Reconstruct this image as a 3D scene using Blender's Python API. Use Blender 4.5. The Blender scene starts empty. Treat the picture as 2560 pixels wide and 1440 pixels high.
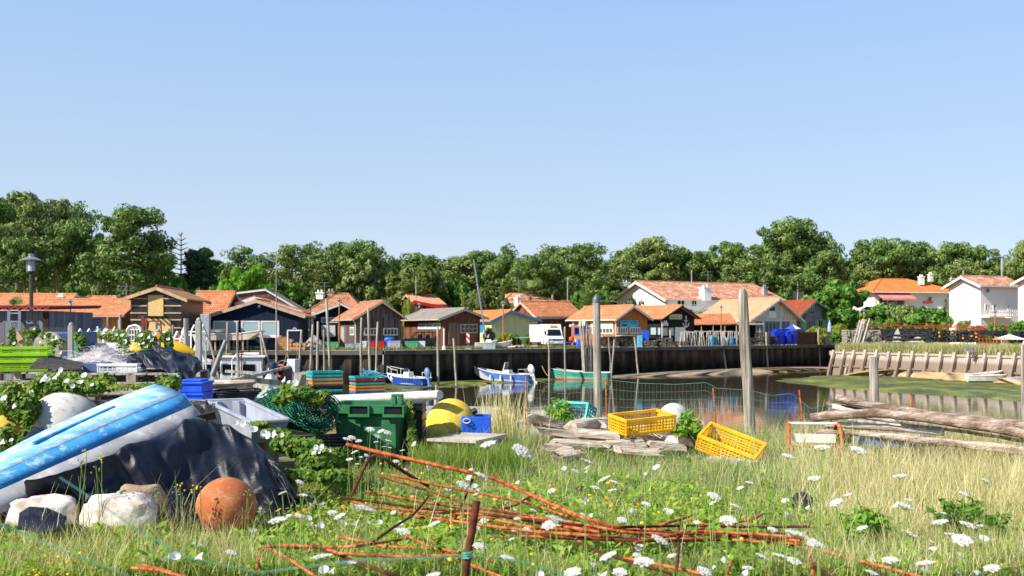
import bpy, math, random
import numpy as np
from mathutils import Vector, Matrix
random.seed(7)
SC = bpy.context.scene
COL = SC.collection
F, CZ = 2489.0, 1.75
WZ = -3.15
V = Vector
def PX(x, D): return (x - 1280.0) / F * D
def PZ(y, D): return CZ - (y - 830.0) / F * D
def P(x, y, D): return V((PX(x, D), D, PZ(y, D)))
def R(lo, hi): return random.uniform(lo, hi)
def RZ(a): return Matrix.Rotation(a, 3, 'Z')
# ------------------------------------------------------------------ materials
def lin(h):
    if not isinstance(h, str): return tuple(h) + ((1,) if len(h) == 3 else ())
    h = h.lstrip('#')
    o = []
    for i in (0, 2, 4):
        c = int(h[i:i+2], 16) / 255
        o.append(c / 12.92 if c <= .04045 else ((c + .055) / 1.055) ** 2.4)
    return tuple(o) + (1,)
class T:
    def __init__(s, name):
        s.m = bpy.data.materials.new(name); s.m.use_nodes = True
        s.t = s.m.node_tree; s.t.nodes.clear()
    def n(s, typ, props=None, **inp):
        nd = s.t.nodes.new(typ)
        for k, v in (props or {}).items(): setattr(nd, k, v)
        for k, v in inp.items():
            k = int(k[1:]) if k[0] == '_' else k.replace('__', ' ')
            s.put(nd.inputs[k], v)
        return nd
    def put(s, sock, v):
        if isinstance(v, bpy.types.NodeSocket): s.t.links.new(v, sock)
        elif v is not None: sock.default_value = v
    def uv(s): return s.n('ShaderNodeUVMap').outputs[0]
    def obj(s): return s.n('ShaderNodeTexCoord').outputs['Object']
    def geo(s): return s.n('ShaderNodeNewGeometry').outputs['Position']
    def math(s, op, a, b=None):
        nd = s.n('ShaderNodeMath', {'operation': op}); s.put(nd.inputs[0], a); s.put(nd.inputs[1], b); return nd.outputs[0]
    def sep(s, v): return s.n('ShaderNodeSeparateXYZ', _0=v).outputs
    def comb(s, x, y, z=0.0): return s.n('ShaderNodeCombineXYZ', _0=x, _1=y, _2=z).outputs[0]
    def scl(s, v, k): return s.n('ShaderNodeMapping', Vector=v, Scale=k).outputs[0]
    def noise(s, v, sc, det=4.0, ro=.55, dist=0.0):
        return s.n('ShaderNodeTexNoise', Vector=v, Scale=sc, Detail=det, Roughness=ro, Distortion=dist).outputs[0]
    def white(s, v): return s.n('ShaderNodeTexWhiteNoise', Vector=v).outputs[0]
    def ramp(s, f, stops):
        nd = s.n('ShaderNodeValToRGB', Fac=f); cr = nd.color_ramp
        while len(cr.elements) < len(stops): cr.elements.new(.5)
        for e, (p, c) in zip(cr.elements, stops): e.position = p; e.color = lin(c) if not isinstance(c, (int, float)) else (c, c, c, 1)
        return nd.outputs[0]
    def mix(s, f, a, b, mode='MIX'):
        nd = s.n('ShaderNodeMix', {'data_type': 'RGBA', 'blend_type': mode})
        s.put(nd.inputs[0], f)
        s.put(nd.inputs[6], lin(a) if not isinstance(a, bpy.types.NodeSocket) else a)
        s.put(nd.inputs[7], lin(b) if not isinstance(b, bpy.types.NodeSocket) else b)
        return nd.outputs[2]
    def bump(s, h, st=.5, d=.02): return s.n('ShaderNodeBump', Height=h, Strength=st, Distance=d).outputs[0]
    def out(s, col, rough=.7, nrm=None, metal=0.0, spec=.3, trans=0.0, tcol=None, alpha=None):
        b = s.n('ShaderNodeBsdfPrincipled')
        s.put(b.inputs['Base Color'], col if isinstance(col, bpy.types.NodeSocket) else lin(col))
        s.put(b.inputs['Roughness'], rough); s.put(b.inputs['Metallic'], metal); s.put(b.inputs['Specular IOR Level'], spec)
        if nrm is not None: s.put(b.inputs['Normal'], nrm)
        o = s.n('ShaderNodeOutputMaterial'); sh = b.outputs[0]
        if trans:
            tr = s.n('ShaderNodeBsdfTranslucent')
            tc = tcol if tcol is not None else col
            s.put(tr.inputs[0], tc if isinstance(tc, bpy.types.NodeSocket) else lin(tc))
            sh = s.n('ShaderNodeMixShader', _0=trans, _1=sh, _2=tr.outputs[0]).outputs[0]
        s.t.links.new(sh, o.inputs[0]); return s.m
def mat(name, c1, c2=None, sc=3.0, rough=.7, bump=.2, bd=.02, bs=None, metal=0, spec=.3, st=(1, 1, 1), c3=None, lo=.38, hi=.62, trans=0, world=False, det=5.0):
    t = T(name); co = t.scl(t.geo() if world else t.obj(), st)
    f = t.noise(co, sc, det, .6)
    stops = [(lo, c1), (hi, c2 or c1)]
    if c3: stops = [(lo, c1), ((lo + hi) / 2, c2), (hi, c3)]
    c = t.ramp(f, stops)
    nm = t.bump(t.noise(co, bs or sc * 4, 4.0), bump, bd) if bump else None
    return t.out(c, rough, nm, metal, spec, trans)
def mat_planks(name, cols, w=.15, rough=.8, horiz=False, gap=.07, gapc='#15120f', streak=.5, stain=None):
    t = T(name); x, y, _ = t.sep(t.uv())
    if horiz: x, y = y, x
    q = t.math('DIVIDE', x, w); idx = t.math('FLOOR', q)
    r = t.white(t.comb(idx, t.math('FLOOR', t.math('DIVIDE', t.math('ADD', y, t.math('MULTIPLY', t.white(t.comb(idx, 3.3)), 3.0)), 3.1))))
    n1 = t.noise(t.comb(t.math('MULTIPLY', x, 30.0), t.math('MULTIPLY', y, 1.6), idx), 1.0, 5.0, .65)
    f = t.math('ADD', t.math('MULTIPLY', r, 1 - streak), t.math('MULTIPLY', n1, streak))
    k = len(cols)
    c = t.ramp(f, [(.22 + .56 * i / max(1, k - 1), cc) for i, cc in enumerate(cols)])
    if stain:
        sf = t.ramp(t.noise(t.comb(t.math('MULTIPLY', x, 2.0), t.math('MULTIPLY', y, .7)), 1.0, 5.0, .7), [(.5, 0.0), (.7, 1.0)])
        c = t.mix(t.math('MULTIPLY', sf, .7), c, stain)
    fr = t.math('FRACT', q)
    g = t.math('LESS_THAN', fr, gap)
    c = t.mix(g, c, gapc)
    h = t.math('ADD', t.math('MULTIPLY', n1, .25), t.math('SUBTRACT', 1.0, g))
    return t.out(c, rough, t.bump(h, .6, .012), 0, .2)
def mat_tiles(name, cols, tw=.2, th=.33, row=.12, dirt='#4a3a30', dirtk=.35, bump=.8):
    t = T(name); x, y, _ = t.sep(t.uv())
    qx, qy = t.math('DIVIDE', x, tw), t.math('DIVIDE', y, th)
    r = t.white(t.comb(t.math('FLOOR', qx), t.math('FLOOR', qy)))
    big = t.noise(t.uv(), .6, 5.0, .65)
    f = t.math('ADD', t.math('MULTIPLY', r, .3), t.math('MULTIPLY', big, .7))
    k = len(cols)
    c = t.ramp(f, [(.25 + .5 * i / max(1, k - 1), cc) for i, cc in enumerate(cols)])
    d = t.ramp(t.noise(t.uv(), 1.7, 6.0, .7), [(.52, 0.0), (.72, 1.0)])
    c = t.mix(t.math('MULTIPLY', d, dirtk), c, dirt)
    wv = t.math('ABSOLUTE', t.math('SINE', t.math('MULTIPLY', qx, math.pi)))
    fy = t.math('FRACT', qy)
    h = t.math('ADD', wv, t.math('MULTIPLY', t.math('SUBTRACT', 1.0, fy), .6))
    g = t.math('LESS_THAN', fy, row)
    c = t.mix(t.math('MULTIPLY', g, .55), c, '#5a2f1c')
    return t.out(c, .8, t.bump(h, bump, .05), 0, .2)
def mat_leaf(name, c1, c2, c3=None, sc=.6, trans=.35, rough=.6, world=True, spec=.25, tboost=1.5):
    t = T(name)
    ri = t.n('ShaderNodeObjectInfo').outputs['Random'] if not world else None
    f = t.noise(t.geo() if world else t.obj(), sc, 3.0, .6)
    f2 = t.white(t.n('ShaderNodeNewGeometry').outputs['Random Per Island'])
    ff = t.math('ADD', t.math('MULTIPLY', f, .6), t.math('MULTIPLY', f2, .4))
    if ri is not None: ff = t.math('ADD', ff, t.math('MULTIPLY', t.math('SUBTRACT', ri, .5), .3))
    st = [(.3, c1), (.7, c2)] if not c3 else [(.28, c1), (.5, c2), (.74, c3)]
    c = t.ramp(ff, st)
    tc = t.mix(1.0, c, (tboost, tboost * 1.05, tboost * .5), 'MULTIPLY')
    return t.out(c, rough, None, 0, spec, trans, tc)
# ------------------------------------------------------------------ mesh builder
class MB:
    def __init__(s): s.v = []; s.f = []
    def add(s, vs, fs):
        o = len(s.v); s.v += [tuple(v) for v in vs]; s.f += [tuple(i + o for i in f) for f in fs]; return s
    def box(s, c, d, M=None):
        c = V(c); x, y, z = d[0] / 2, d[1] / 2, d[2] / 2
        vs = [V((a * x, b * y, e * z)) for e in (-1, 1) for b in (-1, 1) for a in (-1, 1)]
        if M is not None: vs = [M @ v for v in vs]
        return s.add([c + v for v in vs], [(0, 2, 3, 1), (4, 5, 7, 6), (0, 1, 5, 4), (2, 6, 7, 3), (0, 4, 6, 2), (1, 3, 7, 5)])
    def b2(s, lo, hi): return s.box([(a + b) / 2 for a, b in zip(lo, hi)], [b - a for a, b in zip(lo, hi)])
    def bar(s, p, q, w, h=None, up=(0, 0, 1)):
        p, q = V(p), V(q); h = h or w; d = (q - p); L = d.length; d = d.normalized(); up = V(up)
        if abs(d.dot(up)) > .98: up = V((0, 1, 0)) if abs(d.y) < .9 else V((1, 0, 0))
        r = d.cross(up).normalized(); u = r.cross(d)
        M = Matrix((r, d, u)).transposed()
        return s.box((p + q) / 2, (w, L, h), M)
    def tube(s, pts, r, n=6, cap=True, flat=1.0):
        pts = [V(p) for p in pts]; k = len(pts)
        rs = list(r) if hasattr(r, '__len__') else [r] * k
        vs, fs = [], []
        prev = None
        for i, p in enumerate(pts):
            d = (pts[min(i + 1, k - 1)] - pts[max(i - 1, 0)])
            d = d.normalized() if d.length > 1e-9 else V((0, 0, 1))
            if prev is None:
                a = V((0, 0, 1)) if abs(d.z) < .9 else V((1, 0, 0))
                u = d.cross(a).normalized()
            else:
                u = prev - d * prev.dot(d)
                u = u.normalized() if u.length > 1e-6 else d.orthogonal().normalized()
            prev = u; w = d.cross(u)
            for j in range(n):
                t = 2 * math.pi * j / n
                vs.append(p + (u * math.cos(t) + w * math.sin(t) * flat) * rs[i])
        for i in range(k - 1):
            for j in range(n):
                a, b = i * n + j, i * n + (j + 1) % n
                fs.append((a, b, b + n, a + n))
        if cap: fs += [tuple(range(n - 1, -1, -1)), tuple(range((k - 1) * n, k * n))]
        return s.add(vs, fs)
    def lathe(s, prof, n=16, o=(0, 0, 0), M=None):
        o = V(o); vs = []; k = len(prof)
        for r, z in prof:
            for j in range(n):
                t = 2 * math.pi * j / n
                v = V((r * math.cos(t), r * math.sin(t), z))
                vs.append(o + (M @ v if M is not None else v))
        fs = [(i * n + j, i * n + (j + 1) % n, (i + 1) * n + (j + 1) % n, (i + 1) * n + j) for i in range(k - 1) for j in range(n)]
        if prof[0][0] > 1e-4: fs.append(tuple(range(n - 1, -1, -1)))
        if prof[-1][0] > 1e-4: fs.append(tuple(range((k - 1) * n, k * n)))
        return s.add(vs, fs)
    def sphere(s, c, r, n=16, m=10, sc=(1, 1, 1), M=None, jit=0.0):
        rr = random.Random(len(s.v) + 5)
        o = V(c); vs = []
        for i in range(m + 1):
            ph = math.pi * i / m
            for j in range(n):
                t = 2 * math.pi * j / n
                k = r * (1 + jit * rr.uniform(-1, 1))
                v = V((k * math.sin(ph) * math.cos(t) * sc[0], k * math.sin(ph) * math.sin(t) * sc[1], -k * math.cos(ph) * sc[2]))
                if i in (0, m): v = V((0, 0, (-1 if i == 0 else 1) * r * sc[2]))
                vs.append(o + (M @ v if M is not None else v))
        fs = [(i * n + j, i * n + (j + 1) % n, (i + 1) * n + (j + 1) % n, (i + 1) * n + j) for i in range(m) for j in range(n)]
        return s.add(vs, fs)
    def prism(s, pts, a, b, fn=None):
        fn = fn or (lambda u, v, w: (u, w, v))
        k = len(pts)
        vs = [fn(u, v, a) for u, v in pts] + [fn(u, v, b) for u, v in pts]
        fs = [tuple(range(k)), tuple(range(2 * k - 1, k - 1, -1))] + [(i, i + k, (i + 1) % k + k, (i + 1) % k) for i in range(k)]
        return s.add(vs, fs)
    def quad(s, *ps): return s.add(ps, [tuple(range(len(ps)))])
    def grid(s, rows):
        n = len(rows[0]); vs = [p for r in rows for p in r]
        return s.add(vs, [(i * n + j, i * n + j + 1, (i + 1) * n + j + 1, (i + 1) * n + j) for i in range(len(rows) - 1) for j in range(n - 1)])
    def build(s, name, m, par=None, world=False, smooth=None, bevel=0, solid=0, sub=0, loc=None):
        vs = s.v
        if world and par is not None:
            inv = par.get('_x') and MW[par.name].inverted()
            inv = MW[par.name].inverted() if par.name in MW else Matrix.Identity(4)
            vs = [inv @ V(v) for v in vs]
        me = bpy.data.meshes.new(name); me.from_pydata([tuple(v) for v in vs], [], s.f); me.update()
        fix_normals(me)
        uvl = me.uv_layers.new(name='UVMap'); box_uv(me, uvl)
        if isinstance(m, (list, tuple)):
            for q in m: me.materials.append(q)
        else: me.materials.append(m)
        if smooth is not None:
            me.polygons.foreach_set('use_smooth', [True] * len(me.polygons))
            if smooth < 180: me.set_sharp_from_angle(angle=math.radians(smooth))
        o = bpy.data.objects.new(name, me); COL.objects.link(o)
        if par is not None:
            o.parent = par
            if par.name in MW: MW[o.name] = MW[par.name]
        if bevel:
            b = o.modifiers.new('b', 'BEVEL'); b.width = bevel; b.segments = 2; b.limit_method = 'ANGLE'
        if solid:
            b = o.modifiers.new('s', 'SOLIDIFY'); b.thickness = solid; b.offset = 0
        if sub:
            b = o.modifiers.new('u', 'SUBSURF'); b.levels = sub; b.render_levels = sub
        return o
MW = {}
import bmesh
def fix_normals(me):
    if len(me.polygons) > 60000: return
    bm = bmesh.new(); bm.from_mesh(me); bmesh.ops.recalc_face_normals(bm, faces=bm.faces); bm.to_mesh(me); bm.free()
def box_uv(me, uvl):
    n = len(me.loops); P_ = np.empty(len(me.vertices) * 3, 'f'); me.vertices.foreach_get('co', P_); P_ = P_.reshape(-1, 3)
    li = np.empty(n, 'i'); me.loops.foreach_get('vertex_index', li)
    N = np.empty(len(me.polygons) * 3, 'f'); me.polygons.foreach_get('normal', N); N = N.reshape(-1, 3)
    tot = np.empty(len(me.polygons), 'i'); me.polygons.foreach_get('loop_total', tot)
    fn = np.repeat(N, tot, axis=0)
    t = np.stack([-fn[:, 1], fn[:, 0], np.zeros(n, 'f')], 1); l = np.linalg.norm(t, axis=1)
    fl = l < .12; t[fl] = (1, 0, 0); l[fl] = 1; t /= l[:, None]
    b = np.cross(fn, t); p = P_[li]
    uv = np.stack([(p * t).sum(1), (p * b).sum(1)], 1).astype('f')
    uvl.data.foreach_set('uv', uv.ravel())
def tag(o, label=None, cat=None, group=None, kind=None):
    if label: o['label'] = label
    if cat: o['category'] = cat
    if group: o['group'] = group
    if kind: o['kind'] = kind
    return o
def empty(name, loc=(0, 0, 0), rz=0.0, label=None, cat=None, group=None, M=None):
    o = bpy.data.objects.new(name, None); COL.objects.link(o)
    m = Matrix.Translation(V(loc)) @ (Matrix.Rotation(rz, 4, 'Z') if M is None else M.to_4x4())
    o.matrix_world = m; MW[o.name] = m; o.empty_display_size = .2
    return tag(o, label, cat, group)
def single(name, mb, m, label, cat, group=None, smooth=None, bevel=0, kind=None, **k):
    """one mesh thing built in world coordinates; its origin is moved to its base"""
    a = np.array([tuple(v) for v in mb.v]); b = V(((a[:, 0].min() + a[:, 0].max()) / 2, (a[:, 1].min() + a[:, 1].max()) / 2, a[:, 2].min()))
    mb.v = [tuple(V(v) - b) for v in mb.v]
    o = mb.build(name, m, None, smooth=smooth, bevel=bevel, **k); o.location = b; MW[o.name] = Matrix.Translation(b)
    return tag(o, label, cat, group, kind)
def struct(name, mb, m, **k):
    return tag(mb.build(name, m, **k), kind='structure')
KIDS = {}
def dup(root, loc, rz=0.0, sc=1.0, label=None, group=None, M=None):
    kids = [o for o in COL.objects if o.parent == root] if root.name not in KIDS else KIDS[root.name]
    if root.name not in KIDS: KIDS[root.name] = kids
    c = root.copy(); COL.objects.link(c)
    s = sc if hasattr(sc, '__len__') else (sc, sc, sc)
    m = Matrix.Translation(V(loc)) @ (Matrix.Rotation(rz, 4, 'Z') if M is None else M.to_4x4())
    c.matrix_world = m @ Matrix.Diagonal((*s, 1)); MW[c.name] = c.matrix_world.copy()
    if label: c['label'] = label
    if group: c['group'] = group
    for k in kids:
        d = k.copy(); COL.objects.link(d); d.parent = c
        gk = KIDS.setdefault(k.name, [o for o in COL.objects if o.parent == k])
        for g in gk:
            e = g.copy(); COL.objects.link(e); e.parent = d
    return c
def np_mesh(name, Q, m, par=None, loc=None, smooth=False):
    """Q: (N,k,3) array of polygons with k corners each"""
    N, k = Q.shape[:2]
    me = bpy.data.meshes.new(name)
    me.vertices.add(N * k); me.vertices.foreach_set('co', Q.reshape(-1).astype('f'))
    me.loops.add(N * k); me.loops.foreach_set('vertex_index', np.arange(N * k, dtype='i'))
    me.polygons.add(N); me.polygons.foreach_set('loop_start', np.arange(0, N * k, k, dtype='i'))
    try: me.polygons.foreach_set('loop_total', np.full(N, k, 'i'))
    except Exception: pass
    me.materials.append(m); me.update(calc_edges=True); me.validate()
    o = bpy.data.objects.new(name, me); COL.objects.link(o)
    if par is not None: o.parent = par
    if loc is not None: o.location = loc
    return o
def rnd_dirs(n, rg):
    d = rg.normal(size=(n, 3)); return d / np.linalg.norm(d, axis=1)[:, None]
def leaf_quads(C, Nn, size, rg, aspect=.6, jit=.5):
    """rhombic leaves centred at C, facing roughly Nn"""
    n = len(C); N2 = Nn + jit * rg.normal(size=(n, 3)); N2 /= np.linalg.norm(N2, axis=1)[:, None]
    a = np.cross(N2, rnd_dirs(n, rg)); a /= np.linalg.norm(a, axis=1)[:, None] + 1e-9
    b = np.cross(N2, a); s = (size * rg.uniform(.6, 1.35, n))[:, None]
    return np.stack([C - a * s, C - b * s * aspect, C + a * s, C + b * s * aspect], 1)
def clump_leaves(cent, rad, per, size, rg, aspect=.6, jit=.5, shell=.75):
    """leaves through ellipsoid clumps; cent (k,3), rad (k,3)"""
    k = len(cent); d = rnd_dirs(k * per, rg).reshape(k, per, 3)
    rr = rg.uniform(shell ** 3, 1, (k, per, 1)) ** (1 / 3)
    C = (cent[:, None] + d * rr * rad[:, None]).reshape(-1, 3)
    return leaf_quads(C, d.reshape(-1, 3), size, rg, aspect, jit)
# ------------------------------------------------------------------ palette
def roofmat(n, cols, **k): return mat_tiles(n, cols, **k)
M = {}
M['tile_orange'] = roofmat('orange_tiles', ['#b06c42', '#c68258', '#d49a70'], dirtk=.2)
M['tile_bright'] = roofmat('bright_orange_tiles', ['#c4703a', '#d08044', '#d69258'], dirtk=.15)
M['tile_salmon'] = roofmat('salmon_tiles', ['#d08c66', '#dc9c78', '#e0a986'], tw=.3, th=.4, dirtk=.06, row=.09)
M['tile_old'] = roofmat('old_tiles', ['#9a6042', '#b67c5a', '#c89a78'], dirtk=.5)
M['tile_rows'] = roofmat('ridged_orange_tiles', ['#b86840', '#cc8258', '#d89c74'], th=.42, row=.3, dirtk=.35)
M['tile_villa'] = roofmat('mottled_canal_tiles', ['#96604a', '#bc7c5e', '#d4a286', '#e2c0a4'], tw=.25, th=.45, dirtk=.4)
M['tile_brown'] = roofmat('brown_red_tiles', ['#7c3a28', '#96492f', '#a85a3c'], dirtk=.4)
M['corr_grey'] = roofmat('grey_corrugated_roof', ['#7a766f', '#8f8a80', '#a39d90'], tw=.18, th=2.0, row=.02, dirtk=.55, dirt='#5c564c')
M['pl_dark'] = mat_planks('dark_weathered_planks', ['#3a302c', '#5b4c46', '#746660', '#4a4446'], .16)
M['pl_brown'] = mat_planks('brown_planks', ['#4a2c20', '#6d4532', '#845a44'], .16)
M['pl_navy'] = mat_planks('navy_planks', ['#131b2c', '#18233a', '#1d2a44'], .2, gapc='#070a12')
M['pl_black'] = mat_planks('black_planks', ['#131419', '#1d1f26', '#272a30'], .15, gapc='#050506')
M['pl_ochre'] = mat_planks('ochre_planks', ['#a8703a', '#c08748', '#cf9a5c'], .3, gapc='#6a4424')
M['pl_rust'] = mat_planks('orange_brown_planks', ['#9c5a28', '#ac6832', '#b8743c'], .2, gapc='#8a4418', gap=.04)
M['pl_green'] = mat_planks('pale_green_planks', ['#b3b78c', '#bdc196', '#c6caa0'], .3, gapc='#7e8262', gap=.09)
M['pl_grey'] = mat_planks('pale_grey_planks', ['#b5ada2', '#c6beb4', '#d6cfc6'], .2, gapc='#8d867e', gap=.04)
M['pl_shed'] = mat_planks('grey_blue_planks', ['#55525a', '#71707a', '#8a8890'], .2, gap=.05)
M['white'] = mat('white_paint', '#d8d6d0', '#e6e4df', .5, .6, .05)
M['render'] = mat('white_render', '#dedad4', '#ebe8e2', .3, .8, .1, .004)
M['render_pink'] = mat('warm_white_render', '#e2d8d0', '#ece2da', .3, .8, .1, .004)
M['trim_white'] = mat('white_trim', '#cfccc6', '#e2e0da', 2, .6, .05)
M['trim_beige'] = mat('beige_trim', '#a89480', '#c4b09a', 2, .7, .1)
M['trim_blue'] = mat('blue_trim', '#2a72a8', '#3a86bc', 2, .5, .05)
M['trim_green'] = mat('green_trim', '#4f8f74', '#66a488', 2, .5, .05)
M['blue_frame'] = mat('bright_blue_frame', '#1550c0', '#2a70e0', 2, .45, .05)
M['grey_frame'] = mat('grey_blue_frame', '#7d8b98', '#93a0aa', 2, .5, .05)
M['brown_dark'] = mat('dark_brown', '#241812', '#38261c', 3, .8, .2)
M['red'] = mat('red_paint', '#a51a1c', '#c22426', 1.5, .5, .1)
M['salmon_cloth'] = mat('salmon_awning', '#cc7470', '#d88a84', 1, .7, .05)
M['paper'] = mat('black_building_paper', '#141210', '#3a302a', 1.6, .35, .8, .08, 3.0, spec=.5)
M['osb'] = mat('chip_board', '#d2a862', '#ecca90', 9, .8, .2, .004)
M['wood_pale'] = mat('pale_batten', '#b89a74', '#d4b890', 3, .8, .15, st=(1, 1, .3))
def glassmat(n, c, r=.06):
    t = T(n); return t.out(c, r, None, 0, .6)
M['glass'] = glassmat('dark_window_glass', '#12161a')
M['glass_blue'] = glassmat('blind_behind_glass', '#9fb4bc', .25)
M['glass_pale'] = glassmat('pale_window_glass', '#54606a', .1)
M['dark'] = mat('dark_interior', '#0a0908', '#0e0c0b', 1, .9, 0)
M['metal'] = mat('galvanised_metal', '#8d9298', '#a7acb0', 4, .4, .1, metal=.6)
M['rust'] = mat('rusty_iron', '#7a3416', '#b0592c', 18, .85, .6, .004, c3='#c97646')
M['rust_b'] = mat('brown_rusty_iron', '#5a2a16', '#8c4a2a', 22, .9, .7, .005, c3='#a8683e')
M['rust_dark'] = mat('dark_rusty_iron', '#3c1c10', '#6c3520', 18, .85, .6, .004)
M['concrete'] = mat('grey_concrete', '#8d8a86', '#a9a6a0', 3, .85, .4, .01)
M['greywood'] = mat('silver_grey_wood', '#776f66', '#a59c90', 3, .85, .5, .015, 14, st=(5, 5, .5), c3='#bdb4a6')
M['postwood'] = mat('weathered_post_wood', '#71685c', '#a0968a', 3, .9, .9, .02, 18, st=(7, 7, .3), c3='#bcb2a4')
M['driftwood'] = mat('pale_driftwood', '#8c7c6e', '#bcac9e', 2.6, .9, .9, .02, 9, st=(.6, 6, 6), c3='#dad0c5', lo=.34, hi=.66)
M['black_rubber'] = mat('black_rubber', '#0d0e10', '#17191c', 4, .5, .1)
M['black_plastic'] = mat('black_plastic', '#101114', '#1c1e24', 3, .45, .3)
def boxmat(n, c1, c2, r=.45): return mat(n, c1, c2, 3.5, r, .12, .003)
M['blue_plastic'] = boxmat('blue_plastic', '#1a4fc0', '#2f68d8')
M['lblue_plastic'] = boxmat('light_blue_plastic', '#4aa6c8', '#78bcd2')
M['turq'] = boxmat('turquoise_plastic', '#1f9a98', '#3fb2ae')
M['white_plastic'] = boxmat('white_plastic', '#c9cbd0', '#e2e3e5')
M['grey_plastic'] = boxmat('grey_plastic', '#8c9098', '#a6aab0')
M['red_plastic'] = boxmat('red_plastic', '#9c1c1c', '#b82a26')
M['green_plastic'] = boxmat('green_plastic', '#3f8a5a', '#5aa072')
M['tan_plastic'] = boxmat('tan_plastic', '#b08454', '#c8a070')
M['orange_plastic'] = boxmat('orange_plastic', '#d87a18', '#f09a2a')
# ------------------------------------------------------------------ houses
def wrot_(d): return math.radians(d)
def hdir(th): return V((math.cos(math.radians(th)), math.sin(math.radians(th))))
def hhit(px, py, o, d):
    k = (px - 1280) / F; u = (k * o.y - o.x) / (d.x - k * d.y); D = o.y + u * d.y
    return u, PZ(py, D)
def house(name, label, A, th, Bx, L, wall, roof, trim, eA=None, eB=None, apex=None, ridge='y', rz_=None, oh=.5, ohg=.45, hip=0.0, wins=(), group=None,
          cat='house', thick=.16, bothwalls=None, gutter=True, barge=.2, rw=None, base=0.0):
    a = V((PX(*A), A[1])); ux = hdir(th); uy = V((-ux.y, ux.x))
    w = hhit(Bx, 0, a, ux)[0]; b = a + ux * w
    t = empty(name, (a.x, a.y, base), math.radians(th), label, cat, group)
    zl = PZ(eA, A[1]) - base; zr = (PZ(eB, b.y) - base) if eB else zl
    mb = MB()
    if ridge == 'y':
        ur, zt = hhit(*apex, a, ux); zt -= base
        out = [(0, 0), (w, 0), (w, zr), (ur, zt), (0, zl)]
        mb.prism(out, 0, L)
        sl, sr = (zt - zl) / ur, (zt - zr) / (w - ur)
        top = .06
        pr = [(-oh, zl - sl * oh + top), (ur, zt + top), (w + oh, zr - sr * oh + top)]
        poly = pr + [(x, z + thick) for x, z in reversed(pr)]
        rb = MB().prism(poly, -ohg, L + ohg)
        rf = rb.build('roof', roof, t)
        rc = MB(); rc.tube([(ur, -ohg - .02, zt + top + thick), (ur, L + ohg, zt + top + thick)], .13, 8); rc.build('ridge_cap', roof, rf)
        for y0, y1, nm in ((-ohg - .05, -ohg - .004, 'f'), (L + ohg + .004, L + ohg + .05, 'b')):
            for p, q in ((pr[0], pr[1]), (pr[1], pr[2])):
                MB().prism([(p[0], p[1] - barge + .1), (q[0], q[1] - barge + .1), (q[0], q[1] + .1), (p[0], p[1] + .1)], y0, y1).build('bargeboard', trim, t)
        if gutter:
            for x, z in ((-oh - .06, pr[0][1] + .04), (w + oh + .06, pr[2][1] + .04)):
                MB().bar((x, -ohg, z), (x, L + ohg, z), .1, .12).build('gutter', trim, t)
    else:
        zt = (rz_[0] if isinstance(rz_, tuple) else PZ(rz_, a.y + uy.y * L / 2)) - base; m = L / 2
        if hip:
            mb.prism([(0, 0), (L, 0), (L, zl), (0, zl)], 0, w, lambda u, v, q: (q, u, v))
            c = [(-oh, -oh), (w + oh, -oh), (w + oh, L + oh), (-oh, L + oh)]
            h = hip
            vs = [(x, y, zl + .02) for x, y in c] + [(h, m, zt), (w - h, m, zt)]
            rb = MB().add(vs, [(0, 1, 5, 4), (1, 2, 5), (2, 3, 4, 5), (3, 0, 4), (3, 2, 1, 0)])
            rf = rb.build('roof', roof, t)
            rc = MB()
            for i, j in ((0, 4), (3, 4), (1, 5), (2, 5), (4, 5)): rc.tube([vs[i], vs[j]], .13, 6)
            rc.build('ridge_cap', roof, rf)
            MB().bar((-oh, -oh - .06, zl), (w + oh, -oh - .06, zl), .1, .14).build('gutter', trim, t)
        else:
            mb.prism([(0, 0), (L, 0), (L, zl), (m, zt), (0, zl)], 0, w, lambda u, v, q: (q, u, v))
            s_ = (zt - zl) / m; top = .06
            pr = [(-oh, zl - s_ * oh + top), (m, zt + top), (L + oh, zl - s_ * oh + top)]
            poly = pr + [(y, z + thick) for y, z in reversed(pr)]
            rf = MB().prism(poly, -ohg, w + ohg, lambda u, v, q: (q, u, v)).build('roof', roof, t)
            MB().tube([(-ohg - .02, m, zt + top + thick), (w + ohg, m, zt + top + thick)], .13, 8).build('ridge_cap', roof, rf)
            for x0, x1 in ((-ohg - .05, -ohg - .004), (w + ohg + .004, w + ohg + .05)):
                for p, q in ((pr[0], pr[1]), (pr[1], pr[2])):
                    MB().prism([(p[0], p[1] - barge + .1), (q[0], q[1] - barge + .1), (q[0], q[1] + .1), (p[0], p[1] + .1)], x0, x1, lambda u, v, q_: (q_, u, v)).build('bargeboard', trim, t)
            if gutter: MB().bar((-ohg, -oh - .06, pr[0][1] + .04), (w + ohg, -oh - .06, pr[0][1] + .04), .1, .12).build('gutter', trim, t)
    mb.build('wall', wall, t)
    t['w'] = w; t['L'] = L
    H = dict(t=t, a=a, ux=ux, uy=uy, b=b, w=w, L=L, rf=rf, zt=zt, base=base)
    for q in wins: window(H, *q)
    return H
def facemap(H, face):
    if face == 'front': return (lambda u, z, d: (u, -d, z)), H['a'], H['ux']
    if face == 'left': return (lambda u, z, d: (-d, u, z)), H['a'], H['uy']
    return (lambda u, z, d: (H['w'] + d, u, z)), H['b'], H['uy']
def frect(H, face, x0, y0, x1, y1):
    fn, o, d = facemap(H, face)
    u0, za = hhit(x0, y0, o, d); u1, zb = hhit(x1, y1, o, d)
    _, zc = hhit(x0, y1, o, d)
    return fn, min(u0, u1), max(u0, u1), min(za, zc) - H['base'], max(za, zc) - H['base']
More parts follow.
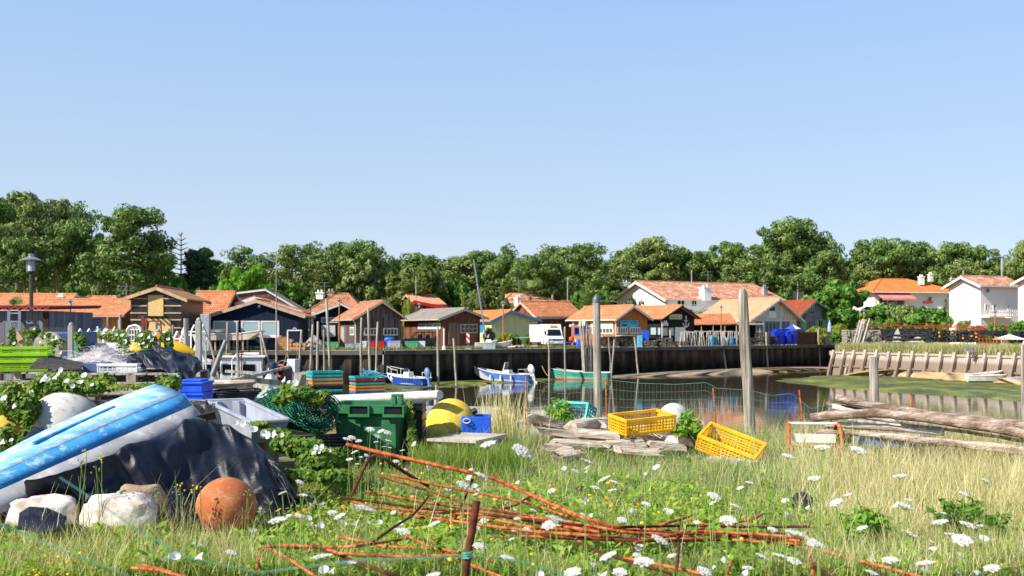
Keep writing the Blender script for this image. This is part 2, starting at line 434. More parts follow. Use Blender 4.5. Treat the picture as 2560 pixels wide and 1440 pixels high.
def panel(mb, fn, u0, u1, z0, z1, d0, d1):
    c = [(u0, z0), (u1, z0), (u1, z1), (u0, z1)]
    vs = [fn(u, z, d0) for u, z in c] + [fn(u, z, d1) for u, z in c]
    return mb.add(vs, [(0, 1, 2, 3), (7, 6, 5, 4), (0, 4, 5, 1), (1, 5, 6, 2), (2, 6, 7, 3), (3, 7, 4, 0)])
def window(H, face, x0, y0, x1, y1, fm, pm, nx=2, ny=1, fw=.09, name='window', dep=.07):
    fn, u0, u1, z0, z1 = frect(H, face, x0, y0, x1, y1)
    mb = MB()
    panel(mb, fn, u0, u1, z1 - fw, z1, -.02, dep); panel(mb, fn, u0, u1, z0, z0 + fw, -.02, dep)
    for i in range(nx + 1):
        c = u0 + fw / 2 + (u1 - u0 - fw) * i / nx; k = fw / 2 if i in (0, nx) else fw * .36
        panel(mb, fn, c - k, c + k, z0 + fw, z1 - fw, -.018, dep - .004)
    for j in range(1, ny):
        c = z0 + (z1 - z0) * j / ny
        panel(mb, fn, u0 + fw, u1 - fw, c - fw * .3, c + fw * .3, -.016, dep - .012)
    o = mb.build(name, fm, H['t'])
    panel(MB(), fn, u0 + fw * .5, u1 - fw * .5, z0 + fw * .5, z1 - fw * .5, -.01, dep * .4).build('pane', pm, o)
    return o
def slab(H, face, x0, y0, x1, y1, m, name='panel', d0=-.01, d1=.06, par=None):
    fn, u0, u1, z0, z1 = frect(H, face, x0, y0, x1, y1)
    return panel(MB(), fn, u0, u1, z0, z1, d0, d1).build(name, m, par or H['t'])
def chimney(H, px, py0, py1, w, m, dy=None, cap=None):
    """on the roof, straight above the ridge or at depth dy behind the front"""
    dy = H['L'] / 2 if dy is None else dy
    o = H['a'] + H['uy'] * dy; u, z1 = hhit(px, py0, o, H['ux']); _, z0 = hhit(px, py1, o, H['ux'])
    z1 -= H['base']; z0 -= H['base']
    mb = MB().b2((u - w / 2, dy - w / 2, z0), (u + w / 2, dy + w / 2, z1 - .25)).b2((u - w * .62, dy - w * .62, z1 - .25), (u + w * .62, dy + w * .62, z1 - .1))
    for sx in (-.25, .25): mb.lathe([(.11, z1 - .1), (.13, z1 + .2), (.1, z1 + .25)], 8, (u + sx * w, dy, 0))
    return mb.build('chimney', m, H['rf'])
def downpipe(H, x, y, z1, z0=.1):
    MB().tube([(x - .3, y - .1, z1), (x - .05, y - .12, z1 - .25), (x, y - .1, z1 - .6), (x, y - .1, z0)], .05, 6).build('downpipe', M['trim_white'], H['t'])
def text_obj(body, m, par, fn_M, size, name='lettering', ext=.006):
    cu = bpy.data.curves.new('t', 'FONT'); cu.body = body; cu.size = size; cu.extrude = ext; cu.align_x = 'CENTER'; cu.align_y = 'CENTER'
    o = bpy.data.objects.new('t', cu); COL.objects.link(o)
    dg = bpy.context.evaluated_depsgraph_get(); me = bpy.data.meshes.new_from_object(o.evaluated_get(dg))
    bpy.data.objects.remove(o)
    me.materials.clear(); me.materials.append(m)
    q = bpy.data.objects.new(name, me); COL.objects.link(q); q.parent = par; q.matrix_local = fn_M
    return q
def face_text(H, face, body, px, py, size, m, par=None, d=.09):
    fn, o, dd = facemap(H, face); u, z = hhit(px, py, o, dd); z -= H['base']
    x, y = V(fn(1, 0, 0)) - V(fn(0, 0, 0)), V((0, 0, 1))
    if face == 'left': x = -x
    n = x.cross(y); mm = Matrix((x, y, n)).transposed().to_4x4(); mm.translation = V(fn(u, z, d))
    return text_obj(body, m, par or H['t'], mm, size)
def strokes(H, face, x0, x1, y, hpx, n, m, par, seed=0):
    rr = random.Random(seed); mb = MB(); fn, o, d = facemap(H, face)
    for i in range(n):
        a = x0 + (x1 - x0) * i / n; b = a + (x1 - x0) / n * rr.uniform(.35, .8); k = hpx * rr.uniform(.6, 1)
        u0, z0 = hhit(a, y + k / 2, o, d); u1, z1 = hhit(b, y - k / 2, o, d)
        panel(mb, fn, u0, u1, z0 - H['base'], z1 - H['base'], .081, .09)
    o_ = mb.build('lettering', m, par); o_['kind'] = 'stuff'; return o_
W, FR = M['trim_white'], 'front'
# far left
h = house('timber_house', 'ochre plank house with orange roof and two bright blue windows', (70, 96), 0, 298, 7.5, M['pl_ochre'], M['tile_orange'], M['trim_beige'], eA=787, ridge='x', rz_=754, oh=.7, ohg=.7, cat='house')
for x0, x1 in ((127, 170), (211, 254)): window(h, FR, x0, 797, x1, 842, M['blue_frame'], M['glass'], 4, 1, .12)
slab(h, FR, 171, 790, 184, 842, M['trim_beige'], 'pilaster')
house('tiled_house', 'low orange roofed house behind the grey plank shed, at the picture edge', (-120, 128), 0, 146, 9, M['render'], M['tile_orange'], M['trim_white'], eA=775, ridge='x', rz_=739)
h = house('tiled_house', 'orange roofed house with ridge finial behind the ochre house with blue windows', (150, 122), 0, 292, 9, M['render'], M['tile_orange'], M['trim_white'], eA=764, ridge='x', rz_=741, hip=2.0)
chimney(h, 153, 738, 760, .7, M['render'], 1.0)
h = house('unfinished_house', 'half built house clad in black paper, battens and a bare chipboard panel', (327, 92), 3, 452, 8, M['paper'], M['tile_old'], M['wood_pale'], eA=744, eB=745, apex=(394, 722), oh=.7, ohg=.45, barge=.3, gutter=False)
slab(h, FR, 371, 738, 409, 790, M['osb'], 'board', .03, .1); slab(h, FR, 360, 797, 427, 842, M['osb'], 'board', .03, .1)
for y in (745, 763, 781, 798, 818): slab(h, FR, 326, y, 368 if y < 790 else 358, y + 3, M['wood_pale'], 'batten', .0, .07); slab(h, FR, 411 if y < 790 else 429, y, 453, y + 3, M['wood_pale'], 'batten', .0, .07)
for i in range(4):
    fn, u0, u1, z0, z1 = frect(h, FR, 374 + i * 13, 790, 378 + i * 13, 794); MB().b2((u0, -.6, z0), (u1, 1, z1)).build('beam_end', M['brown_dark'], h['t'])
h = house('tiled_house', 'house with a large orange ribbed tile roof beside the half built house', (470, 104), 0, 548, 9, M['brown_dark'], M['tile_rows'], M['trim_beige'], eA=793, ridge='x', rz_=734)
h = house('corrugated_barn', 'rust brown sheet metal barn gable rising behind the navy cabin', (590, 122), 4, 752, 7, mat('rusty_sheet', '#4a3230', '#6a4a44', .8, .7, .3, c3='#7c5c50'), M['corr_grey'], M['trim_white'], eA=735, eB=778, apex=(664, 726), oh=.2, ohg=.2, cat='barn')
h = house('plank_cabin', 'dark cabin whose white trimmed roof shows above the navy cabin', (538, 110), 4, 748, 6, M['brown_dark'], M['tile_old'], M['trim_white'], eA=777, eB=779, apex=(637, 745), oh=.35, ohg=.3, barge=.42, cat='cabin')
h = house('navy_cabin', 'navy blue plank cabin with three white framed windows', (531, 101), 4, 746, 7, M['pl_navy'], M['tile_orange'], M['trim_beige'], eA=789, eB=787, apex=(643, 754), oh=.75, ohg=.5, barge=.3, cat='cabin')
for x0, x1, n in ((533, 596, 2), (603, 650, 1), (652, 698, 1)): window(h, FR, x0, 802, x1, 842, W, M['glass_blue'], n, 1, .16)
slab(h, FR, 646, 763, 651, 769, M['white'], 'wall_lamp', 0, .2)
h = house('tiled_house', 'house with a pyramid of old tiles, two chimneys and an aerial', (772, 124), 0, 905, 10, M['render'], M['tile_old'], M['trim_white'], eA=783, ridge='x', rz_=734, hip=2.6)
chimney(h, 800, 729, 748, .9, M['render'], 4); chimney(h, 827, 727, 745, .8, M['trim_beige'], 5)
h = house('plank_cabin', 'dark blue cabin with white verge boards and a long white window', (784, 114), 10, 900, 7, M['pl_navy'], M['tile_old'], M['trim_white'], eA=788, eB=786, apex=(853, 762), oh=1.0, ohg=.5, barge=.22, cat='cabin')
window(h, FR, 803, 793, 850, 807, W, M['glass'], 2, 1, .12)
slab(h, FR, 803, 813, 838, 842, M['trim_white'], 'door', 0, .08)
h = house('plank_cabin', 'weathered dark wood cabin with orange tiles and two four pane windows', (890, 104), 25, 1002, 7.2, M['pl_dark'], M['tile_old'], M['trim_beige'], eA=795, eB=792, apex=(953, 757), oh=.5, ohg=.5, barge=.2, cat='cabin')
for x0, x1 in ((910, 942), (958, 994)): window(h, FR, x0, 820, x1, 838.5, W, M['glass'], 4, 1, .1)
window(h, 'left', 876, 818, 886, 838, W, M['glass_pale'], 3, 1, .12)
slab(h, 'left', 853, 817, 862, 864, M['greywood'], 'door'); downpipe(h, -.1, 0, 3.0)
h = house('plank_cabin', 'brown plank cabin with a grey corrugated roof behind the dark jeep', (1108, 107), 32, 1200, 9.6, M['pl_brown'], M['corr_grey'], M['trim_beige'], eA=795, eB=793, apex=(1157, 776), oh=.8, ohg=.5, barge=.22, cat='cabin')
window(h, 'left', 1046, 808, 1102, 823, W, M['glass_blue'], 3, 1, .14)
window(h, FR, 1150, 810, 1193, 833, M['trim_beige'], M['glass'], 4, 2, .1)
slab(h, FR, 1121, 807, 1148, 862, mat_planks('plank_door', ['#6d5546', '#84695a', '#957a68'], .14), 'door')
h = house('plank_cabin', 'pale green plank cabin with sky blue verge boards', (1229, 121), 30, 1344, 9, M['pl_green'], M['tile_bright'], M['trim_blue'], eA=803, eB=801, apex=(1274, 780), oh=.35, ohg=.45, barge=.3, cat='cabin')
slab(h, 'left', 1195, 806, 1208, 830, M['trim_blue'], 'shutter')
h = house('plank_cabin', 'dark plank house with ridged orange roof right behind the white van', (1340, 126), 33, 1452, 6, M['pl_brown'], M['tile_rows'], M['trim_beige'], eA=789, ridge='x', rz_=757, oh=.6, ohg=.4, barge=.3)
slab(h, FR, 1345, 789, 1405, 797, M['trim_white'], 'canopy', 0, .5)
chimney(h, 1296, 742, 765, .8, M['render'], 5)
h = house('oyster_shop', 'orange brown plank shop with a turquoise sign on its gable', (1540, 118), 36, 1618, 8.3, M['pl_rust'], M['tile_orange'], M['trim_white'], eA=796, eB=796, apex=(1578, 768), oh=.5, ohg=.5, barge=.24, cat='shop')
sg = slab(h, FR, 1550, 801, 1594, 817.5, boxmat('turquoise_sign', '#28a8c8', '#3cc0d0'), 'sign', .0, .08)
ink = mat('sign_ink', '#16324a', '#1c3a54', 1, .6, 0)
face_text(h, FR, 'HUITRES DU CAP FERRET', 1572, 805, .24, ink, sg); slab(h, FR, 1553, 810.5, 1566, 815, ink, 'picture', .02, .1, sg)
slab(h, FR, 1577, 808.5, 1592, 810.5, boxmat('sign_blue', '#1a66b4', '#2070c0'), 'picture', .02, .1, sg)
for x0, x1 in ((1543, 1569), (1574, 1600)): window(h, FR, x0, 818, x1, 834, W, M['glass_pale'], 4, 1, .1)
sg = slab(h, 'left', 1478, 804, 1533, 818, M['white'], 'sign', .0, .08); slab(h, 'left', 1479, 804.3, 1532, 808, boxmat('yellow_green_band', '#b4a83c', '#c4b84a'), 'band', .03, .1, sg)
strokes(h, 'left', 1503, 1528, 813, 2.6, 11, mat('tan_ink', '#b09a60', '#bca66c', 1, .6, 0), sg)
window(h, 'left', 1481, 819, 1534, 835, W, M['glass_pale'], 6, 1, .14); window(h, 'left', 1436, 817, 1450, 838, M['blue_frame'], M['glass'], 1, 1, .12)
slab(h, 'left', 1466, 817, 1475, 842, boxmat('blue_door', '#2c6ea8', '#3a80ba'), 'door')
for cx, cy, r in ((1434, 809, 4.5), (1427, 814, 3.4)):
    fn, o_, d_ = facemap(h, 'left'); u, z = hhit(cx, cy, o_, d_); MB().lathe([(0, .1), (r / 20, .08), (r / 20, 0)], 16, fn(u, z, .02), Matrix(((0, 0, -1), (1, 0, 0), (0, 1, 0)))).build('wall_disc', M['white'], h['t'])
slab(h, 'left', 1455, 802, 1470, 815, M['trim_white'], 'air_unit', 0, .5); downpipe(h, -.1, 0, 3.1)
h = house('oyster_shop', 'black plank shop with a white anchor and pale sign on its gable', (1655, 124), 36, 1736, 9, M['pl_black'], M['tile_orange'], M['brown_dark'], eA=796, eB=794, apex=(1697, 768), oh=.5, ohg=.6, barge=.2, cat='shop')
sg = slab(h, FR, 1673, 785, 1704, 798, boxmat('pale_yellow_sign', '#b8b078', '#cac28a'), 'sign', .0, .08)
strokes(h, FR, 1680, 1697, 788.2, 1.8, 9, M['trim_green'], sg, 1); strokes(h, FR, 1675, 1702, 793.5, 2.4, 13, ink, sg, 2)
fn, o_, d_ = facemap(h, FR)
for i, (x, y) in enumerate(((1657.5, 811), (1662.5, 811), (1667.5, 811), (1660, 805.5), (1665, 805.5))):
    u, z = hhit(x, y, o_, d_); MB().lathe([(0, .08), (.14, .06), (.14, 0)], 12, fn(u, z, .02), Matrix(((1, 0, 0), (0, 0, -1), (0, 1.5, 0)))).build('oyster_emblem', M['white'], h['t'])
u, z = hhit(1713.5, 816, o_, d_); an = MB()
an.tube([(u, -.1, z + 1.05), (u, -.1, z - .05)], .07, 6).tube([(u - .3, -.1, z + .72), (u + .3, -.1, z + .72)], .05, 6)
an.tube([(u + .5 * math.sin(k * .32), -.1, z + .42 - .5 * math.cos(k * .32)) for k in range(-5, 6)], .07, 6)
an.tube([(u + .13 * math.sin(k * .7), -.1, z + 1.18 + .13 * math.cos(k * .7)) for k in range(10)], .04, 5)
an.build('anchor_emblem', M['white'], h['t'])
for x0, x1 in ((1656, 1669), (1672, 1684)): window(h, FR, x0, 819, x1, 839, M['trim_beige'], M['glass_blue'], 1, 1, .08)
slab(h, FR, 1687, 818, 1712, 853, M['white'], 'door', 0, .08); downpipe(h, -.1, 0, 3.2)
for x0, x1 in ((1626, 1642), (1644, 1653)): window(h, 'left', x0, 817, x1, 838, M['brown_dark'], M['glass_blue'], 1, 1, .08)
h = house('grey_hall', 'large pale grey gabled hall with a broad salmon tile roof', (1872, 140), 34, 1992, 10, M['pl_grey'], M['tile_salmon'], M['trim_white'], eA=799, eB=798, apex=(1939, 750), oh=.7, ohg=.9, barge=.25, cat='hall')
window(h, FR, 1921, 764, 1939, 779, M['trim_white'], M['glass'], 1, 1, .12); slab(h, FR, 1921, 779.5, 1940, 795, M['white'], 'panel')
for x0, x1, n in ((1889, 1907, 2), (1911, 1949, 4), (1953, 1974, 2)): window(h, FR, x0, 803, x1, 828 if n == 2 else 846, M['grey_frame'], M['glass_pale'], n, 1, .14)
for x in (1908.5, 1951): slab(h, FR, x - 1, 766, x + 1, 845, M['trim_white'], 'post', 0, .1)
slab(h, FR, 1874, 799, 1992, 801, M['trim_white'], 'rail', 0, .11)
h = house('plank_cabin', 'grey wooden cabin with green verge boards, shutters and a brown tiled roof', (1999, 146), 34, 2078, 8, M['pl_shed'], M['tile_brown'], M['trim_green'], eA=786, eB=784, apex=(2033, 754), oh=.5, ohg=.6, barge=.3, cat='cabin')
for x0, x1 in ((2003, 2017), (2038, 2044), (2058, 2066)): slab(h, FR, x0, 799, x1, 826, M['trim_green'], 'shutter')
window(h, FR, 2024, 766, 2036, 787, M['greywood'], M['glass'], 2, 1, .1); window(h, FR, 2045, 799, 2057, 826, M['greywood'], M['glass'], 2, 1, .1)
# open lean-to
a = V((PX(1722, 131), 131)); ls = empty('open_shed', (a.x, a.y, 0), math.radians(2), 'open fronted shed with a ridged orange roof on thin posts', 'shed')
w_ = (1842 - 1722) / F * 131
MB().add([(-.2, -.3, 2.75), (w_, -.3, 2.95), (w_, 3.2, 4.25), (-.2, 3.2, 4.2), (-.2, -.3, 2.63), (w_, -.3, 2.83), (w_, 3.2, 4.1), (-.2, 3.2, 4.05)], [(0, 1, 2, 3), (7, 6, 5, 4), (0, 4, 5, 1), (1, 5, 6, 2), (2, 6, 7, 3), (3, 7, 4, 0)]).build('roof', M['tile_rows'], ls)
MB().b2((w_ + .02, -.5, 2.72), (w_ + 3.5, 3, 2.9)).build('flat_roof', M['trim_beige'], ls)
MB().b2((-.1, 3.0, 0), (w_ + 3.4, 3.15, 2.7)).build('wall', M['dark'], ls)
for i in range(7): MB().bar((.1 + i * 1.55, -.1, 0), (.1 + i * 1.55, -.1, 2.62), .1, .1).build('post', M['greywood'], ls)
# the white villa and the houses behind
h = house('white_villa', 'long white villa with mottled canal tile roof and balcony', (1668, 160), 25, 1950, 16, M['render'], M['tile_villa'], M['trim_white'], eA=746, ridge='x', rz_=706, oh=1.0, ohg=1.0, barge=.4, cat='villa')
for x0, x1, y0, y1 in ((1520, 1544, 745, 775), (1549, 1552, 745, 775)): window(h, 'left', x0, y0, x1, y1, W, M['glass'], 2, 1, .15)
for x0, x1 in ((1692, 1712), (1728, 1742), (1800, 1815), (1858, 1872)): window(h, FR, x0, 749, x1, 768, W, M['glass'], 2, 1, .15)
chimney(h, 1562, 704, 716, 1.2, M['render'], 11); chimney(h, 1763, 716, 752, 1.4, M['render'], -.6); chimney(h, 1911, 716, 742, .8, M['concrete'], 2)
fn, u0, u1, z0, z1 = frect(h, FR, 1655, 763, 1800, 775)
bl = MB(); bl.b2((0, -4.2, z0 - .35), (u1 + 2, -.02, z0 - .15)); bl.build('balcony', M['render'], h['t'])
rl = MB(); rl.bar((0, -4.1, z1), (u1 + 2, -4.1, z1), .07, .07)
for i in range(60): rl.bar(((u1 + 2) * i / 59, -4.1, z0 - .15), ((u1 + 2) * i / 59, -4.1, z1), .05, .05)
rl.build('railing', M['white'], h['t'])
h = house('flat_roof_house', 'white flat roofed house among pine trunks behind the grey hall', (1925, 198), 10, 2010, 8, M['render'], M['render'], M['trim_white'], eA=718, ridge='x', rz_=717, oh=.6, ohg=.6)
window(h, FR, 1950, 726, 1985, 742, W, M['glass'], 3, 1, .2)
h = house('tiled_house', 'white bungalow with bright orange hipped roof and salmon awning', (2186, 165), 10, 2388, 13, M['render'], M['tile_bright'], M['trim_white'], eA=731, ridge='x', rz_=697, hip=5.0, oh=1.0)
chimney(h, 2303, 690, 712, .75, M['render'], 3.0); chimney(h, 2326, 684, 704, .65, M['render'], 7); chimney(h, 2381, 694, 715, .7, M['render'], 5)
fn, u0, u1, z0, z1 = frect(h, FR, 2187, 733, 2272, 747); MB().add([(u0, -.05, z1), (u1, -.05, z1), (u1, -2.4, z0), (u0, -2.4, z0), (u0, -2.4, z0 - .3), (u1, -2.4, z0 - .3)], [(0, 1, 2, 3), (3, 2, 5, 4)]).build('awning', M['salmon_cloth'], h['t'], solid=.04)
window(h, FR, 2318, 741, 2330, 757, W, M['glass_pale'], 1, 1, .12); window(h, FR, 2196, 745, 2262, 765, W, M['glass'], 3, 1, .15)
MB().b2((0, 0, 0), (1.5, .5, .3)).build('flower_box', M['red'], h['t']).location = frect(h, FR, 2308, 757, 2310, 758)[0](frect(h, FR, 2308, 757, 2310, 758)[1], frect(h, FR, 2308, 757, 2310, 758)[3], .5)
h = house('white_villa', 'tall white two storey villa with scalloped eaves and outside stair', (2452, 128), 22, 2548, 5.2, M['render_pink'], M['tile_villa'], M['trim_white'], eA=713, ridge='x', rz_=694, oh=.6, ohg=.7, barge=.3, cat='villa')
window(h, 'left', 2427, 761, 2440, 782, W, M['white'], 1, 1, .12)
window(h, FR, 2463, 719, 2474, 733, W, M['glass_pale'], 1, 1, .12)
for x0, x1, y0 in ((2462, 2469, 760), (2482, 2490, 760), (2518, 2523, 760)): window(h, FR, x0, y0, x1, 778, W, M['glass_pale'], 1, 1, .1)
fn, u0, u1, z0, z1 = frect(h, FR, 2450, 773, 2520, 790)
MB().b2((0, -1.4, z0 - .2), (u1, -.02, z0)).build('balcony', M['render'], h['t'])
rl = MB(); rl.bar((0, -1.35, z1), (u1, -1.35, z1), .06)
rl.bar((0, -1.35, (z0 + z1) / 2), (u1, -1.35, (z0 + z1) / 2), .05)
for i in range(14): rl.bar((u1 * i / 13, -1.35, z0), (u1 * i / 13, -1.35, z1), .05)
rl.build('railing', M['white'], h['t'])
st = MB()
for i in range(12): st.b2((u1 * .55 + i * .28, -2.3, z0 - .25 - i * .2), (u1 * .55 + i * .28 + .3, -1.45, z0 - .17 - i * .2))
st.bar((u1 * .55, -2.3, z0 + .7), (u1 * .55 + 3.4, -2.3, z0 - 1.7), .06); st.build('stair', M['white'], h['t'])
h = house('white_villa', 'white tile roofed villa cut off by the picture edge beside the taller villa', (2628, 117), 22, 2760, 4.6, M['render_pink'], M['tile_villa'], M['trim_white'], eA=703, ridge='x', rz_=686, oh=.6, ohg=.6, barge=.3, cat='villa')
window(h, 'left', 2570, 752, 2590, 780, W, M['glass_pale'], 1, 1, .1)
house('tiled_house', 'salmon roofed house among trees above the grey corrugated cabin roof', (1045, 142), 25, 1105, 8, M['brown_dark'], M['tile_salmon'], M['trim_beige'], eA=760, ridge='x', rz_=740)
rh = empty('red_hut', (PX(1042, 128), 128, 0), wrot_(8), 'small brown hut with a bright red sloping roof edge behind the corrugated cabin', 'hut')
x1_ = (1124 - 1042) / F * 128; za_, zb_ = PZ(754, 128), PZ(770, 128)
MB().prism([(0, 0), (x1_, 0), (x1_, zb_ - .3), (0, za_ - .3)], 0, 4).build('wall', M['pl_brown'], rh)
MB().prism([(-.4, za_ - .25), (x1_ + .4, zb_ - .4), (x1_ + .4, zb_ + .02), (-.4, za_ + .17)], -.4, 4.4).build('roof', M['red'], rh)
house('tiled_house', 'house with a pale orange hipped roof beside the fan palm', (1250, 150), 20, 1420, 12, M['render'], M['tile_salmon'], M['trim_white'], eA=763, ridge='x', rz_=733, hip=4.0)
# grey plank shed on the near shore
sh = empty('plank_shed', (PX(-140, 28), 28, 0), 0, 'grey plank shed with a red corrugated roof edge and a ladder against it', 'shed')
w_ = (120 + 140) / F * 28
MB().b2((0, 0, 0), (w_, 3, 2.35)).build('wall', mat_planks('grey_blue_boards', ['#5c5862', '#787684', '#8f8c98'], .19, gap=.06), sh)
rr = []
for y in (-.25, 3.3): rr.append([(-.3 + (w_ + .45) * i / 120, y, 2.42 + (.12 if y > 0 else 0) + .035 * math.sin(i * .9)) for i in range(121)])
MB().grid(rr).build('roof', mat('red_sheet', '#8c2a26', '#a84440', 2, .6, .2), sh, solid=.03)
MB().b2((w_ - .12, -.06, 0), (w_ + .04, -.005, 2.3)).build('corner_post', M['brown_dark'], sh)
# ------------------------------------------------------------------ the setting
QUAY = [(-110, 91), (-40, 91.5), (-12, 92.5), (8, 107), (32, 127), (50, 143), (62, 152)]
def quay_pt(px):
    k = (px - 1280) / F
    for (x0, y0), (x1, y1) in zip(QUAY, QUAY[1:]):
        dx, dy = x1 - x0, y1 - y0
        den = dx - k * dy
        if abs(den) < 1e-9: continue
        t = (k * y0 - x0) / den
        if 0 <= t <= 1: return V((x0 + t * dx, y0 + t * dy, 0)), V((dx, dy, 0)).normalized()
    return V((0, 100, 0)), V((1, 0, 0))
def on_quay(px, back=0.0, z=0.0):
    """point on the quay, `back` metres behind its edge, seen at column px"""
    p, d = quay_pt(px); n = V((-d.y, d.x, 0)); q = p + n * back
    D = q.y; return V((PX(px, D), D, z))
def ye(x):
    if x < -3: return 26.0
    if x < 1.5: return 26 - (x + 3) / 4.5 * 9.2
    return 16.8 + .25 * math.sin(x * .9)
def zg(x, y):
    e = ye(x); t = min(1, max(0, (y - e) / 4.5))
    if y > 20 and x < 0:
        k = min(1, max(0, (-.345 * y - x) / 2.5)); t = min(t, max(1 - k, min(1, max(0, (y - 66) / 4))))
    t = t * t * (3 - 2 * t)
    g = .1 + .05 * math.sin(x * 1.3 + .4) * math.sin(y * .9) + .03 * math.sin(x * 3.1 + y * 2.3)
    if y < 5: g -= (5 - y) * .02
    return g * (1 - t) - 3.9 * t
rows = []
ys = [-30, -15, -6, 0] + [2 + i * .5 for i in range(36)] + [20 + i * 1.5 for i in range(36)]
xs = [-90, -60] + [-45 + i * .75 for i in range(121)] + [60, 90]
for y in ys: rows.append([(x, y, zg(x, y)) for x in xs])
struct('ground', MB().grid(rows), mat('dry_soil_and_thatch', '#4e4a2a', '#6f6a3c', 2.5, .95, .6, .03, c3='#8c8052', world=True), smooth=180)
far = [(-3000, 95)] + [(x, y + .3) for x, y in QUAY] + [(3000, 160), (3000, 4000), (-3000, 4000)]
far[0] = (-3000, 91.3)
struct('quay_ground', MB().quad(*[(x, y, 0) for x, y in far]), mat('sandy_grass_ground', '#5a6a2e', '#8a8250', .35, .95, .4, .05, c3='#b0a684', world=True, det=8))
# quay path strip and cap beam
pr, cap, shp = MB(), MB(), MB()
for (x0, y0), (x1, y1) in zip(QUAY, QUAY[1:]):
    d = V((x1 - x0, y1 - y0, 0)).normalized(); n = V((-d.y, d.x, 0)); a, b = V((x0, y0, 0)), V((x1, y1, 0))
    pr.quad(a + V((0, 0, .008)), b + V((0, 0, .008)), b + n * 3.2 + V((0, 0, .008)), a + n * 3.2 + V((0, 0, .008)))
    cap.bar(a - n * .15 + V((0, 0, -.17)), b - n * .15 + V((0, 0, -.17)), .5, .4)
struct('quay_path', pr, mat('pale_concrete_path', '#a29a8c', '#bdb5a6', .6, .9, .3, .02, world=True))
qw = empty('quay_wall', (-12, 92.5, -3.4), 0, 'long dark sheet pile quay wall with a pale cap beam along the water', 'quay wall')
cap.build('cap_beam', mat('weathered_cap_beam', '#4e4a45', '#66615a', .8, .85, .3, world=True), qw, world=True)
for (x0, y0), (x1, y1) in zip(QUAY, QUAY[1:]):
    d = V((x1 - x0, y1 - y0, 0)); Ls = d.length; d.normalize(); n = V((-d.y, d.x, 0)); a = V((x0, y0, 0)) - n * .12
    k = int(Ls / 1.7); per = Ls / k
    pts = []
    for i in range(k):
        for f_, o_ in ((0, 0), (.34, 0), (.5, .38), (.84, .38)): pts.append(a + d * per * (i + f_) + n * o_)
    pts.append(a + d * Ls)
    shp.grid([[p + V((0, 0, -4.2)) for p in pts], [p + V((0, 0, -.36)) for p in pts]])
t = T('rusty_sheet_piles'); g = t.geo(); _, _, z = t.sep(g)
n1 = t.noise(t.scl(g, (1, 1, .15)), 1.2, 6, .65)
c = t.ramp(n1, [(.3, '#221d1a'), (.5, '#4c4038'), (.68, '#72624f')])
wet = t.ramp(t.math('ADD', t.math('MULTIPLY', z, -.3), t.math('MULTIPLY', t.noise(g, .8, 5), .5)), [(.45, 0.0), (.95, 1.0)])
c = t.mix(wet, c, '#14150f')
shp.build('sheet_piling', t.out(c, .8, t.bump(t.noise(g, 6, 5), .5, .03), 0, .2), qw, world=True)
# water
t = T('creek_water'); g = t.geo()
hh = t.math('ADD', t.noise(t.scl(g, (.35, 1.0, 1)), 1.0, 3.0, .5), t.math('MULTIPLY', t.noise(t.scl(g, (1.2, 3.5, 1)), 1.0, 3.0, .5), .3))
calm = t.ramp(t.noise(t.scl(g, (.03, .12, 1)), 1.0, 4.0, .6), [(.4, .12), (.62, .8)])
bp = t.n('ShaderNodeBump', Height=hh, Strength=calm, Distance=.012).outputs[0]
struct('water', MB().quad((-140, 14, WZ), (110, 14, WZ), (110, 150, WZ), (-140, 150, WZ)), t.out('#453a2a', .06, bp, 0, .5))
struct('creek_bed', MB().quad((-140, 12, -4.0), (130, 12, -4.0), (130, 155, -4.0), (-140, 155, -4.0)), mat('creek_mud', '#2a241a', '#3a3324', .5, .9, .2, world=True))
# mud banks
def mudbank(name, outline, h, m, seed=1):
    rg = random.Random(seed); n = len(outline); fine = []
    for i in range(n):
        p, q = V(outline[i]), V(outline[(i + 1) % n]); k = max(2, int((q - p).length / 1.2))
        for j in range(k): fine.append(p.lerp(q, j / k) + V((rg.uniform(-.6, .6), rg.uniform(-1.3, 1.3))))
    c = sum(fine, V((0, 0))) / len(fine); rows = []
    for s, z in ((1.04, -.3), (1.0, .0), (.985, .03), (.93, .06 + h * .2), (.8, h * .6), (.55, h * .9), (.25, h), (.02, h)):
        rows.append([(c.x + (p.x - c.x) * s, c.y + (p.y - c.y) * s, WZ + z + (rg.uniform(-.03, .03) if s < .95 else 0)) for p in fine + fine[:1]])
    return struct(name, MB().grid(rows), m, smooth=180)
def algae(name, stops, sc=.35):
    t = T(name); g = t.geo(); f = t.noise(t.scl(g, (1, .6, 1)), sc, 7, .68)
    c = t.ramp(f, stops)
    sp = t.ramp(t.noise(g, 2.6, 2, .5), [(.71, 0.0), (.73, 1.0)])
    c = t.mix(t.math('MULTIPLY', sp, .55), c, '#b5ab98')
    return t.out(c, t.ramp(t.noise(g, .5, 3), [(.35, .5), (.65, .85)]), t.bump(t.noise(g, 3, 6, .6), .6, .06), 0, .4)
MUDG = algae('algae_covered_mud', [(.3, '#3c3a20'), (.46, '#54561f'), (.58, '#747a28'), (.7, '#9aa62c')])
MUDB = algae('sandy_mud', [(.3, '#84705a'), (.5, '#a8927a'), (.62, '#948a50'), (.74, '#97963e')])
def ND(y, z=WZ): return (CZ - z) * F / (y - 830)
def wp(px, py, z=WZ): D = ND(py, z); return (PX(px, D), D)
mudbank('mudflat', [wp(1945, 952), wp(2000, 944), wp(2080, 938), wp(2200, 938), wp(2400, 944), wp(2620, 952), wp(2720, 1000), wp(2560, 1004), wp(2400, 990), wp(2200, 979), wp(2080, 969), wp(1980, 958)], .22, MUDG, 3)
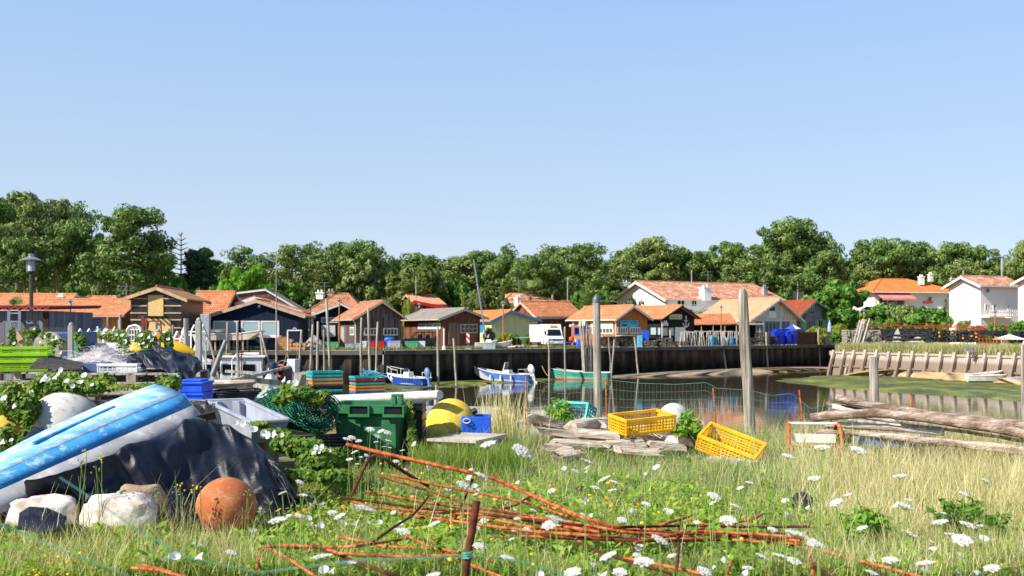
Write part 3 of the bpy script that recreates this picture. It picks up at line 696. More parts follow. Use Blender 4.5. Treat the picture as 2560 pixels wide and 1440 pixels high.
mudbank('sandbank', [wp(2108, 941), wp(2110, 933), wp(2300, 935), wp(2480, 952), wp(2620, 966), wp(2640, 972), wp(2400, 958), wp(2250, 945)], .9, mat('wet_beige_sand', '#a08660', '#bfa67e', .6, .8, .3, .03, world=True), 4)
mudbank('mudbank', [tuple(on_quay(x, b)[:2]) for x, b in ((1470, .6), (1560, .6), (1700, .6), (1900, .6), (2100, .6), (2095, -9), (2000, -10), (1900, -9), (1800, -8), (1700, -7.5), (1600, -6), (1530, -4.5))], .4, MUDB, 5)
mudbank('mudbank', [wp(900, 962), wp(990, 956), wp(1100, 950), wp(1240, 948), wp(1380, 945), wp(1400, 950), wp(1240, 958), wp(1150, 968), wp(1050, 973), wp(930, 972)], .15, MUDG, 6)
mudbank('mudbank', [wp(820, 995), wp(900, 978), wp(1000, 976), wp(1080, 980), wp(1106, 985), wp(1040, 990), wp(960, 1000), wp(860, 1010)], .12, MUDG, 8)
# right bank and its timber retaining wall
RW = [(37.5, 116), (41.5, 106.5), (48.5, 93), (57, 78), (66, 62)]
struct('right_bank', MB().add([(37.8, 116.4, -.55), (48.8, 93.2, -.55), (57.3, 78.2, -.55), (66.3, 62, -.55), (140, 62, .2), (140, 160, .2), (62, 152, 0.02), (50, 143, .02), (44, 121, -.2)], [(0, 1, 2, 3, 4, 5, 6, 7, 8)]), mat('dune_soil', '#7a6e4a', '#a0946a', .6, .95, .4, world=True))
rw = empty('retaining_wall', (42, 106, -3), 0, 'leaning timber retaining wall of grey planks and raking posts above the mud', 'retaining wall')
WZT, WZB = -.5, -3.1
pl, pid = MB(), 0
t = T('tide_marked_planks'); x, y, _ = t.sep(t.uv()); _, _, z = t.sep(t.geo())
idx = t.math('FLOOR', t.math('DIVIDE', x, .22))
n1 = t.noise(t.comb(t.math('MULTIPLY', x, 9.0), t.math('MULTIPLY', y, .8), idx), 1.0, 5.0, .65)
c = t.ramp(n1, [(.3, '#928072'), (.5, '#b4a498'), (.7, '#cdc0b5')])
lowm = t.ramp(t.math('ADD', t.math('MULTIPLY', z, -.5), t.math('MULTIPLY', n1, .55)), [(.85, 0.0), (1.15, 1.0)])
c = t.mix(t.math('MULTIPLY', lowm, .8), c, '#78685a')
c = t.mix(t.math('LESS_THAN', t.math('FRACT', t.math('DIVIDE', x, .22)), .09), c, '#4c4034')
TIDE = t.out(c, .85, t.bump(n1, .5, .02), 0, .2)
for (x0, y0), (x1, y1) in zip(RW, RW[1:]):
    a, b = V((x0, y0, 0)), V((x1, y1, 0)); d = (b - a).normalized(); n = V((d.y, -d.x, 0)); n = n if n.x < 0 else -n
    pl.quad(a + V((0, 0, WZT)), b + V((0, 0, WZT)), b + n * .6 + V((0, 0, WZB - .3)), a + n * .6 + V((0, 0, WZB - .3)))
    for zz in (-.62, -2.15):
        k = (WZT - zz) / (WZT - WZB) * .6
        MB().bar(a + n * (k + .1) + V((0, 0, zz)), b + n * (k + .1) + V((0, 0, zz)), .14, .2).build('rail', TIDE, rw, world=True)
    L = (b - a).length; k = max(2, round(L / 1.75))
    for i in range(k):
        p = a + d * (L * (i + .2) / k)
        j = d * R(-.12, .12); MB().bar(p + n * .22 + j + V((0, 0, WZT + R(.1, .32))), p + n * R(1.05, 1.2) + j * 2 + V((0, 0, WZB - .5)), R(.28, .38), .32, d).build('post', TIDE, rw, world=True)
pl.build('planking', TIDE, rw, world=True)
MB().bar((37.2, 116.2, -.7), (52, 140, -.7), .3, .5).build('planking', TIDE, rw, world=True)
MB().quad((37.4, 116.2, -.5), (50, 143, -.5), (49.6, 143, -4), (37, 116, -4)).build('planking', TIDE, rw, world=True)
# ------------------------------------------------------------------ camera, sun, sky
cam = bpy.data.cameras.new('camera'); co = bpy.data.objects.new('camera', cam); COL.objects.link(co)
co.location = (0, 0, CZ); co.rotation_euler = (math.pi / 2, 0, 0)
cam.sensor_width = 36; cam.lens = F / 2560 * 36; cam.shift_y = 110 / 2560; cam.clip_end = 6000; cam.clip_start = .1
cam.dof.use_dof = True; cam.dof.focus_distance = 11.5; cam.dof.aperture_fstop = 3.6
SC.camera = co
SUN_EL, SUN_AZ = math.radians(38), math.radians(33)   # azimuth: from -X towards the camera (-Y)
sd = V((-math.cos(SUN_AZ) * math.cos(SUN_EL), -math.sin(SUN_AZ) * math.cos(SUN_EL), math.sin(SUN_EL)))
sl = bpy.data.lights.new('sun', 'SUN'); sl.energy = 4.8; sl.angle = math.radians(.53); sl.color = (1, .94, .84)
so = bpy.data.objects.new('sun', sl); COL.objects.link(so); so.rotation_euler = sd.to_track_quat('Z', 'Y').to_euler()
wd = bpy.data.worlds.new('World'); SC.world = wd; wd.use_nodes = True; nt = wd.node_tree
sk = nt.nodes.new('ShaderNodeTexSky'); sk.sky_type = 'NISHITA'; sk.sun_disc = False; sk.sun_elevation = SUN_EL
sk.sun_rotation = math.atan2(sd.x, sd.y); sk.air_density = .6; sk.dust_density = 0; sk.ozone_density = 6.0; sk.altitude = 0
tc = nt.nodes.new('ShaderNodeTexCoord'); sx = nt.nodes.new('ShaderNodeSeparateXYZ'); nt.links.new(tc.outputs['Generated'], sx.inputs[0])
rp = nt.nodes.new('ShaderNodeValToRGB'); nt.links.new(sx.outputs[2], rp.inputs[0])
for i, (p_, v_) in enumerate(((0, .8), (.3, .7), (.6, .3), (1, .12))):
    e = rp.color_ramp.elements[i] if i < 2 else rp.color_ramp.elements.new(p_)
    e.position = p_; e.color = (v_, v_, v_, 1)
mx = nt.nodes.new('ShaderNodeMix'); mx.data_type = 'RGBA'; nt.links.new(rp.outputs[0], mx.inputs[0]); nt.links.new(sk.outputs[0], mx.inputs[6])
hz = nt.nodes.new('ShaderNodeMix'); hz.data_type = 'RGBA'; hr = nt.nodes.new('ShaderNodeMapRange'); nt.links.new(sx.outputs[2], hr.inputs[0]); hr.inputs[1].default_value = .08; hr.inputs[2].default_value = .31
nt.links.new(hr.outputs[0], hz.inputs[0]); hz.inputs[6].default_value = (3.45, 3.8, 4.05, 1); hz.inputs[7].default_value = (2.35, 3.6, 5.2, 1)   # pale summer haze low in the sky
nt.links.new(hz.outputs[2], mx.inputs[7])
nt.links.new(mx.outputs[2], nt.nodes['Background'].inputs[0]); nt.nodes['Background'].inputs[1].default_value = .122
SC.view_settings.view_transform = 'Standard'; SC.view_settings.look = 'None'; SC.view_settings.exposure = .72; SC.view_settings.gamma = 1
SC.cycles.max_bounces = 6; SC.cycles.transparent_max_bounces = 8; SC.cycles.use_denoising = True; SC.cycles.caustics_reflective = False; SC.cycles.caustics_refractive = False
SC.cycles.sample_clamp_indirect = 6
# ------------------------------------------------------------------ trees and shrubs
BARK = mat('pine_bark', '#5a4636', '#8e7662', 2, .9, .7, .05, 6, st=(3, 3, .6), c3='#ac9884')
L_PINE = mat_leaf('pine_needles', (.022, .055, .012), (.10, .18, .036), (.25, .34, .08), .3, .08)
L_PINE2 = mat_leaf('olive_pine_needles', (.035, .068, .016), (.145, .205, .046), (.31, .36, .11), .3, .08)
L_LIME = mat_leaf('lime_leaves', (.07, .19, .012), (.15, .33, .022), (.24, .44, .05), .3, .4)
L_DEC = mat_leaf('dark_green_leaves', (.022, .075, .012), (.085, .20, .026), (.18, .32, .05), .3, .15)
L_OLIVE = mat_leaf('olive_leaves', (.065, .105, .02), (.14, .185, .04), (.23, .25, .07), .4, .3)
L_GREY = mat_leaf('grey_green_leaves', (.07, .10, .06), (.13, .17, .10), (.2, .24, .15), .5, .25)
L_DARKF = mat_leaf('conifer_needles', (.022, .055, .02), (.06, .12, .04), None, .3, .15)
L_YEL = mat_leaf('yellow_green_leaves', (.12, .19, .02), (.24, .30, .04), (.33, .34, .06), .5, .4)
L_PINK = mat_leaf('pink_blossom', (.06, .12, .03), (.10, .18, .05), (.55, .30, .30), 2.2, .3)
def pine_proto(seed, Hh, W, low, nlimb, leaf, per=125, top=.24, size=.26, lean=0.0):
    rg = np.random.default_rng(seed); rr = random.Random(seed)
    root = empty('pine_tree', (0, 0, -500 - seed * 40), 0, 'x', 'tree')
    tk = MB(); bend = [rr.uniform(-.5, .5) + lean for _ in range(6)]
    tp = [V((sum(bend[:i]) * .35, rr.uniform(-.25, .25), Hh * .92 * i / 6)) for i in range(7)]
    r0 = .02 * Hh
    tk.tube(tp, [r0 * (1 - .11 * i) for i in range(7)], 7)
    cen, rad = [], []
    for i in range(nlimb):
        f = low + (1 - low) * (i + rr.random()) / nlimb
        k = min(5.99, f * 6); p = tp[int(k)].lerp(tp[int(k) + 1], k - int(k))
        prof = math.sin(min(1, (f - low) / (1 - low) * .82 + .24) * math.pi) ** .6
        an = i * 2.4 + rr.uniform(-.5, .5); ln = W / 2 * prof * rr.uniform(.55, 1.0)
        e = p + V((math.cos(an) * ln, math.sin(an) * ln, rr.uniform(.12, .45) * ln * .6))
        mid = p.lerp(e, .5) + V((0, 0, -.06 * ln + rr.uniform(-.2, .3)))
        tk.tube([p, mid, e], [r0 * .36, r0 * .25, r0 * .1], 5, False)
        m = max(2, int(2 + ln * 1.1))
        for j in range(m):
            q = mid.lerp(e, j / max(1, m - 1) * 1.1) + V((rr.gauss(0, .6), rr.gauss(0, .6), rr.uniform(-.2, .7)))
            s = rr.uniform(.65, 1.3)
            cen.append(q); rad.append((s * 1.1, s * 1.1, s * .7))
    for i in range(int(nlimb * .7)):
        an, d = rr.uniform(0, 6.28), W / 2 * .75 * math.sqrt(rr.random())
        cen.append(tp[-1] + V((math.cos(an) * d, math.sin(an) * d, Hh * (.05 - .12 * (d / (W / 2)) ** 2) + rr.uniform(-.5, .3)))); s = rr.uniform(.7, 1.3); rad.append((s * 1.1, s * 1.1, s * .7))
    Q = clump_leaves(np.array([tuple(c) for c in cen]), np.array(rad), per, size, rg, .38, .3, .74)
    tk.build('trunk', BARK, root, smooth=60)
    np_mesh('crown', Q, leaf, root)
    root['H'] = max(c.z for c in cen) + .6; root['W'] = W
    return root
def leafy_proto(name, seed, Hh, W, leaf, n=60, per=110, size=.3, base=.1, tk_r=.14, cr=.8, flat=.8, label='x', cat='tree', aspect=.6, cone=0.0, jit=.5):
    rg = np.random.default_rng(seed); rr = random.Random(seed)
    root = empty(name, (0, 0, -500 - seed * 40), 0, label, cat)
    cen, rad = [], []
    zc = Hh * (base + 1) / 2; hz = Hh * (1 - base) / 2
    for i in range(n):
        d = V(tuple(rnd_dirs(1, rg)[0])); k = rr.uniform(.55, 1.0)
        w = 1.0
        if cone: w = 1 - cone * (d.z * k + 1) / 2
        cen.append((d.x * k * (W / 2 - cr * .6) * w, d.y * k * (W / 2 - cr * .6) * w, zc + d.z * k * (hz - cr * .5)))
        s = cr * rr.uniform(.6, 1.25); rad.append((s, s, s * flat))
    tk = MB(); tk.tube([(0, 0, -.1), (.1, 0, Hh * base), (0, .1, Hh * .6)], [tk_r, tk_r * .8, tk_r * .3], 7)
    for c in cen[::4]: tk.tube([(0, .03, Hh * max(base * .8, .12)), (c[0] * .5, c[1] * .5, c[2] * .75), c], [tk_r * .5, tk_r * .3, tk_r * .1], 4, False)
    tk.build('trunk', BARK, root, smooth=60)
    np_mesh('crown', clump_leaves(np.array(cen), np.array(rad), per, size, rg, aspect, jit, .6), leaf, root)
    root['H'] = Hh; root['W'] = W
    return root
PINES = [pine_proto(1, 15, 9.5, .6, 20, L_PINE), pine_proto(2, 16, 8, .55, 22, L_PINE2), pine_proto(3, 14, 10.5, .62, 20, L_PINE), pine_proto(4, 17, 7.5, .64, 14, L_PINE2, 75), pine_proto(5, 16, 11, .46, 30, L_PINE, 80), pine_proto(6, 15, 6, .7, 9, L_PINE, 70, lean=.35)]
DEC = {'lime': leafy_proto('lime_tree', 11, 8, 8.5, L_LIME, 70, 110, .36, .12), 'dark': leafy_proto('broadleaf_tree', 12, 8, 9, L_DEC, 75, 120, .34, .08),
       'olive': leafy_proto('broadleaf_tree', 13, 9, 9, L_OLIVE, 70, 110, .32, .2), 'mid': leafy_proto('broadleaf_tree', 17, 9, 8.5, L_PINE2, 70, 120, .3, .1),
       'bush': leafy_proto('bush', 14, 4, 5, L_DEC, 34, 120, .25, .0, .08, .75, cat='bush'), 'grey': leafy_proto('bush', 15, 3.5, 5, L_GREY, 34, 130, .2, .0, .07, .7, cat='bush'),
       'yel': leafy_proto('bush', 16, 2.6, 4, L_YEL, 26, 110, .2, .0, .05, .6, cat='bush'), 'pinebush': leafy_proto('bush', 18, 4, 4.4, L_PINE2, 34, 130, .22, .0, .08, .7, cat='bush', aspect=.3),
       'pink': leafy_proto('flowering_bush', 19, 3, 4.5, L_PINK, 30, 130, .17, .0, .05, .6, cat='bush'), 'fir': leafy_proto('fir_tree', 20, 14, 8, L_DARKF, 90, 120, .4, .06, .22, 1.0, .45, aspect=.3, cone=.55)}
USED = set()
def plant(pr, px, ytop, D, wpx=None, label=None, group=None, z0=0.0, rz=None):
    h = PZ(ytop, D) - z0; s = h / pr['H']; sw = (wpx / F * D / pr['W']) if wpx else s
    loc = (PX(px, D), D, z0); rz = R(0, 6.28) if rz is None else rz
    return dup(pr, loc, rz, (sw, sw, s), label, group)
pine_list = [  # px, top y, crown width px, D, proto, label
 (-30, 492, 150, 165, 0, 'dark pine cut by the picture edge, behind the grey plank shed'), (38, 478, 150, 172, 1, 'tallest dark pine of the tall group, at its top above the lamp post'), (95, 500, 110, 160, 3, 'bushy pine directly above the tall near lamp'),
 (140, 498, 100, 178, 1, 'slender dark pine just past the near lamp'), (210, 505, 80, 185, 5, 'thin open crowned pine poking above the dark pine group'), (180, 545, 130, 158, 2, 'lower spreading pine in front of the tall dark group'),
 (316, 519, 215, 148, 4, 'big broad umbrella pine standing alone behind the half built house'), (60, 590, 130, 150, 0, 'low crowned pine behind the near lamp head'), (250, 590, 110, 165, 1, 'slim pine filling the gap beside the broad umbrella pine'),
 (-10, 560, 120, 152, 3, 'pine with bare trunk, half out of the picture, below the tallest pine'), (130, 600, 110, 190, 0, 'shaded pine deep among the tall group'), (390, 612, 90, 175, 2, 'small pine under the side of the broad umbrella pine'),
 (590, 614, 85, 170, 5, 'small open pine behind the lime green tree'), (545, 650, 90, 185, 0, 'distant pine low behind the lime green tree'), (672, 633, 75, 168, 5, 'thin flat topped pine above the tall bare pole'),
 (735, 612, 100, 165, 3, 'tall pine with bare forked trunk above the chimneyed house'), (795, 605, 75, 180, 5, 'pine with a small flat crown above the chimneyed house'), (780, 650, 110, 190, 1, 'far pine filling below the flat crowned pine'),
 (850, 612, 100, 172, 1, 'pine merging into the wide pine behind the weathered cabin'), (900, 600, 150, 168, 2, 'wide dark pine above the weathered dark cabin'), (945, 640, 90, 180, 0, 'pine edge sloping down beside the pale gap of sky'),
 (1040, 632, 150, 185, 2, 'rounded pale pine far behind the corrugated roof cabin'), (1110, 660, 90, 190, 1, 'low far pine next to the rounded pale pine'), (1150, 640, 110, 172, 1, 'dark pine above the leaning boat mast'),
 (1200, 626, 120, 178, 0, 'dense pine right of the leaning boat mast'), (1262, 640, 100, 165, 2, 'dark pine with bare limbs behind the fan palm'), (1278, 610, 55, 190, 5, 'tiny crown sticking up from the pine belt'),
 (1310, 645, 110, 182, 0, 'pine behind the bright umbrella pine'), (1378, 614, 100, 180, 3, 'pine crown peeping over the bright umbrella pine'), (1455, 608, 130, 168, 4, 'rounded pine above the date palm'),
 (1420, 650, 110, 185, 1, 'pine filling behind the bright umbrella pine, nearer the villa'), (1520, 655, 110, 180, 0, 'low pine at the near end of the white villa'), (1560, 640, 90, 176, 3, 'narrow pine leaning beside the pointed pine'),
 (1628, 594, 130, 170, 1, 'pointed pine rising above the white villa roof'), (1580, 620, 110, 182, 0, 'pine shouldering the pointed pine above the villa'), (1705, 618, 120, 172, 2, 'broad pine above the middle of the villa roof'),
 (1765, 632, 100, 180, 1, 'pine at the dip between two villa pines'), (1820, 602, 100, 172, 0, 'dark pine beside the tallest villa pine'), (1870, 640, 100, 165, 3, 'pine with a curved pale branch above the villa'),
 (1960, 549, 190, 158, 4, 'very tall wide pine towering over the grey hall'), (1920, 600, 120, 170, 1, 'pine tucked behind the towering pine on its villa side'), (2025, 575, 130, 160, 2, 'second tall pine joined to the towering pine'), (2060, 625, 110, 172, 0, 'lower pine on the outer side of the towering pine'),
 (2120, 650, 90, 185, 0, 'low distant pine above the dark round tree'), (2205, 594, 150, 180, 2, 'high pine above the orange hipped bungalow'), (2270, 600, 120, 186, 0, 'pine joined to the high pine over the bungalow'), (2370, 608, 130, 178, 4, 'wide dark pine over the bungalow chimneys'),
 (2320, 625, 90, 190, 1, 'pine in the saddle above the bungalow roof ridge'), (2445, 614, 105, 178, 0, 'flat crowned pine behind the tall white villa'), (2400, 650, 90, 170, 3, 'thin pine between bungalow and tall white villa'), (2500, 660, 130, 195, 2, 'low far pines crown over the tall villa roof'),
 (2562, 600, 70, 165, 1, 'dark pine cut off by the picture edge above the last villa'), (2170, 655, 80, 178, 3, 'small pine beside the dark round tree')]
for px, y, w, D, k, lb in pine_list:
    if 1490 < px < 2030: D += 24
    plant(PINES[k], px, y, D, w * 1.12, lb, 'pines behind the village')
# understorey pines that close the gaps low down
rr = random.Random(3)
far_l = 'low pine of the far wood, one of many alike closing the gaps between the trunks'
for i in range(64):
    px = -60 + i * 43 + rr.uniform(-15, 15)
    plant(PINES[rr.randrange(5)], px, rr.uniform(672, 705) - (30 if px < 450 else 0), rr.uniform(196, 230), rr.uniform(90, 130), far_l, 'pines of the far wood')
D_ = DEC
plant(D_['lime'], 615, 660, 132, 150, 'bright lime green broadleaf tree behind the navy cabin')
plant(D_['fir'], 500, 590, 155, 150, 'dark fir like conifer between the umbrella pine and the lime tree')
plant(D_['dark'], 745, 702, 136, 150, 'dark leafy tree between the lime tree and the chimneyed house')
plant(D_['mid'], 912, 652, 150, 150, 'rounded mid green tree behind the weathered dark cabin')
plant(D_['olive'], 1045, 656, 150, 190, 'wide olive green tree above the red hut')
plant(D_['dark'], 1150, 700, 152, 120, 'leafy green tree left of the leaning mast foot')
plant(D_['olive'], 1200, 715, 146, 110, 'brownish leafy tree behind the leaning mast')
plant(PINES[2], 1345, 634, 158, 150, 'bright green umbrella pine behind the fan palm')
plant(D_['dark'], 2095, 696, 152, 175, 'dark round leafy tree beside the green trimmed cabin')
plant(D_['grey'], 1580, 742, 152, 70, 'grey green bush in front of the villa gable')
shr = [('pinebush', 245, 690, 140, 60, 'pale green pine bush behind the ochre house'), ('bush', 185, 705, 140, 60, 'dark yellowish bush behind the ochre house roof'), ('bush', 120, 725, 150, 80, 'dark bush under the pines behind the near lamp'), ('bush', 30, 725, 150, 90, 'shaded bush at the foot of the tall pines'),
 ('bush', 440, 690, 150, 120, 'dark bush behind the half built house'), ('bush', 350, 730, 146, 90, 'bush at the foot of the broad umbrella pine'), ('bush', 520, 712, 146, 100, 'dark bush below the fir like conifer'), ('dark', 790, 715, 150, 80, 'small dark tree behind the chimneys'),
 ('pink', 975, 758, 122, 60, 'pink flowering oleander bush behind the weathered cabin'), ('yel', 1022, 745, 125, 35, 'yellow green bush beside the pink oleander'), ('bush', 690, 745, 130, 70, 'bush behind the rusty barn gable'), ('bush', 1090, 735, 150, 80, 'dark bush beside the red hut'),
 ('olive', 1250, 730, 150, 60, 'low olive bush behind the pale green cabin'), ('bush', 1450, 720, 150, 80, 'bush behind the date palm'), ('bush', 1500, 715, 155, 60, 'bush near the villa gable end'), ('bush', 1700, 690, 194, 110, 'bush rising just over the villa roof'), ('bush', 1800, 690, 194, 110, 'bush over the far half of the villa roof'),
 ('dark', 2205, 755, 145, 110, 'glossy dark bush in front of the bungalow wall'), ('pinebush', 2265, 750, 140, 110, 'feathery green bush in front of the bungalow'), ('bush', 2325, 765, 136, 120, 'glossy green hedge bush below the bungalow flower box'), ('bush', 2385, 772, 134, 100, 'hedge bush between bungalow and tall villa'), ('pinebush', 2420, 790, 130, 60, 'low feathery bush at the foot of the tall villa'),
 ('grey', 2375, 732, 150, 55, 'grey green bush at the bungalow corner'), ('pinebush', 2170, 790, 138, 70, 'feathery bush behind the leaning poles'), ('yel', 2225, 795, 134, 36, 'pale yellow green bush in the hedge'), ('bush', 2490, 805, 118, 50, 'low clipped bush before the tall villa'), ('bush', 2545, 800, 116, 60, 'clipped bush near the last villa'),
 ('yel', 2040, 815, 138, 60, 'yellow leafed shrub by the brown fence'), ('yel', 2105, 808, 134, 60, 'yellow flowering shrub by the leaning poles'), ('bush', 2090, 830, 133, 34, 'green shrub against the grey plank fence'), ('bush', 1965, 715, 172, 60, 'bush under the towering pine'), ('yel', 1260, 830, 116, 50, 'small yellow green shrub at the pale green cabin'), ('bush', 1290, 836, 117, 30, 'dark shrub along the pale green cabin wall'),('bush', 1322, 834, 119, 24, 'small dark shrub near the van door'),
 ('pink', 1222, 820, 112, 36, 'pink hydrangea bush beside the boat with the leaning mast')]
for k, px, y, D, w, lb in shr: plant(D_[k], px, y, D, w, lb)
# dead leader of the araucaria-like conifer
sp = MB(); b0 = P(452, 700, 156)
sp.tube([V((b0.x, 156, 0)), P(453, 580, 156)], [.25, .05], 6)
for i in range(9):
    q = P(452, 590 + i * 12, 156)
    for s_ in (-1, 1): sp.tube([q, q + V((s_ * (.5 + .22 * i), R(-.5, .5), .5))], [.1, .04], 4)
so_ = empty('conifer', (b0.x, 156, 0), 0, 'thin conifer with a bare spiky leader above the tree line', 'tree'); sp.build('trunk', mat('dark_needle_bark', '#26352a', '#3c4c3a', 2, .9, .3), so_, world=True)
# palms
L_PALM = mat_leaf('palm_fronds', (.07, .13, .03), (.14, .21, .05), (.24, .28, .09), .8, .25)
def palm(px, ytop, D, sc, label, fan=True, n=34, trunk=True):
    z = PZ(ytop, D) - 1.6 * sc; rt = empty('palm_tree', (PX(px, D), D, 0), 0, label, 'palm'); rr = random.Random(px); Q = []
    MB().tube([(0, 0, -.1), (.1, 0, z * .5), (0, 0, z)], [.28 * sc, .24 * sc, .26 * sc], 8).build('trunk', BARK, rt, smooth=60)
    for i in range(n):
        a, e = rr.uniform(0, 6.28), rr.uniform(-.7, 1.4); L = sc * rr.uniform(1.5, 2.2)
        d = V((math.cos(a) * math.cos(e), math.sin(a) * math.cos(e), math.sin(e))); sd_ = V((-math.sin(a), math.cos(a), 0)); up = d.cross(sd_)
        if fan:
            c = V((0, 0, z)) + d * L * .55
            for j in range(-6, 7):
                t_ = j * .2; dd = d * math.cos(t_) + sd_ * math.sin(t_); w = sd_ * .06 * sc
                tip = c + dd * L * .6 + V((0, 0, -.12 * L)); Q.append([c - w, c + dd * L * .35 - w, tip, c + dd * L * .35 + w])
        else:
            for j in range(16):
                f_ = j / 16; c = V((0, 0, z)) + d * L * 1.7 * f_ + V((0, 0, -1.3 * sc * f_ * f_))
                for s_ in (-1, 1):
                    tip = c + sd_ * s_ * .6 * sc * (1 - .5 * f_) + d * .35 * sc + V((0, 0, -.15 * sc)); Q.append([c, c + d * .1 * sc, tip, tip - d * .06 * sc])
    np_mesh('crown', np.array([[tuple(v) for v in q] for q in Q]), L_PALM, rt)
palm(1322, 695, 136, 1.6, 'fan palm behind the dark house with the ridged orange roof')
palm(1468, 728, 148, 1.7, 'date palm with arching fronds beside the villa gable', False, 30)
palm(40, 745, 118, 1.1, 'small palm behind the grey plank shed roof', True, 20)
palm(1735, 772, 146, 1.0, 'small palm in front of the villa balcony', False, 24)
# ------------------------------------------------------------------ lamps, mooring poles
def lamp(px, ytop, D, pole, label, z0=0.0, foot=True):
    zt = PZ(ytop, D); k = .32; x = PX(px, D)
    t = empty('street_lamp', (x, D, z0), 0, label, 'street lamp', 'hat topped street lamps of the harbour')
    h = zt - z0
    MB().tube([(0, 0, 0), (0, 0, h - .62)], [.075, .06], 8).lathe([(.1, h - .66), (.13, h - .62), (.13, h - .58)], 10).build('pole', pole, t, smooth=40)
    MB().lathe([(0, h), (.09, h - .02), (.09, h - .09), (.14, h - .12), (k, h - .2), (k, h - .22), (.1, h - .17), (0, h - .17)], 20).build('lamp_shade', M['metal'], t, smooth=30)
    g = MB().lathe([(.105, h - .58), (.105, h - .17)], 14).build('lantern', mat('frosted_glass', '#9fb2c4', '#b4c6d6', 1, .25, 0), t, smooth=40)
    c = MB()
    for i in range(4): a = i * 1.571 + .5; c.bar((.135 * math.cos(a), .135 * math.sin(a), h - .6), (.135 * math.cos(a), .135 * math.sin(a), h - .16), .015)
    c.build('cage', M['metal'], g)
PO = mat('rust_orange_pole', '#a8622a', '#c07c3c', 2, .7, .2); PD = mat('dark_olive_pole', '#3a362c', '#54503f', 3, .6, .2); PR = mat('dark_red_pole', '#5c2a20', '#6e3628', 3, .7, .2)
lamp(78, 634, 33, PD, 'large near street lamp on a dark olive pole beside the grey plank shed')
lamp(176, 747, 90, PR, 'distant street lamp in front of the ochre house wall, between its windows')
lamp(776, 752, 108, PR, 'dark red street lamp before the dark blue cabin')
lamp(848, 745, 101, PO, 'orange poled street lamp in front of the weathered dark cabin side wall')
lamp(1048, 757, 124, PR, 'street lamp by the red hut, showing above the corrugated roof')
lamp(1258, 752, 110, PO, 'orange poled street lamp in front of the pale green cabin')
lamp(1803, 763, 124, PO, 'orange poled street lamp among the white oyster racks')
lamp(2160, 772, 128, PO, 'orange poled street lamp behind the bundle of leaning poles')
lamp(2487, 775, 116, PO, 'orange poled street lamp in front of the tall white villa')
def pole(pts, D, rpx, label, m=None, group=None, cat='mooring pole', name='mooring_pole', taper=.75, z0=None):
    P_ = [P(x, y, D) for x, y in pts]
    lo = P_[-1]
    if z0 is not None:
        d = (P_[-1] - P_[-2]); d = d / d.z if abs(d.z) > 1e-6 else V((0, 0, 1)); P_[-1] = P_[-2] + d * (z0 - P_[-2].z)
    r = rpx / F * D; k = len(P_) - 1; q = []
    for a, b in zip(P_, P_[1:]):
        for j in range(4): q.append(a.lerp(b, j / 4) + V((R(-.18, .18) * r, R(-.18, .18) * r, 0)))
    q.append(P_[-1]); n = len(q)
    q.reverse(); rs = [r * (1 - (1 - taper) * i / (n - 1)) * R(.93, 1.07) for i in range(n)]
    q.append(q[-1] + (q[-1] - q[-2]).normalized() * r * .4); rs.append(rs[-1] * .55)
    return single(name, MB().tube(q, rs, 8), m or M['postwood'], label, cat, group, smooth=60)
g_ = 'mooring poles standing in the creek'; ZB = WZ - .8
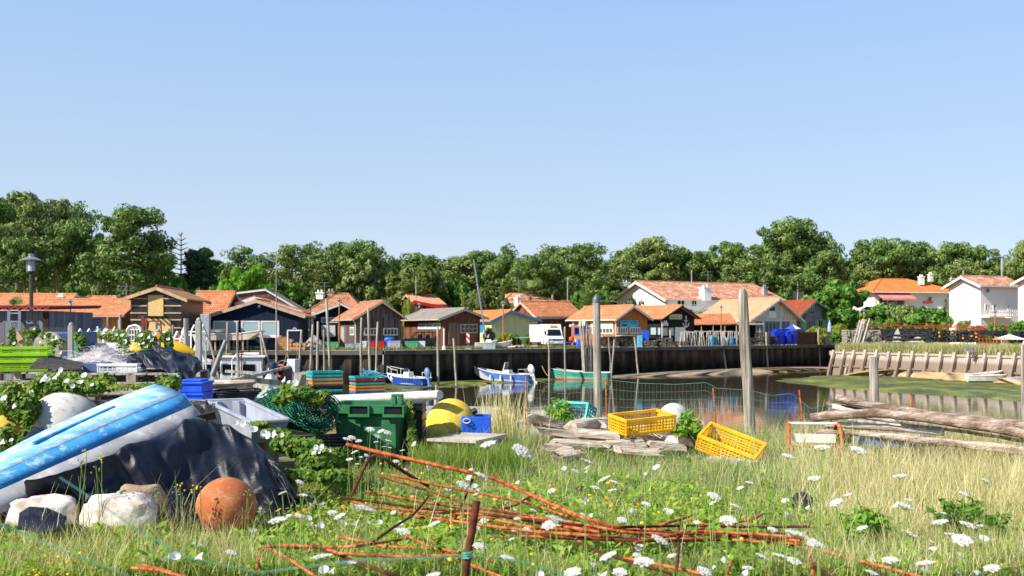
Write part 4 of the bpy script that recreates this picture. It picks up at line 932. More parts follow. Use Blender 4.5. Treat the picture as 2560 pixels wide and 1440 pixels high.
for pts, D, r, lb in (
 ([(569, 806), (568, 884)], 86, 3.6, 'pole behind the white cabin boat, in front of the beige barge'),
 ([(593, 806), (596, 936)], 58, 4.2, 'grey pole rising past the cabin windows of the white boat'),
 ([(650, 831), (662, 928)], 62, 3.2, 'slanting pole at the bow end of the white cabin boat, left of its twin'),
 ([(652, 831), (677, 925)], 62, 3.4, 'strongly slanting bare pole crossing behind the tall thin pole'),
 ([(691, 629), (691, 922)], 66, 1.7, 'very tall thin pole reaching up to the trees in front of the navy cabin'),
 ([(691, 845), (691, 922)], 67, 3.4, 'short thick pole sharing the foot of the very tall thin pole'),
 ([(754, 829), (749, 908)], 76, 3.6, 'slanting pole in front of the stacked firewood'),
 ([(782, 812), (775, 930)], 78, 3.6, 'pale pole leaning outward, first of the close row before the grey net heap'),
 ([(795, 805), (794, 930)], 80, 3.8, 'upright grey pole in the close row before the dark blue cabin'),
 ([(809, 826), (811, 930)], 80, 3.0, 'shorter pole between the upright grey pole and the tall brown leaning pole'),
 ([(815, 748), (827, 930)], 79, 4.2, 'tall brown leaning pole in front of the dark blue cabin'),
 ([(903.5, 795), (902, 938)], 82, 3.6, 'brown pole before the left hand window of the weathered dark cabin'),
 ([(920, 771), (925, 938)], 84, 3.6, 'tallest pole before the weathered dark cabin gable'),
 ([(944, 806), (940, 935)], 84, 3.4, 'pole between the two windows of the weathered dark cabin'),
 ([(1094, 817), (1095.5, 958)], 89, 3.4, 'upright pole beside the small blue boat'),
 ([(1134, 847), (1140.4, 958)], 89, 3.0, 'slightly leaning pole between the two blue boats'),
 ([(1372, 850), (1373, 948)], 100, 2.6, 'thin pole at the bow of the turquoise boat'),
 ([(1412, 818), (1412.6, 945)], 101, 2.6, 'pole standing amidships against the turquoise boat, before the van'),
 ([(1477, 841), (1480, 945)], 106, 2.4, 'thin pole next to the bundle of upright bare poles'),
 ([(1521, 844), (1526, 905), (1525, 948)], 107, 1.6, 'crooked thin pole before the dark oyster bags'),
 ([(1536, 849), (1527, 948)], 107, 2.6, 'pole crossing the crooked thin pole'),
 ([(1586, 843), (1597, 945)], 110, 2.4, 'leaning pole in front of the flat topped oyster bag stack'),
 ([(1675, 826), (1681, 930)], 117, 3.0, 'leaning pole before the black plank shop'),
 ([(1802, 826), (1815, 925)], 122, 3.0, 'leaning pole before the white oyster racks'),
 ([(1915, 832), (1919, 920)], 127, 2.6, 'pole in front of the brown oyster bag heap'),
 ([(1975, 837), (1977, 915)], 133, 2.6, 'pole in front of the dark blue bins'),
 ([(2045, 824), (2050, 915)], 136, 2.6, 'pale pole at the end of the brown slatted fence'),
 ([(2096.5, 821), (2098, 912)], 138, 2.2, 'last pale pole by the corner of the quay')):
    pole(pts, D, r, lb, group=g_, z0=ZB)
pole([(604.8, 833), (603.5, 937)], 57, 1.8, 'thin reddish rod in front of the cabin windows', M['rust_dark'], z0=ZB)
pole([(512, 826), (527, 862), (534, 892)], 60, 2.8, 'crooked leaning stick by the white boat mast', M['greywood'], z0=ZB)
for i, (x0, y0, x1) in enumerate(((1450, 802, 1463), (1454, 800, 1461), (1459, 806, 1466), (1463, 803, 1464), (1452, 812, 1461), (1466, 815, 1472), (1470, 818, 1475), (1457, 815, 1468), (1472, 826, 1479), (1449, 818, 1458))):
    pole([(x0, y0), (x0 + (x1 - x0) * .5 + R(-2, 2), 865), (x1, 940)], 103 + i * .12, 1.9, 'thin bare pole in the tall upright bundle behind the turquoise boat', M['greywood'], 'upright pole bundle', 'pole', 'bare_pole', .6, ZB)
for i, (x0, y0, x1) in enumerate(((2150, 800, 2112), (2157, 798, 2118), (2163, 799, 2124), (2174, 797, 2130), (2153, 806, 2122), (2160, 803, 2116), (2167, 810, 2128), (2155, 815, 2126), (2170, 820, 2134))):
    D0, D1 = 116.5, 113.0
    a, b = P(x0, y0, D0 + .12 * i), P(x1, 936, D1 + .12 * i); m_ = a.lerp(b, .5) + V((R(-.1, .1), 0, R(-.1, .1)))
    single('bare_pole', MB().tube([b, m_, a], [.15, .13, .09], 6), M['driftwood'] if i % 2 else M['greywood'], 'long bare pole in the bundle leaning on the timber retaining wall', 'pole', 'leaning pole bundle', smooth=60)
# ------------------------------------------------------------------ boats
def hull(L, B, Hs, bow_up=.35, flare=.72, rake=.5, deep=.0, n=14, tw=.78, fine=1.8):
    """local: +x bow, z=0 keel bottom. returns station rows keel, chine, gunwale on each side"""
    S = []
    for i in range(n + 1):
        f = i / n
        w = B / 2 * (tw + (1 - tw) * math.sin(min(1, f / .45) * math.pi / 2)) * (1 - max(0, (f - .45) / .55) ** fine)
        sh = Hs + bow_up * max(0, f - .2) ** 2 * 1.4
        kz = .0 + Hs * .75 * max(0, (f - .72) / .28) ** 2.2
        xg = -L / 2 + L * f; xk = xg - rake * max(0, f - .55) / .45
        S.append((xg, xk, max(w, .02), sh, kz))
    return S
def boat(name, label, loc, ang, S, mh, mband, min_, cat='boat', floor=.35, band=.3, roll=0.0, group=None, rail=None):
    t = empty(name, loc, 0, label, cat, group, M=Matrix.Rotation(ang, 3, 'Z') @ Matrix.Rotation(roll, 3, 'X'))
    out, up, inn, gun = MB(), MB(), MB(), MB()
    def prof(s, sg, k):
        xg, xk, w, sh, kz = s; c = kz + (sh - kz) * .22
        if k == 0: return V((xk, 0, kz))
        if k == 1: return V((xk + (xg - xk) * .3, sg * w * .74, c))
        b = 1 - band
        if k == 2: return V((xk + (xg - xk) * .8, sg * w * (.74 + .26 * b), c + (sh - c) * b))
        return V((xg, sg * w, sh))
    for sg in (-1, 1):
        out.grid([[prof(s, sg, k) for k in (0, 1, 2)] for s in S]); up.grid([[prof(s, sg, k) for k in (2, 3)] for s in S])
        r = []
        for s in S:
            g = prof(s, sg, 3); fl = s[4] + (s[3] - s[4]) * floor; r.append([g, g + V((0, -sg * min(.09, s[2] * .4), .01)), V((s[0] - .05, sg * max(0, s[2] - .13) * .92, fl)), V((s[0] - .05, 0, fl))])
        inn.grid(r)
        gun.tube([prof(s, sg, 3) + V((0, 0, .02)) for s in S], .04, 6)
    s = S[0]
    out.quad(*[prof(s, -1, k) for k in (2, 1, 0)], *[prof(s, 1, k) for k in (1, 2)]); up.quad(prof(s, -1, 2), prof(s, 1, 2), prof(s, 1, 3), prof(s, -1, 3))
    out.build('hull', mh, t, smooth=35); up.build('topside', mband, t, smooth=35); inn.build('interior', min_, t); gun.build('gunwale', rail or M['trim_white'], t, smooth=50)
    return t
def outboard(t, x, z, mc, name='outboard_motor', sc=1.0, tilt=.25):
    Rm = Matrix.Rotation(tilt, 3, 'Y')
    mb = MB(); o = V((x, 0, z))
    mb.sphere(o + Rm @ V((-.22 * sc, 0, .42 * sc)), .24 * sc, 12, 8, (1.15, .85, 1.7), Rm)
    e = mb.build(name, mc, t, smooth=60)
    lg = MB().bar(o + Rm @ V((-.25 * sc, 0, .25 * sc)), o + Rm @ V((-.2 * sc, 0, -.65 * sc)), .16 * sc, .2 * sc); lg.box(o + Rm @ V((-.22 * sc, 0, -.6 * sc)), (.4 * sc, .1 * sc, .1 * sc)); lg.bar(o, o + Rm @ V((-.2 * sc, 0, .1 * sc)), .2 * sc, .25 * sc)
    lg.build('motor_leg', mc, e, bevel=.02)
def railing(t, pts, h, r=.022, name='rail', m=None, posts=True):
    mb = MB(); up = [V(p) + V((0, 0, h)) for p in pts]; mb.tube(up, r, 5)
    for p, q in zip(pts, up): mb.tube([p, q], r, 5)
    mb.build(name, m or M['metal'], t)
BLUE = mat('royal_blue_hull_paint', '#1d3f9a', '#2a54b4', 1.5, .35, .05); MBLUE = mat('faded_blue_hull_paint', '#3d6cc0', '#5585d2', 1.2, .4, .08)
TQ = mat('turquoise_hull_paint', '#1c9a84', '#33b49c', 1.2, .4, .1); WHT = mat('worn_white_boat_paint', '#c4c2bc', '#dcdad5', 1.5, .5, .1); DECK = mat('worn_deck', '#a49c90', '#c2bab0', 2, .8, .2)
BUFF = mat('buff_bottom_paint', '#8e8062', '#aa9c7c', 1.5, .7, .2)
def wrot(deg): return math.radians(deg)
# small royal blue boat with pulpit rail
bt = boat('motor_boat', 'small royal blue boat with white console and raised bow rail, stranded on mud', P(1018, 0, 90.0) * V((1, 1, 0)) + V((0, 0, WZ - .08)) if False else V((PX(1016, 90), 90, WZ - .05)), wrot(180 - 38), hull(4.9, 1.9, .85, .35), BLUE, BLUE, WHT)
co_ = MB().b2((-.6, -.35, .3), (.05, .35, 1.35)).build('console', M['white'], bt, bevel=.05); MB().b2((.02, -.3, 1.36), (.05, .3, 1.7)).build('windscreen', M['glass_pale'], co_)
railing(bt, [(.4, -.75, .95), (1.3, -.6, 1.05), (2.2, -.15, 1.25), (2.3, .15, 1.25), (1.3, .6, 1.05), (.4, .75, .95)], .55, .025, 'bow_rail', M['white']); railing(bt, [(-1.2, -.8, .85), (-2.3, -.75, .85), (-2.3, -.4, .85)], .45, .025, 'stern_rail', M['white'])
outboard(bt, -2.45, .8, mat('blue_grey_cowling', '#5a7aa4', '#6c8cb4', 2, .35, 0), sc=1.15); MB().b2((.3, -.55, .62), (1.5, .55, .95)).build('locker', M['white'], bt, bevel=.03)
# blue and white boat with white outboard
bt = boat('motor_boat', 'faded blue boat with a flared bow, windscreen frame and big white outboard', V((PX(1254, 97.5), 97.5, WZ - .25)), wrot(180 - 24), hull(6.0, 2.2, 1.05, .75, rake=.9), MBLUE, MBLUE, DECK, band=.14)
co_ = MB().b2((-1.0, -.45, .4), (-.3, .45, 1.45)).build('console', M['white'], bt, bevel=.05)
fr_ = MB()
for a, b in (((-.35, -.4, 1.45), (-.55, -.4, 2.15)), ((-.35, .4, 1.45), (-.55, .4, 2.15)), ((-.55, -.4, 2.15), (-.55, .4, 2.15)), ((-.35, -.4, 1.46), (-.35, .4, 1.46))): fr_.bar(a, b, .06)
fr_.build('windscreen_frame', M['white'], co_); MB().quad((-.36, -.38, 1.48), (-.36, .38, 1.48), (-.54, .38, 2.12), (-.54, -.38, 2.12)).build('windscreen', M['glass_pale'], co_, solid=.01)
outboard(bt, -3.05, .95, M['white'], sc=1.25, tilt=.3); railing(bt, [(-2.2, .95, 1.05), (-2.9, .9, 1.05), (-2.9, .4, 1.05)], .5, .03, 'stern_rail')
railing(bt, [(-2.2, -.95, 1.05), (-2.9, -.9, 1.05), (-2.9, -.4, 1.05)], .5, .03, 'stern_rail')
for x in (-.4, -1.5, .7): MB().tube([(x, 1.12, .95), (x, 1.13, .45)], .09, 8).build('fender', M['white'], bt, smooth=60)
MB().b2((1.2, -.5, .98), (1.6, .5, 1.08)).build('thwart', DECK, bt)
# turquoise pinasse
bt = boat('wooden_boat', 'long turquoise wooden pinasse with buff bottom and pale gunwale', V((PX(1432, 103.5), 103.5, WZ - .22)), wrot(180 - 22), hull(7.8, 2.0, .95, .7, rake=1.0, n=18, tw=.7, fine=1.6), BUFF, TQ, DECK, band=.62)
for x in (-2.2, -.6, 1.0): MB().b2((x, -.75, .82), (x + .28, .75, .88)).build('thwart', DECK, bt)
MB().tube([(-.2, .5, .95), (1.8, .2, 1.35)], .06, 6).build('oar', M['postwood'], bt)
# rope lines
def rope(px0, px1, D0, D1, y0, y1, sag, label, m=None, r=.03):
    a, b = P(px0, y0, D0), P(px1, y1, D1); pts = [a.lerp(b, i / 10) + V((0, 0, -sag * math.sin(math.pi * i / 10))) for i in range(11)]
    single('rope', MB().tube(pts, r, 5), m or M['tan_plastic'], label, 'rope', smooth=60)
rope(1166, 1194, 104, 98.5, 880, 926, .9, 'mooring rope from the quay down to the faded blue boat')
rope(1313, 1330, 97, 90, 940, 962, .3, 'green line trailing from the faded blue boat stern', M['turq'])
rope(1355, 1372, 102, 100, 915, 940, .2, 'mooring line at the turquoise boat bow')
rope(718, 744, 91, 76, 880, 882, 1.6, 'yellowish rope hanging from the quay in a loop'); rope(718, 700, 91, 78, 880, 920, .3, 'yellowish rope slanting from the quay to the boats')
# white dinghies on the sand
bt = boat('dinghy', 'small white dinghy on the sand, in front of the other beached dinghy', V((PX(2468, 93), 93, -2.95)), wrot(-8), hull(3.5, 1.4, .62, .1, rake=.5), WHT, WHT, DECK, cat='dinghy')
bt = boat('dinghy', 'white dinghy with a raised bow behind the smaller beached dinghy', V((PX(2488, 91.5) + .6, 94.6, -2.9)), wrot(12), hull(3.7, 1.5, .68, .3, rake=.6), WHT, WHT, DECK, cat='dinghy')
single('crate', MB().b2((PX(2531, 91), 91, -2.95), (PX(2575, 91), 92.2, -2.4)), M['grey_plastic'], 'grey box on the sand beside the beached dinghies', 'box', bevel=.03)
# white fishing boat with cabin
FBZ = WZ + .05; D0 = 60
bt = boat('fishing_boat', 'white fishing boat with a boxy cabin, rounded windows and roof rails', V((PX(606, 61), 61, FBZ)), wrot(13), hull(8.5, 2.7, 1.35, .5), WHT, WHT, DECK)
xl, xr = -1.25, 1.22; zc0, zc1 = 1.2, 1.75 - (894 - 830) / F * 61 - FBZ
CABW = mat('cabin_white', '#c6c8cc', '#d8d9da', 1.2, .5, .08)
cb = MB().b2((xl, -.95, zc0), (xr, .95, zc1)).build('cabin', CABW, bt, bevel=.06)
MB().b2((xl - .15, -1.05, zc1 + .004), (xr + .15, 1.05, zc1 + .12)).build('cabin_roof', M['white'], cb, bevel=.03)
for x0 in (-1.12, .05):
    w = MB().b2((x0, -.99, zc1 - 1.0), (x0 + .72, -.94, zc1 - .38)).build('window', M['black_rubber'], cb, bevel=.02); MB().b2((x0 + .05, -1.005, zc1 - .95), (x0 + .67, -.985, zc1 - .43)).build('pane', M['glass'], w, bevel=.01)
MB().tube([(.1, -.8, zc1 + .22), (1.0, -.8, zc1 + .22)], .1, 8).tube([(.1, -.5, zc1 + .22), (1.0, -.5, zc1 + .22)], .1, 8).build('rolled_cover', M['white'], cb, smooth=50)
MB().tube([(-1.0 + .35 * math.cos(k), .2 + .5 * math.sin(k), zc1 + .17 + .004 * k) for k in [i * .5 for i in range(30)]], .045, 5).build('rope_coil', M['tan_plastic'], cb)
rl = MB()
for p in ([(-.55, -1.25, .9), (-.55, -1.25, zc1 - .1), (-.3, -1.1, zc1 + .25), (.3, -1.0, zc1 + .25)], [(-.3, -1.25, .9), (-.3, -1.25, zc1 - .5), (.05, -1.25, zc1 - .5)]): rl.tube(p, .04, 6)
rl.tube([(xr + .1, -1.1, .9), (xr - .1, -1.1, zc1 - .4)], .04, 6); rl.tube([(-4, -1.1, 1.4), (4, -1.1, 1.75)], .03, 5); rl.build('tubular_frame', M['white'], bt, smooth=60)
MB().add([(-1.62, -1.1, zc1 - .02), (-1.25, -1.1, zc1 + .05), (-1.3, -1.1, zc1 - .52), (-1.75, -1.1, zc1 - .58)], [(0, 1, 2, 3)]).build('yellow_cloth', M['orange_plastic'], bt, solid=.01)
MB().tube([(-.9, .5, zc1 + .1), (-.9, .5, zc1 + .5)], .03, 5).tube([(.4, 0, zc1 + .1), (.4, 0, zc1 + .45)], .04, 5).build('mast_light', M['black_rubber'], cb)
# second white boat further left and motor boat with navy outboard
bt = boat('motor_boat', 'white boat with a sloped windscreen beside the boxy cabin boat', V((PX(522, 58), 58, WZ + .05)), wrot(13), hull(6.5, 2.3, 1.2, .4), WHT, WHT, DECK)
zz = CZ - (897 - 830) / F * 58 - (WZ + .05)
cb = MB().prism([(-1.0, 1.0), (.6, 1.0), (.2, zz - .1), (-.1, zz), (-.9, zz)], -.9, .9, lambda u, v, w: (u, w, v)).build('cabin', M['white'], bt, bevel=.05)
for x in (-.75, -.2): w = MB().b2((x, -.93, zz - .75), (x + .4, -.88, zz - .3)).build('window', M['glass'], cb, bevel=.01)
MB().tube([(-.6, .5, zz), (-.6, .5, zz + .35)], .05, 6).sphere((-.6, .5, zz + .4), .16, 10, 6, (1.4, 1, .7)).build('horn', M['black_rubber'], cb)
bt = boat('motor_boat', 'motor boat with navy outboard, red lifebuoy and chrome hoop rail', V((PX(745, 66), 66, WZ)), wrot(62), hull(5.2, 2.0, 1.0, .4), WHT, WHT, DECK)
zt = CZ - (898 - 830) / F * 66 - WZ
co_ = MB().b2((-.2, .1, .6), (.3, .8, zt)).build('console', CABW, bt, bevel=.05)
outboard(bt, -2.6, zt - 1.35, mat('navy_cowling', '#2a3550', '#3a4768', 2, .3, 0), sc=1.5, tilt=.6)
MB().tube([(-1.5, .65 * math.cos(k * .35), zt - .75 + .7 * math.sin(k * .35)) for k in range(10)], .03, 5).build('hoop_rail', M['metal'], bt, smooth=60)
MB().tube([(-1.7, .38 * math.cos(k * .42), zt - .72 + .38 * math.sin(k * .42)) for k in range(16)], .085, 8).build('lifebuoy', mat('faded_red', '#a04438', '#b8584a', 2, .6, .1), bt, smooth=60)
# beige barge on trestles with a dinghy on top
q, _ = quay_pt(560); Db = 94.5
bg = empty('oyster_barge', (PX(570, Db), Db, 0), 0, 'beige flat oyster barge propped on trestles on the quay, bow raised', 'barge')
X0, X1, X2 = PX(497, Db) - PX(570, Db), PX(600, Db) - PX(570, Db), PX(656, Db) - PX(570, Db); z0, z1 = PZ(850, Db), PZ(836, Db)
MB().prism([(X0, z0), (X1, z0), (X1 + 1.0, z0 + .05), (X2, z1 + .25), (X2, z1 + .32), (X1, z1 + .02), (X0, z1)], -1.0, 1.0, lambda u, v, w: (u, w, v)).build('hull', mat('beige_hull', '#b4a48c', '#cabca6', 1, .7, .2), bg)
MB().prism([(X0, z1 + .004), (X1, z1 + .024), (X2, z1 + .325), (X2, z1 + .4), (X1, z1 + .12), (X0, z1 + .1)], -1.06, 1.06, lambda u, v, w: (u, w, v)).build('gunwale', M['white'], bg)
for i in range(4):
    for y in (-.8, .8): MB().bar((X0 + .5 + i * 1.3, y, 0), (X0 + .5 + i * 1.3, y, z0 - .01), .12).build('trestle_leg', M['greywood'], bg)
bt = boat('dinghy', 'white dinghy with an orange rim lying on the beige barge', V((PX(541, Db), Db, z1 + .12)), 0, hull(2.1, 1.0, .32, .08), WHT, WHT, M['orange_plastic'], cat='dinghy', rail=M['orange_plastic'])
# sail dinghies with a leaning mast
for px, w, lb in ((1216, 1.9, 'white sailing dinghy with a very tall leaning mast by the pink hydrangea'), (1256, 1.9, 'pale blue white dinghy hull next to the dinghy with the leaning mast')):
    o = on_quay(px, 4.2); bt = boat('sailing_dinghy' if px == 1216 else 'dinghy', lb, o, wrot(8), hull(2.3 if px == 1216 else 2.1, 1.2, .6, .35, rake=.35), WHT, WHT, DECK, cat='dinghy')
    if px == 1216:
        D = o.y; a, b = P(1214, 843, D) - o, P(1184, 648, D) - o
        ms = MB().tube([RZ(-wrot(8)) @ a, RZ(-wrot(8)) @ b], [.1, .07], 7).build('mast', M['metal'], bt)
        ry = MB()
        for px2, y2 in ((1240, 838), (1192, 770)): ry.tube([RZ(-wrot(8)) @ a.lerp(b, .68), RZ(-wrot(8)) @ (P(px2, y2, D) - o)], .014, 4)
        ry.build('stay', M['metal'], ms)
# ------------------------------------------------------------------ vehicles
def wheel(t, c, r, w, ax='x', m=None):
    Mx = Matrix.Rotation(math.pi / 2, 3, 'Y') if ax == 'x' else Matrix.Rotation(math.pi / 2, 3, 'X')
    ty = MB().lathe([(r * .62, -w / 2), (r * .95, -w / 2), (r, -w * .3), (r, w * .3), (r * .95, w / 2), (r * .62, w / 2)], 18, c, Mx).build('wheel', M['black_rubber'], t, smooth=40)
    MB().lathe([(0, -w * .42), (r * .2, -w * .46), (r * .62, -w * .4), (r * .62, w * .4), (r * .2, w * .46), (0, w * .42)], 14, c, Mx).build('rim', m or M['metal'], ty, smooth=30)
vo = V((PX(1391, 110.5), 110.5, 0)); va = empty('delivery_van', vo, wrot(9), 'white high roofed delivery van facing the creek with its side door open', 'van')
PW = mat('white_van_paint', '#d6d7d8', '#e2e2e2', .5, .3, .0, spec=.5)
pf = [(0, .42), (-.02, .78), (.1, 1.02), (.85, 1.24), (1.0, 1.3), (1.62, 2.02), (1.75, 2.12), (1.95, 2.5), (2.2, 2.62), (5.5, 2.66), (5.55, .45), (4.9, .38), (.4, .34)]
MB().prism(pf, -.93, .93, lambda u, v, w: (w, u, v)).build('body', PW, va, bevel=.05)
MB().add([(-.78, .98, 1.345), (.78, .98, 1.345), (.7, 1.57, 2.03), (-.7, 1.57, 2.03)], [(0, 1, 2, 3)]).build('windscreen', M['glass'], va, solid=.02)
MB().b2((-.5, -.06, .8), (.5, .02, .98)).build('grille', M['black_plastic'], va, bevel=.02); MB().b2((-.95, -.12, .4), (.95, .05, .66)).build('bumper', M['grey_plastic'], va, bevel=.04)
for s in (-1, 1):
    MB().b2((s * .72 - .19, -.04, .8), (s * .72 + .19, .06, 1.0)).build('headlight', M['glass_pale'], va, bevel=.03)
    MB().b2((s * 1.06 - .1, .95, 1.5), (s * 1.06 + .1, 1.05, 1.85)).build('wing_mirror', M['black_plastic'], va, bevel=.03)
    for y in (.85, 4.4): wheel(va, (s * .82, y, .34), .34, .24)
MB().b2((-.26, -.14, .5), (.26, -.121, .6)).build('number_plate', M['white'], va)
MB().b2((-.38, 1.72, 2.3), (.38, 1.84, 2.5)).build('roof_sign', M['orange_plastic'], va, bevel=.02)
MB().add([(-.955, 1.2, 1.4), (-.955, 2.1, 1.4), (-.955, 2.1, 2.0), (-.955, 1.7, 2.0)], [(0, 1, 2, 3)]).build('side_window', M['glass'], va, solid=.01)
dr = MB().b2((-.05, 0, .6), (.05, 1.25, 2.6)); dr.v = [tuple(RZ(math.radians(72)) @ V(v) + V((-.98, 4.6, 0))) for v in dr.v]; dr.build('side_door', PW, va, bevel=.03)
jo = V((PX(1048, 101), 101, 0)); je = empty('off_road_car', jo, wrot(14), 'dark open off road car with a spare wheel on its tail, by the corrugated cabin', 'car')
JP = mat('dark_blue_car_paint', '#0e1218', '#161c26', 1, .3, 0, spec=.5)
MB().prism([(-1.85, .55), (-1.85, 1.05), (-.75, 1.12), (-.6, 1.15), (1.6, 1.15), (1.6, .5), (-1.6, .45)], -.78, .78, lambda u, v, w: (u, w, v)).build('body', JP, je, bevel=.05)
ca = MB()
for y in (-.72, .72):
    for a, b in (((-.75, y, 1.14), (-.3, y, 1.72)), ((-.3, y, 1.72), (1.5, y, 1.72)), ((.4, y, 1.14), (.4, y, 1.72)), ((1.55, y, 1.14), (1.5, y, 1.72))): ca.bar(a, b, .09)
ca.b2((-.3, -.74, 1.7), (1.52, .74, 1.76)); ca.build('roof_frame', JP, je); MB().b2((-.1, -.5, .9), (.2, .5, 1.5)).b2((.75, -.55, .9), (1.0, .55, 1.45)).build('seat', M['black_rubber'], je, bevel=.05)
for x in (-1.25, 1.05):
    for y in (-.7, .7): wheel(je, (x, y, .36), .36, .22, 'y')
wheel(je, (1.72, 0, 1.0), .36, .22, 'x', M['white']); MB().b2((1.6, -.75, .62), (1.66, -.5, .75)).build('tail_light', M['red'], je); MB().b2((1.6, .15, .7), (1.63, .55, .82)).build('number_plate', M['orange_plastic'], je)
# ------------------------------------------------------------------ things on the quay
def quay_box(px0, px1, y0, y1, m, label, D=None, back=2.0, name='crate', cat='crate', depth=.8, par=None, bev=.03, group=None, lid=None, bottom=None):
    o = on_quay((px0 + px1) / 2, back) if D is None else V((PX((px0 + px1) / 2, D), D, 0)); D = o.y
    w = (px1 - px0) / F * D; z1 = PZ(y0, D); z0 = 0.01 if bottom is None else PZ(bottom, D)
    mb = MB(); t_ = .035
    if z1 - z0 < .1: z1 = z0 + .1
    mb.b2((-w / 2, 0, z0), (w / 2, t_, z1)).b2((-w / 2, depth - t_, z0), (w / 2, depth, z1)).b2((-w / 2, t_, z0), (-w / 2 + t_, depth - t_, z1)).b2((w / 2 - t_, t_, z0), (w / 2, depth - t_, z1)).b2((-w / 2 + t_, t_, z0), (w / 2 - t_, depth - t_, z0 + .04))
    mb.b2((-w / 2 - .03, -.03, z1 - .08), (w / 2 + .03, -.001, z1)).b2((-w / 2 - .03, depth + .001, z1 - .08), (w / 2 + .03, depth + .03, z1))
    for i in range(1, 4): mb.b2((-w / 2 + w * i / 4 - .03, -.02, z0 + .05), (-w / 2 + w * i / 4 + .03, -.001, z1 - .09))
    mb.v = [tuple(V(v) + V((o.x, o.y, 0))) for v in mb.v]
    return single(name, mb, m, label, cat, group)
B_ = [(926, 961, 853, 'red_plastic', 'dark red tub on the grass before the weathered cabin', 'tub'), (969, 1000, 852, 'grey_plastic', 'grey crate with a pale rim under the cabin window', 'crate'), (1012, 1044, 853, 'green_plastic', 'green crate on the quay grass before the dark car', 'crate'), (1046, 1062, 853, 'white_plastic', 'whitish crate beside the green crate by the car', 'crate'),
 (863, 886, 860, 'grey_plastic', 'low grey crate beside the drainpipe of the weathered cabin', 'crate'), (888, 911, 858, 'grey_plastic', 'grey crate with white contents between mooring poles', 'crate'), (906, 916, 853, 'white_plastic', 'tall white box behind a brown mooring pole', 'box'), (812, 846, 855, 'green_plastic', 'pale green skip in front of the dark blue cabin', 'skip')]
for x0, x1, y, m, lb, c in B_: quay_box(x0, x1, y, 0, M[m], lb, back=4.2, name=c, cat=c)
quay_box(1208, 1238, 857, 0, M['grey_plastic'], 'grey fish tub on the quay edge near the striped marker', back=.9, name='tub', cat='tub', depth=.9)
o = on_quay(1223, 1.1); z = PZ(857, o.y) + .01
single('box', MB().b2((o.x - .38, o.y, z), (o.x + .28, o.y + .5, z + .22)).b2((o.x - .3, o.y + .05, z + .225), (o.x + .2, o.y + .45, z + .34)), M['white'], 'white foam box lying on the grey fish tub', 'box', bevel=.02)
o = on_quay(973, 5); single('tarpaulin', MB().sphere((o.x, o.y, 1.0), .38, 12, 8, (1.5, .8, .7), jit=.12).b2((o.x - .3, o.y - .2, .01), (o.x + .3, o.y + .2, .9)), M['blue_plastic'], 'blue plastic bundle standing before the weathered cabin', 'tarpaulin', smooth=60)
# gantry frame, firewood, cage, net heaps, plastic wrapped stack
o = on_quay(735, 2.6); D = o.y; fr = MB(); zt = PZ(826, D); xa, xb = PX(719, D), PX(754, D)
fr.bar((xa, D, 0), (xa, D, zt), .1).bar((xb, D, 0), (xb, D, zt), .1).bar((xa - .05, D, zt), (xb + .05, D, zt), .1).tube([((xa + xb) / 2 + .18 * math.cos(k * .5), D, zt + .05 + .18 * math.sin(k * .5)) for k in range(7)], .03, 5)
single('lifting_frame', fr, M['white'], 'white square lifting frame standing over the firewood', 'frame')
CUT = mat('cut_log', '#8a6844', '#b48c60', 5, .85, .4, .01)
for i in range(11):
    r = R(.14, .22); x = xa + .35 + (i % 5) * .32 + R(-.04, .04); zz = .2 + (i // 5) * .36
    single('log', MB().tube([(x, D - .5, zz), (x + R(-.05, .05), D + .5, zz)], r, 9), CUT, 'short sawn log in the heap under the white lifting frame', 'log', 'firewood heap', smooth=40)
o = on_quay(706, 2.8); D = o.y; cg = MB(); zt = PZ(842, D)
for i in range(7): cg.bar((o.x - .45 + .15 * i, D, .05), (o.x - .45 + .15 * i, D, zt), .03)
for j in range(7): cg.bar((o.x - .47, D - .01, .08 + j * (zt - .1) / 6), (o.x + .47, D - .01, .08 + j * (zt - .1) / 6), .03)
cg.b2((o.x - .42, D + .06, .02), (o.x + .42, D + .8, zt - .1)); single('cage_container', cg, M['tan_plastic'], 'tan slatted container beside the white lifting frame', 'container')
def heap(px0, px1, y0, m, label, back=3, seed=1, name='net_heap', cat='net heap', squash=1.0, jit=.16, D=None):
    o = on_quay((px0 + px1) / 2, back) if D is None else V((PX((px0 + px1) / 2, D), D, 0)); w = (px1 - px0) / F * o.y; h = PZ(y0, o.y)
    mb = MB(); rr = random.Random(seed); rows = []
    for i in range(11):
        f = i / 10; rw_ = []
        for j in range(24):
            a = j * math.pi / 12; k = (1 - f ** 2.4) * (1 + jit * math.sin(a * 3 + seed) + rr.uniform(-jit, jit) * .6) if f < 1 else .01
            rw_.append((o.x + math.cos(a) * w / 2 * k, o.y + .7 + math.sin(a) * min(w / 2, 1.4) * squash * k, h * f * (1 + rr.uniform(-.03, .03))))
        rows.append(rw_ + rw_[:1])
    return single(name, mb.grid(rows), m, label, cat, smooth=70)
NETG = mat('grey_net', '#6e6a64', '#a09a90', 6, .9, .9, .06, 18, c3='#bdb8ae'); BAGS = mat('dark_mesh_bags', '#1c1a19', '#4a4440', 3, .85, .8, .05, 9, c3='#7a7064', st=(1, 1, 5)); BAGT = mat('tan_mesh_bags', '#4a4238', '#7c7060', 3, .9, .8, .05, 9, c3='#948874', st=(1, 1, 6))
heap(757, 806, 838, NETG, 'big heap of grey nets before the chimneyed house', 3.4, 2)
heap(655, 696, 842, mat('black_wrap', '#0d0e12', '#2a2c32', 5, .35, .9, .08, 6, st=(1, 1, 4)), 'black plastic wrapped stack beside the tan container', 3.0, 4, 'wrapped_stack', 'stack', jit=.05)
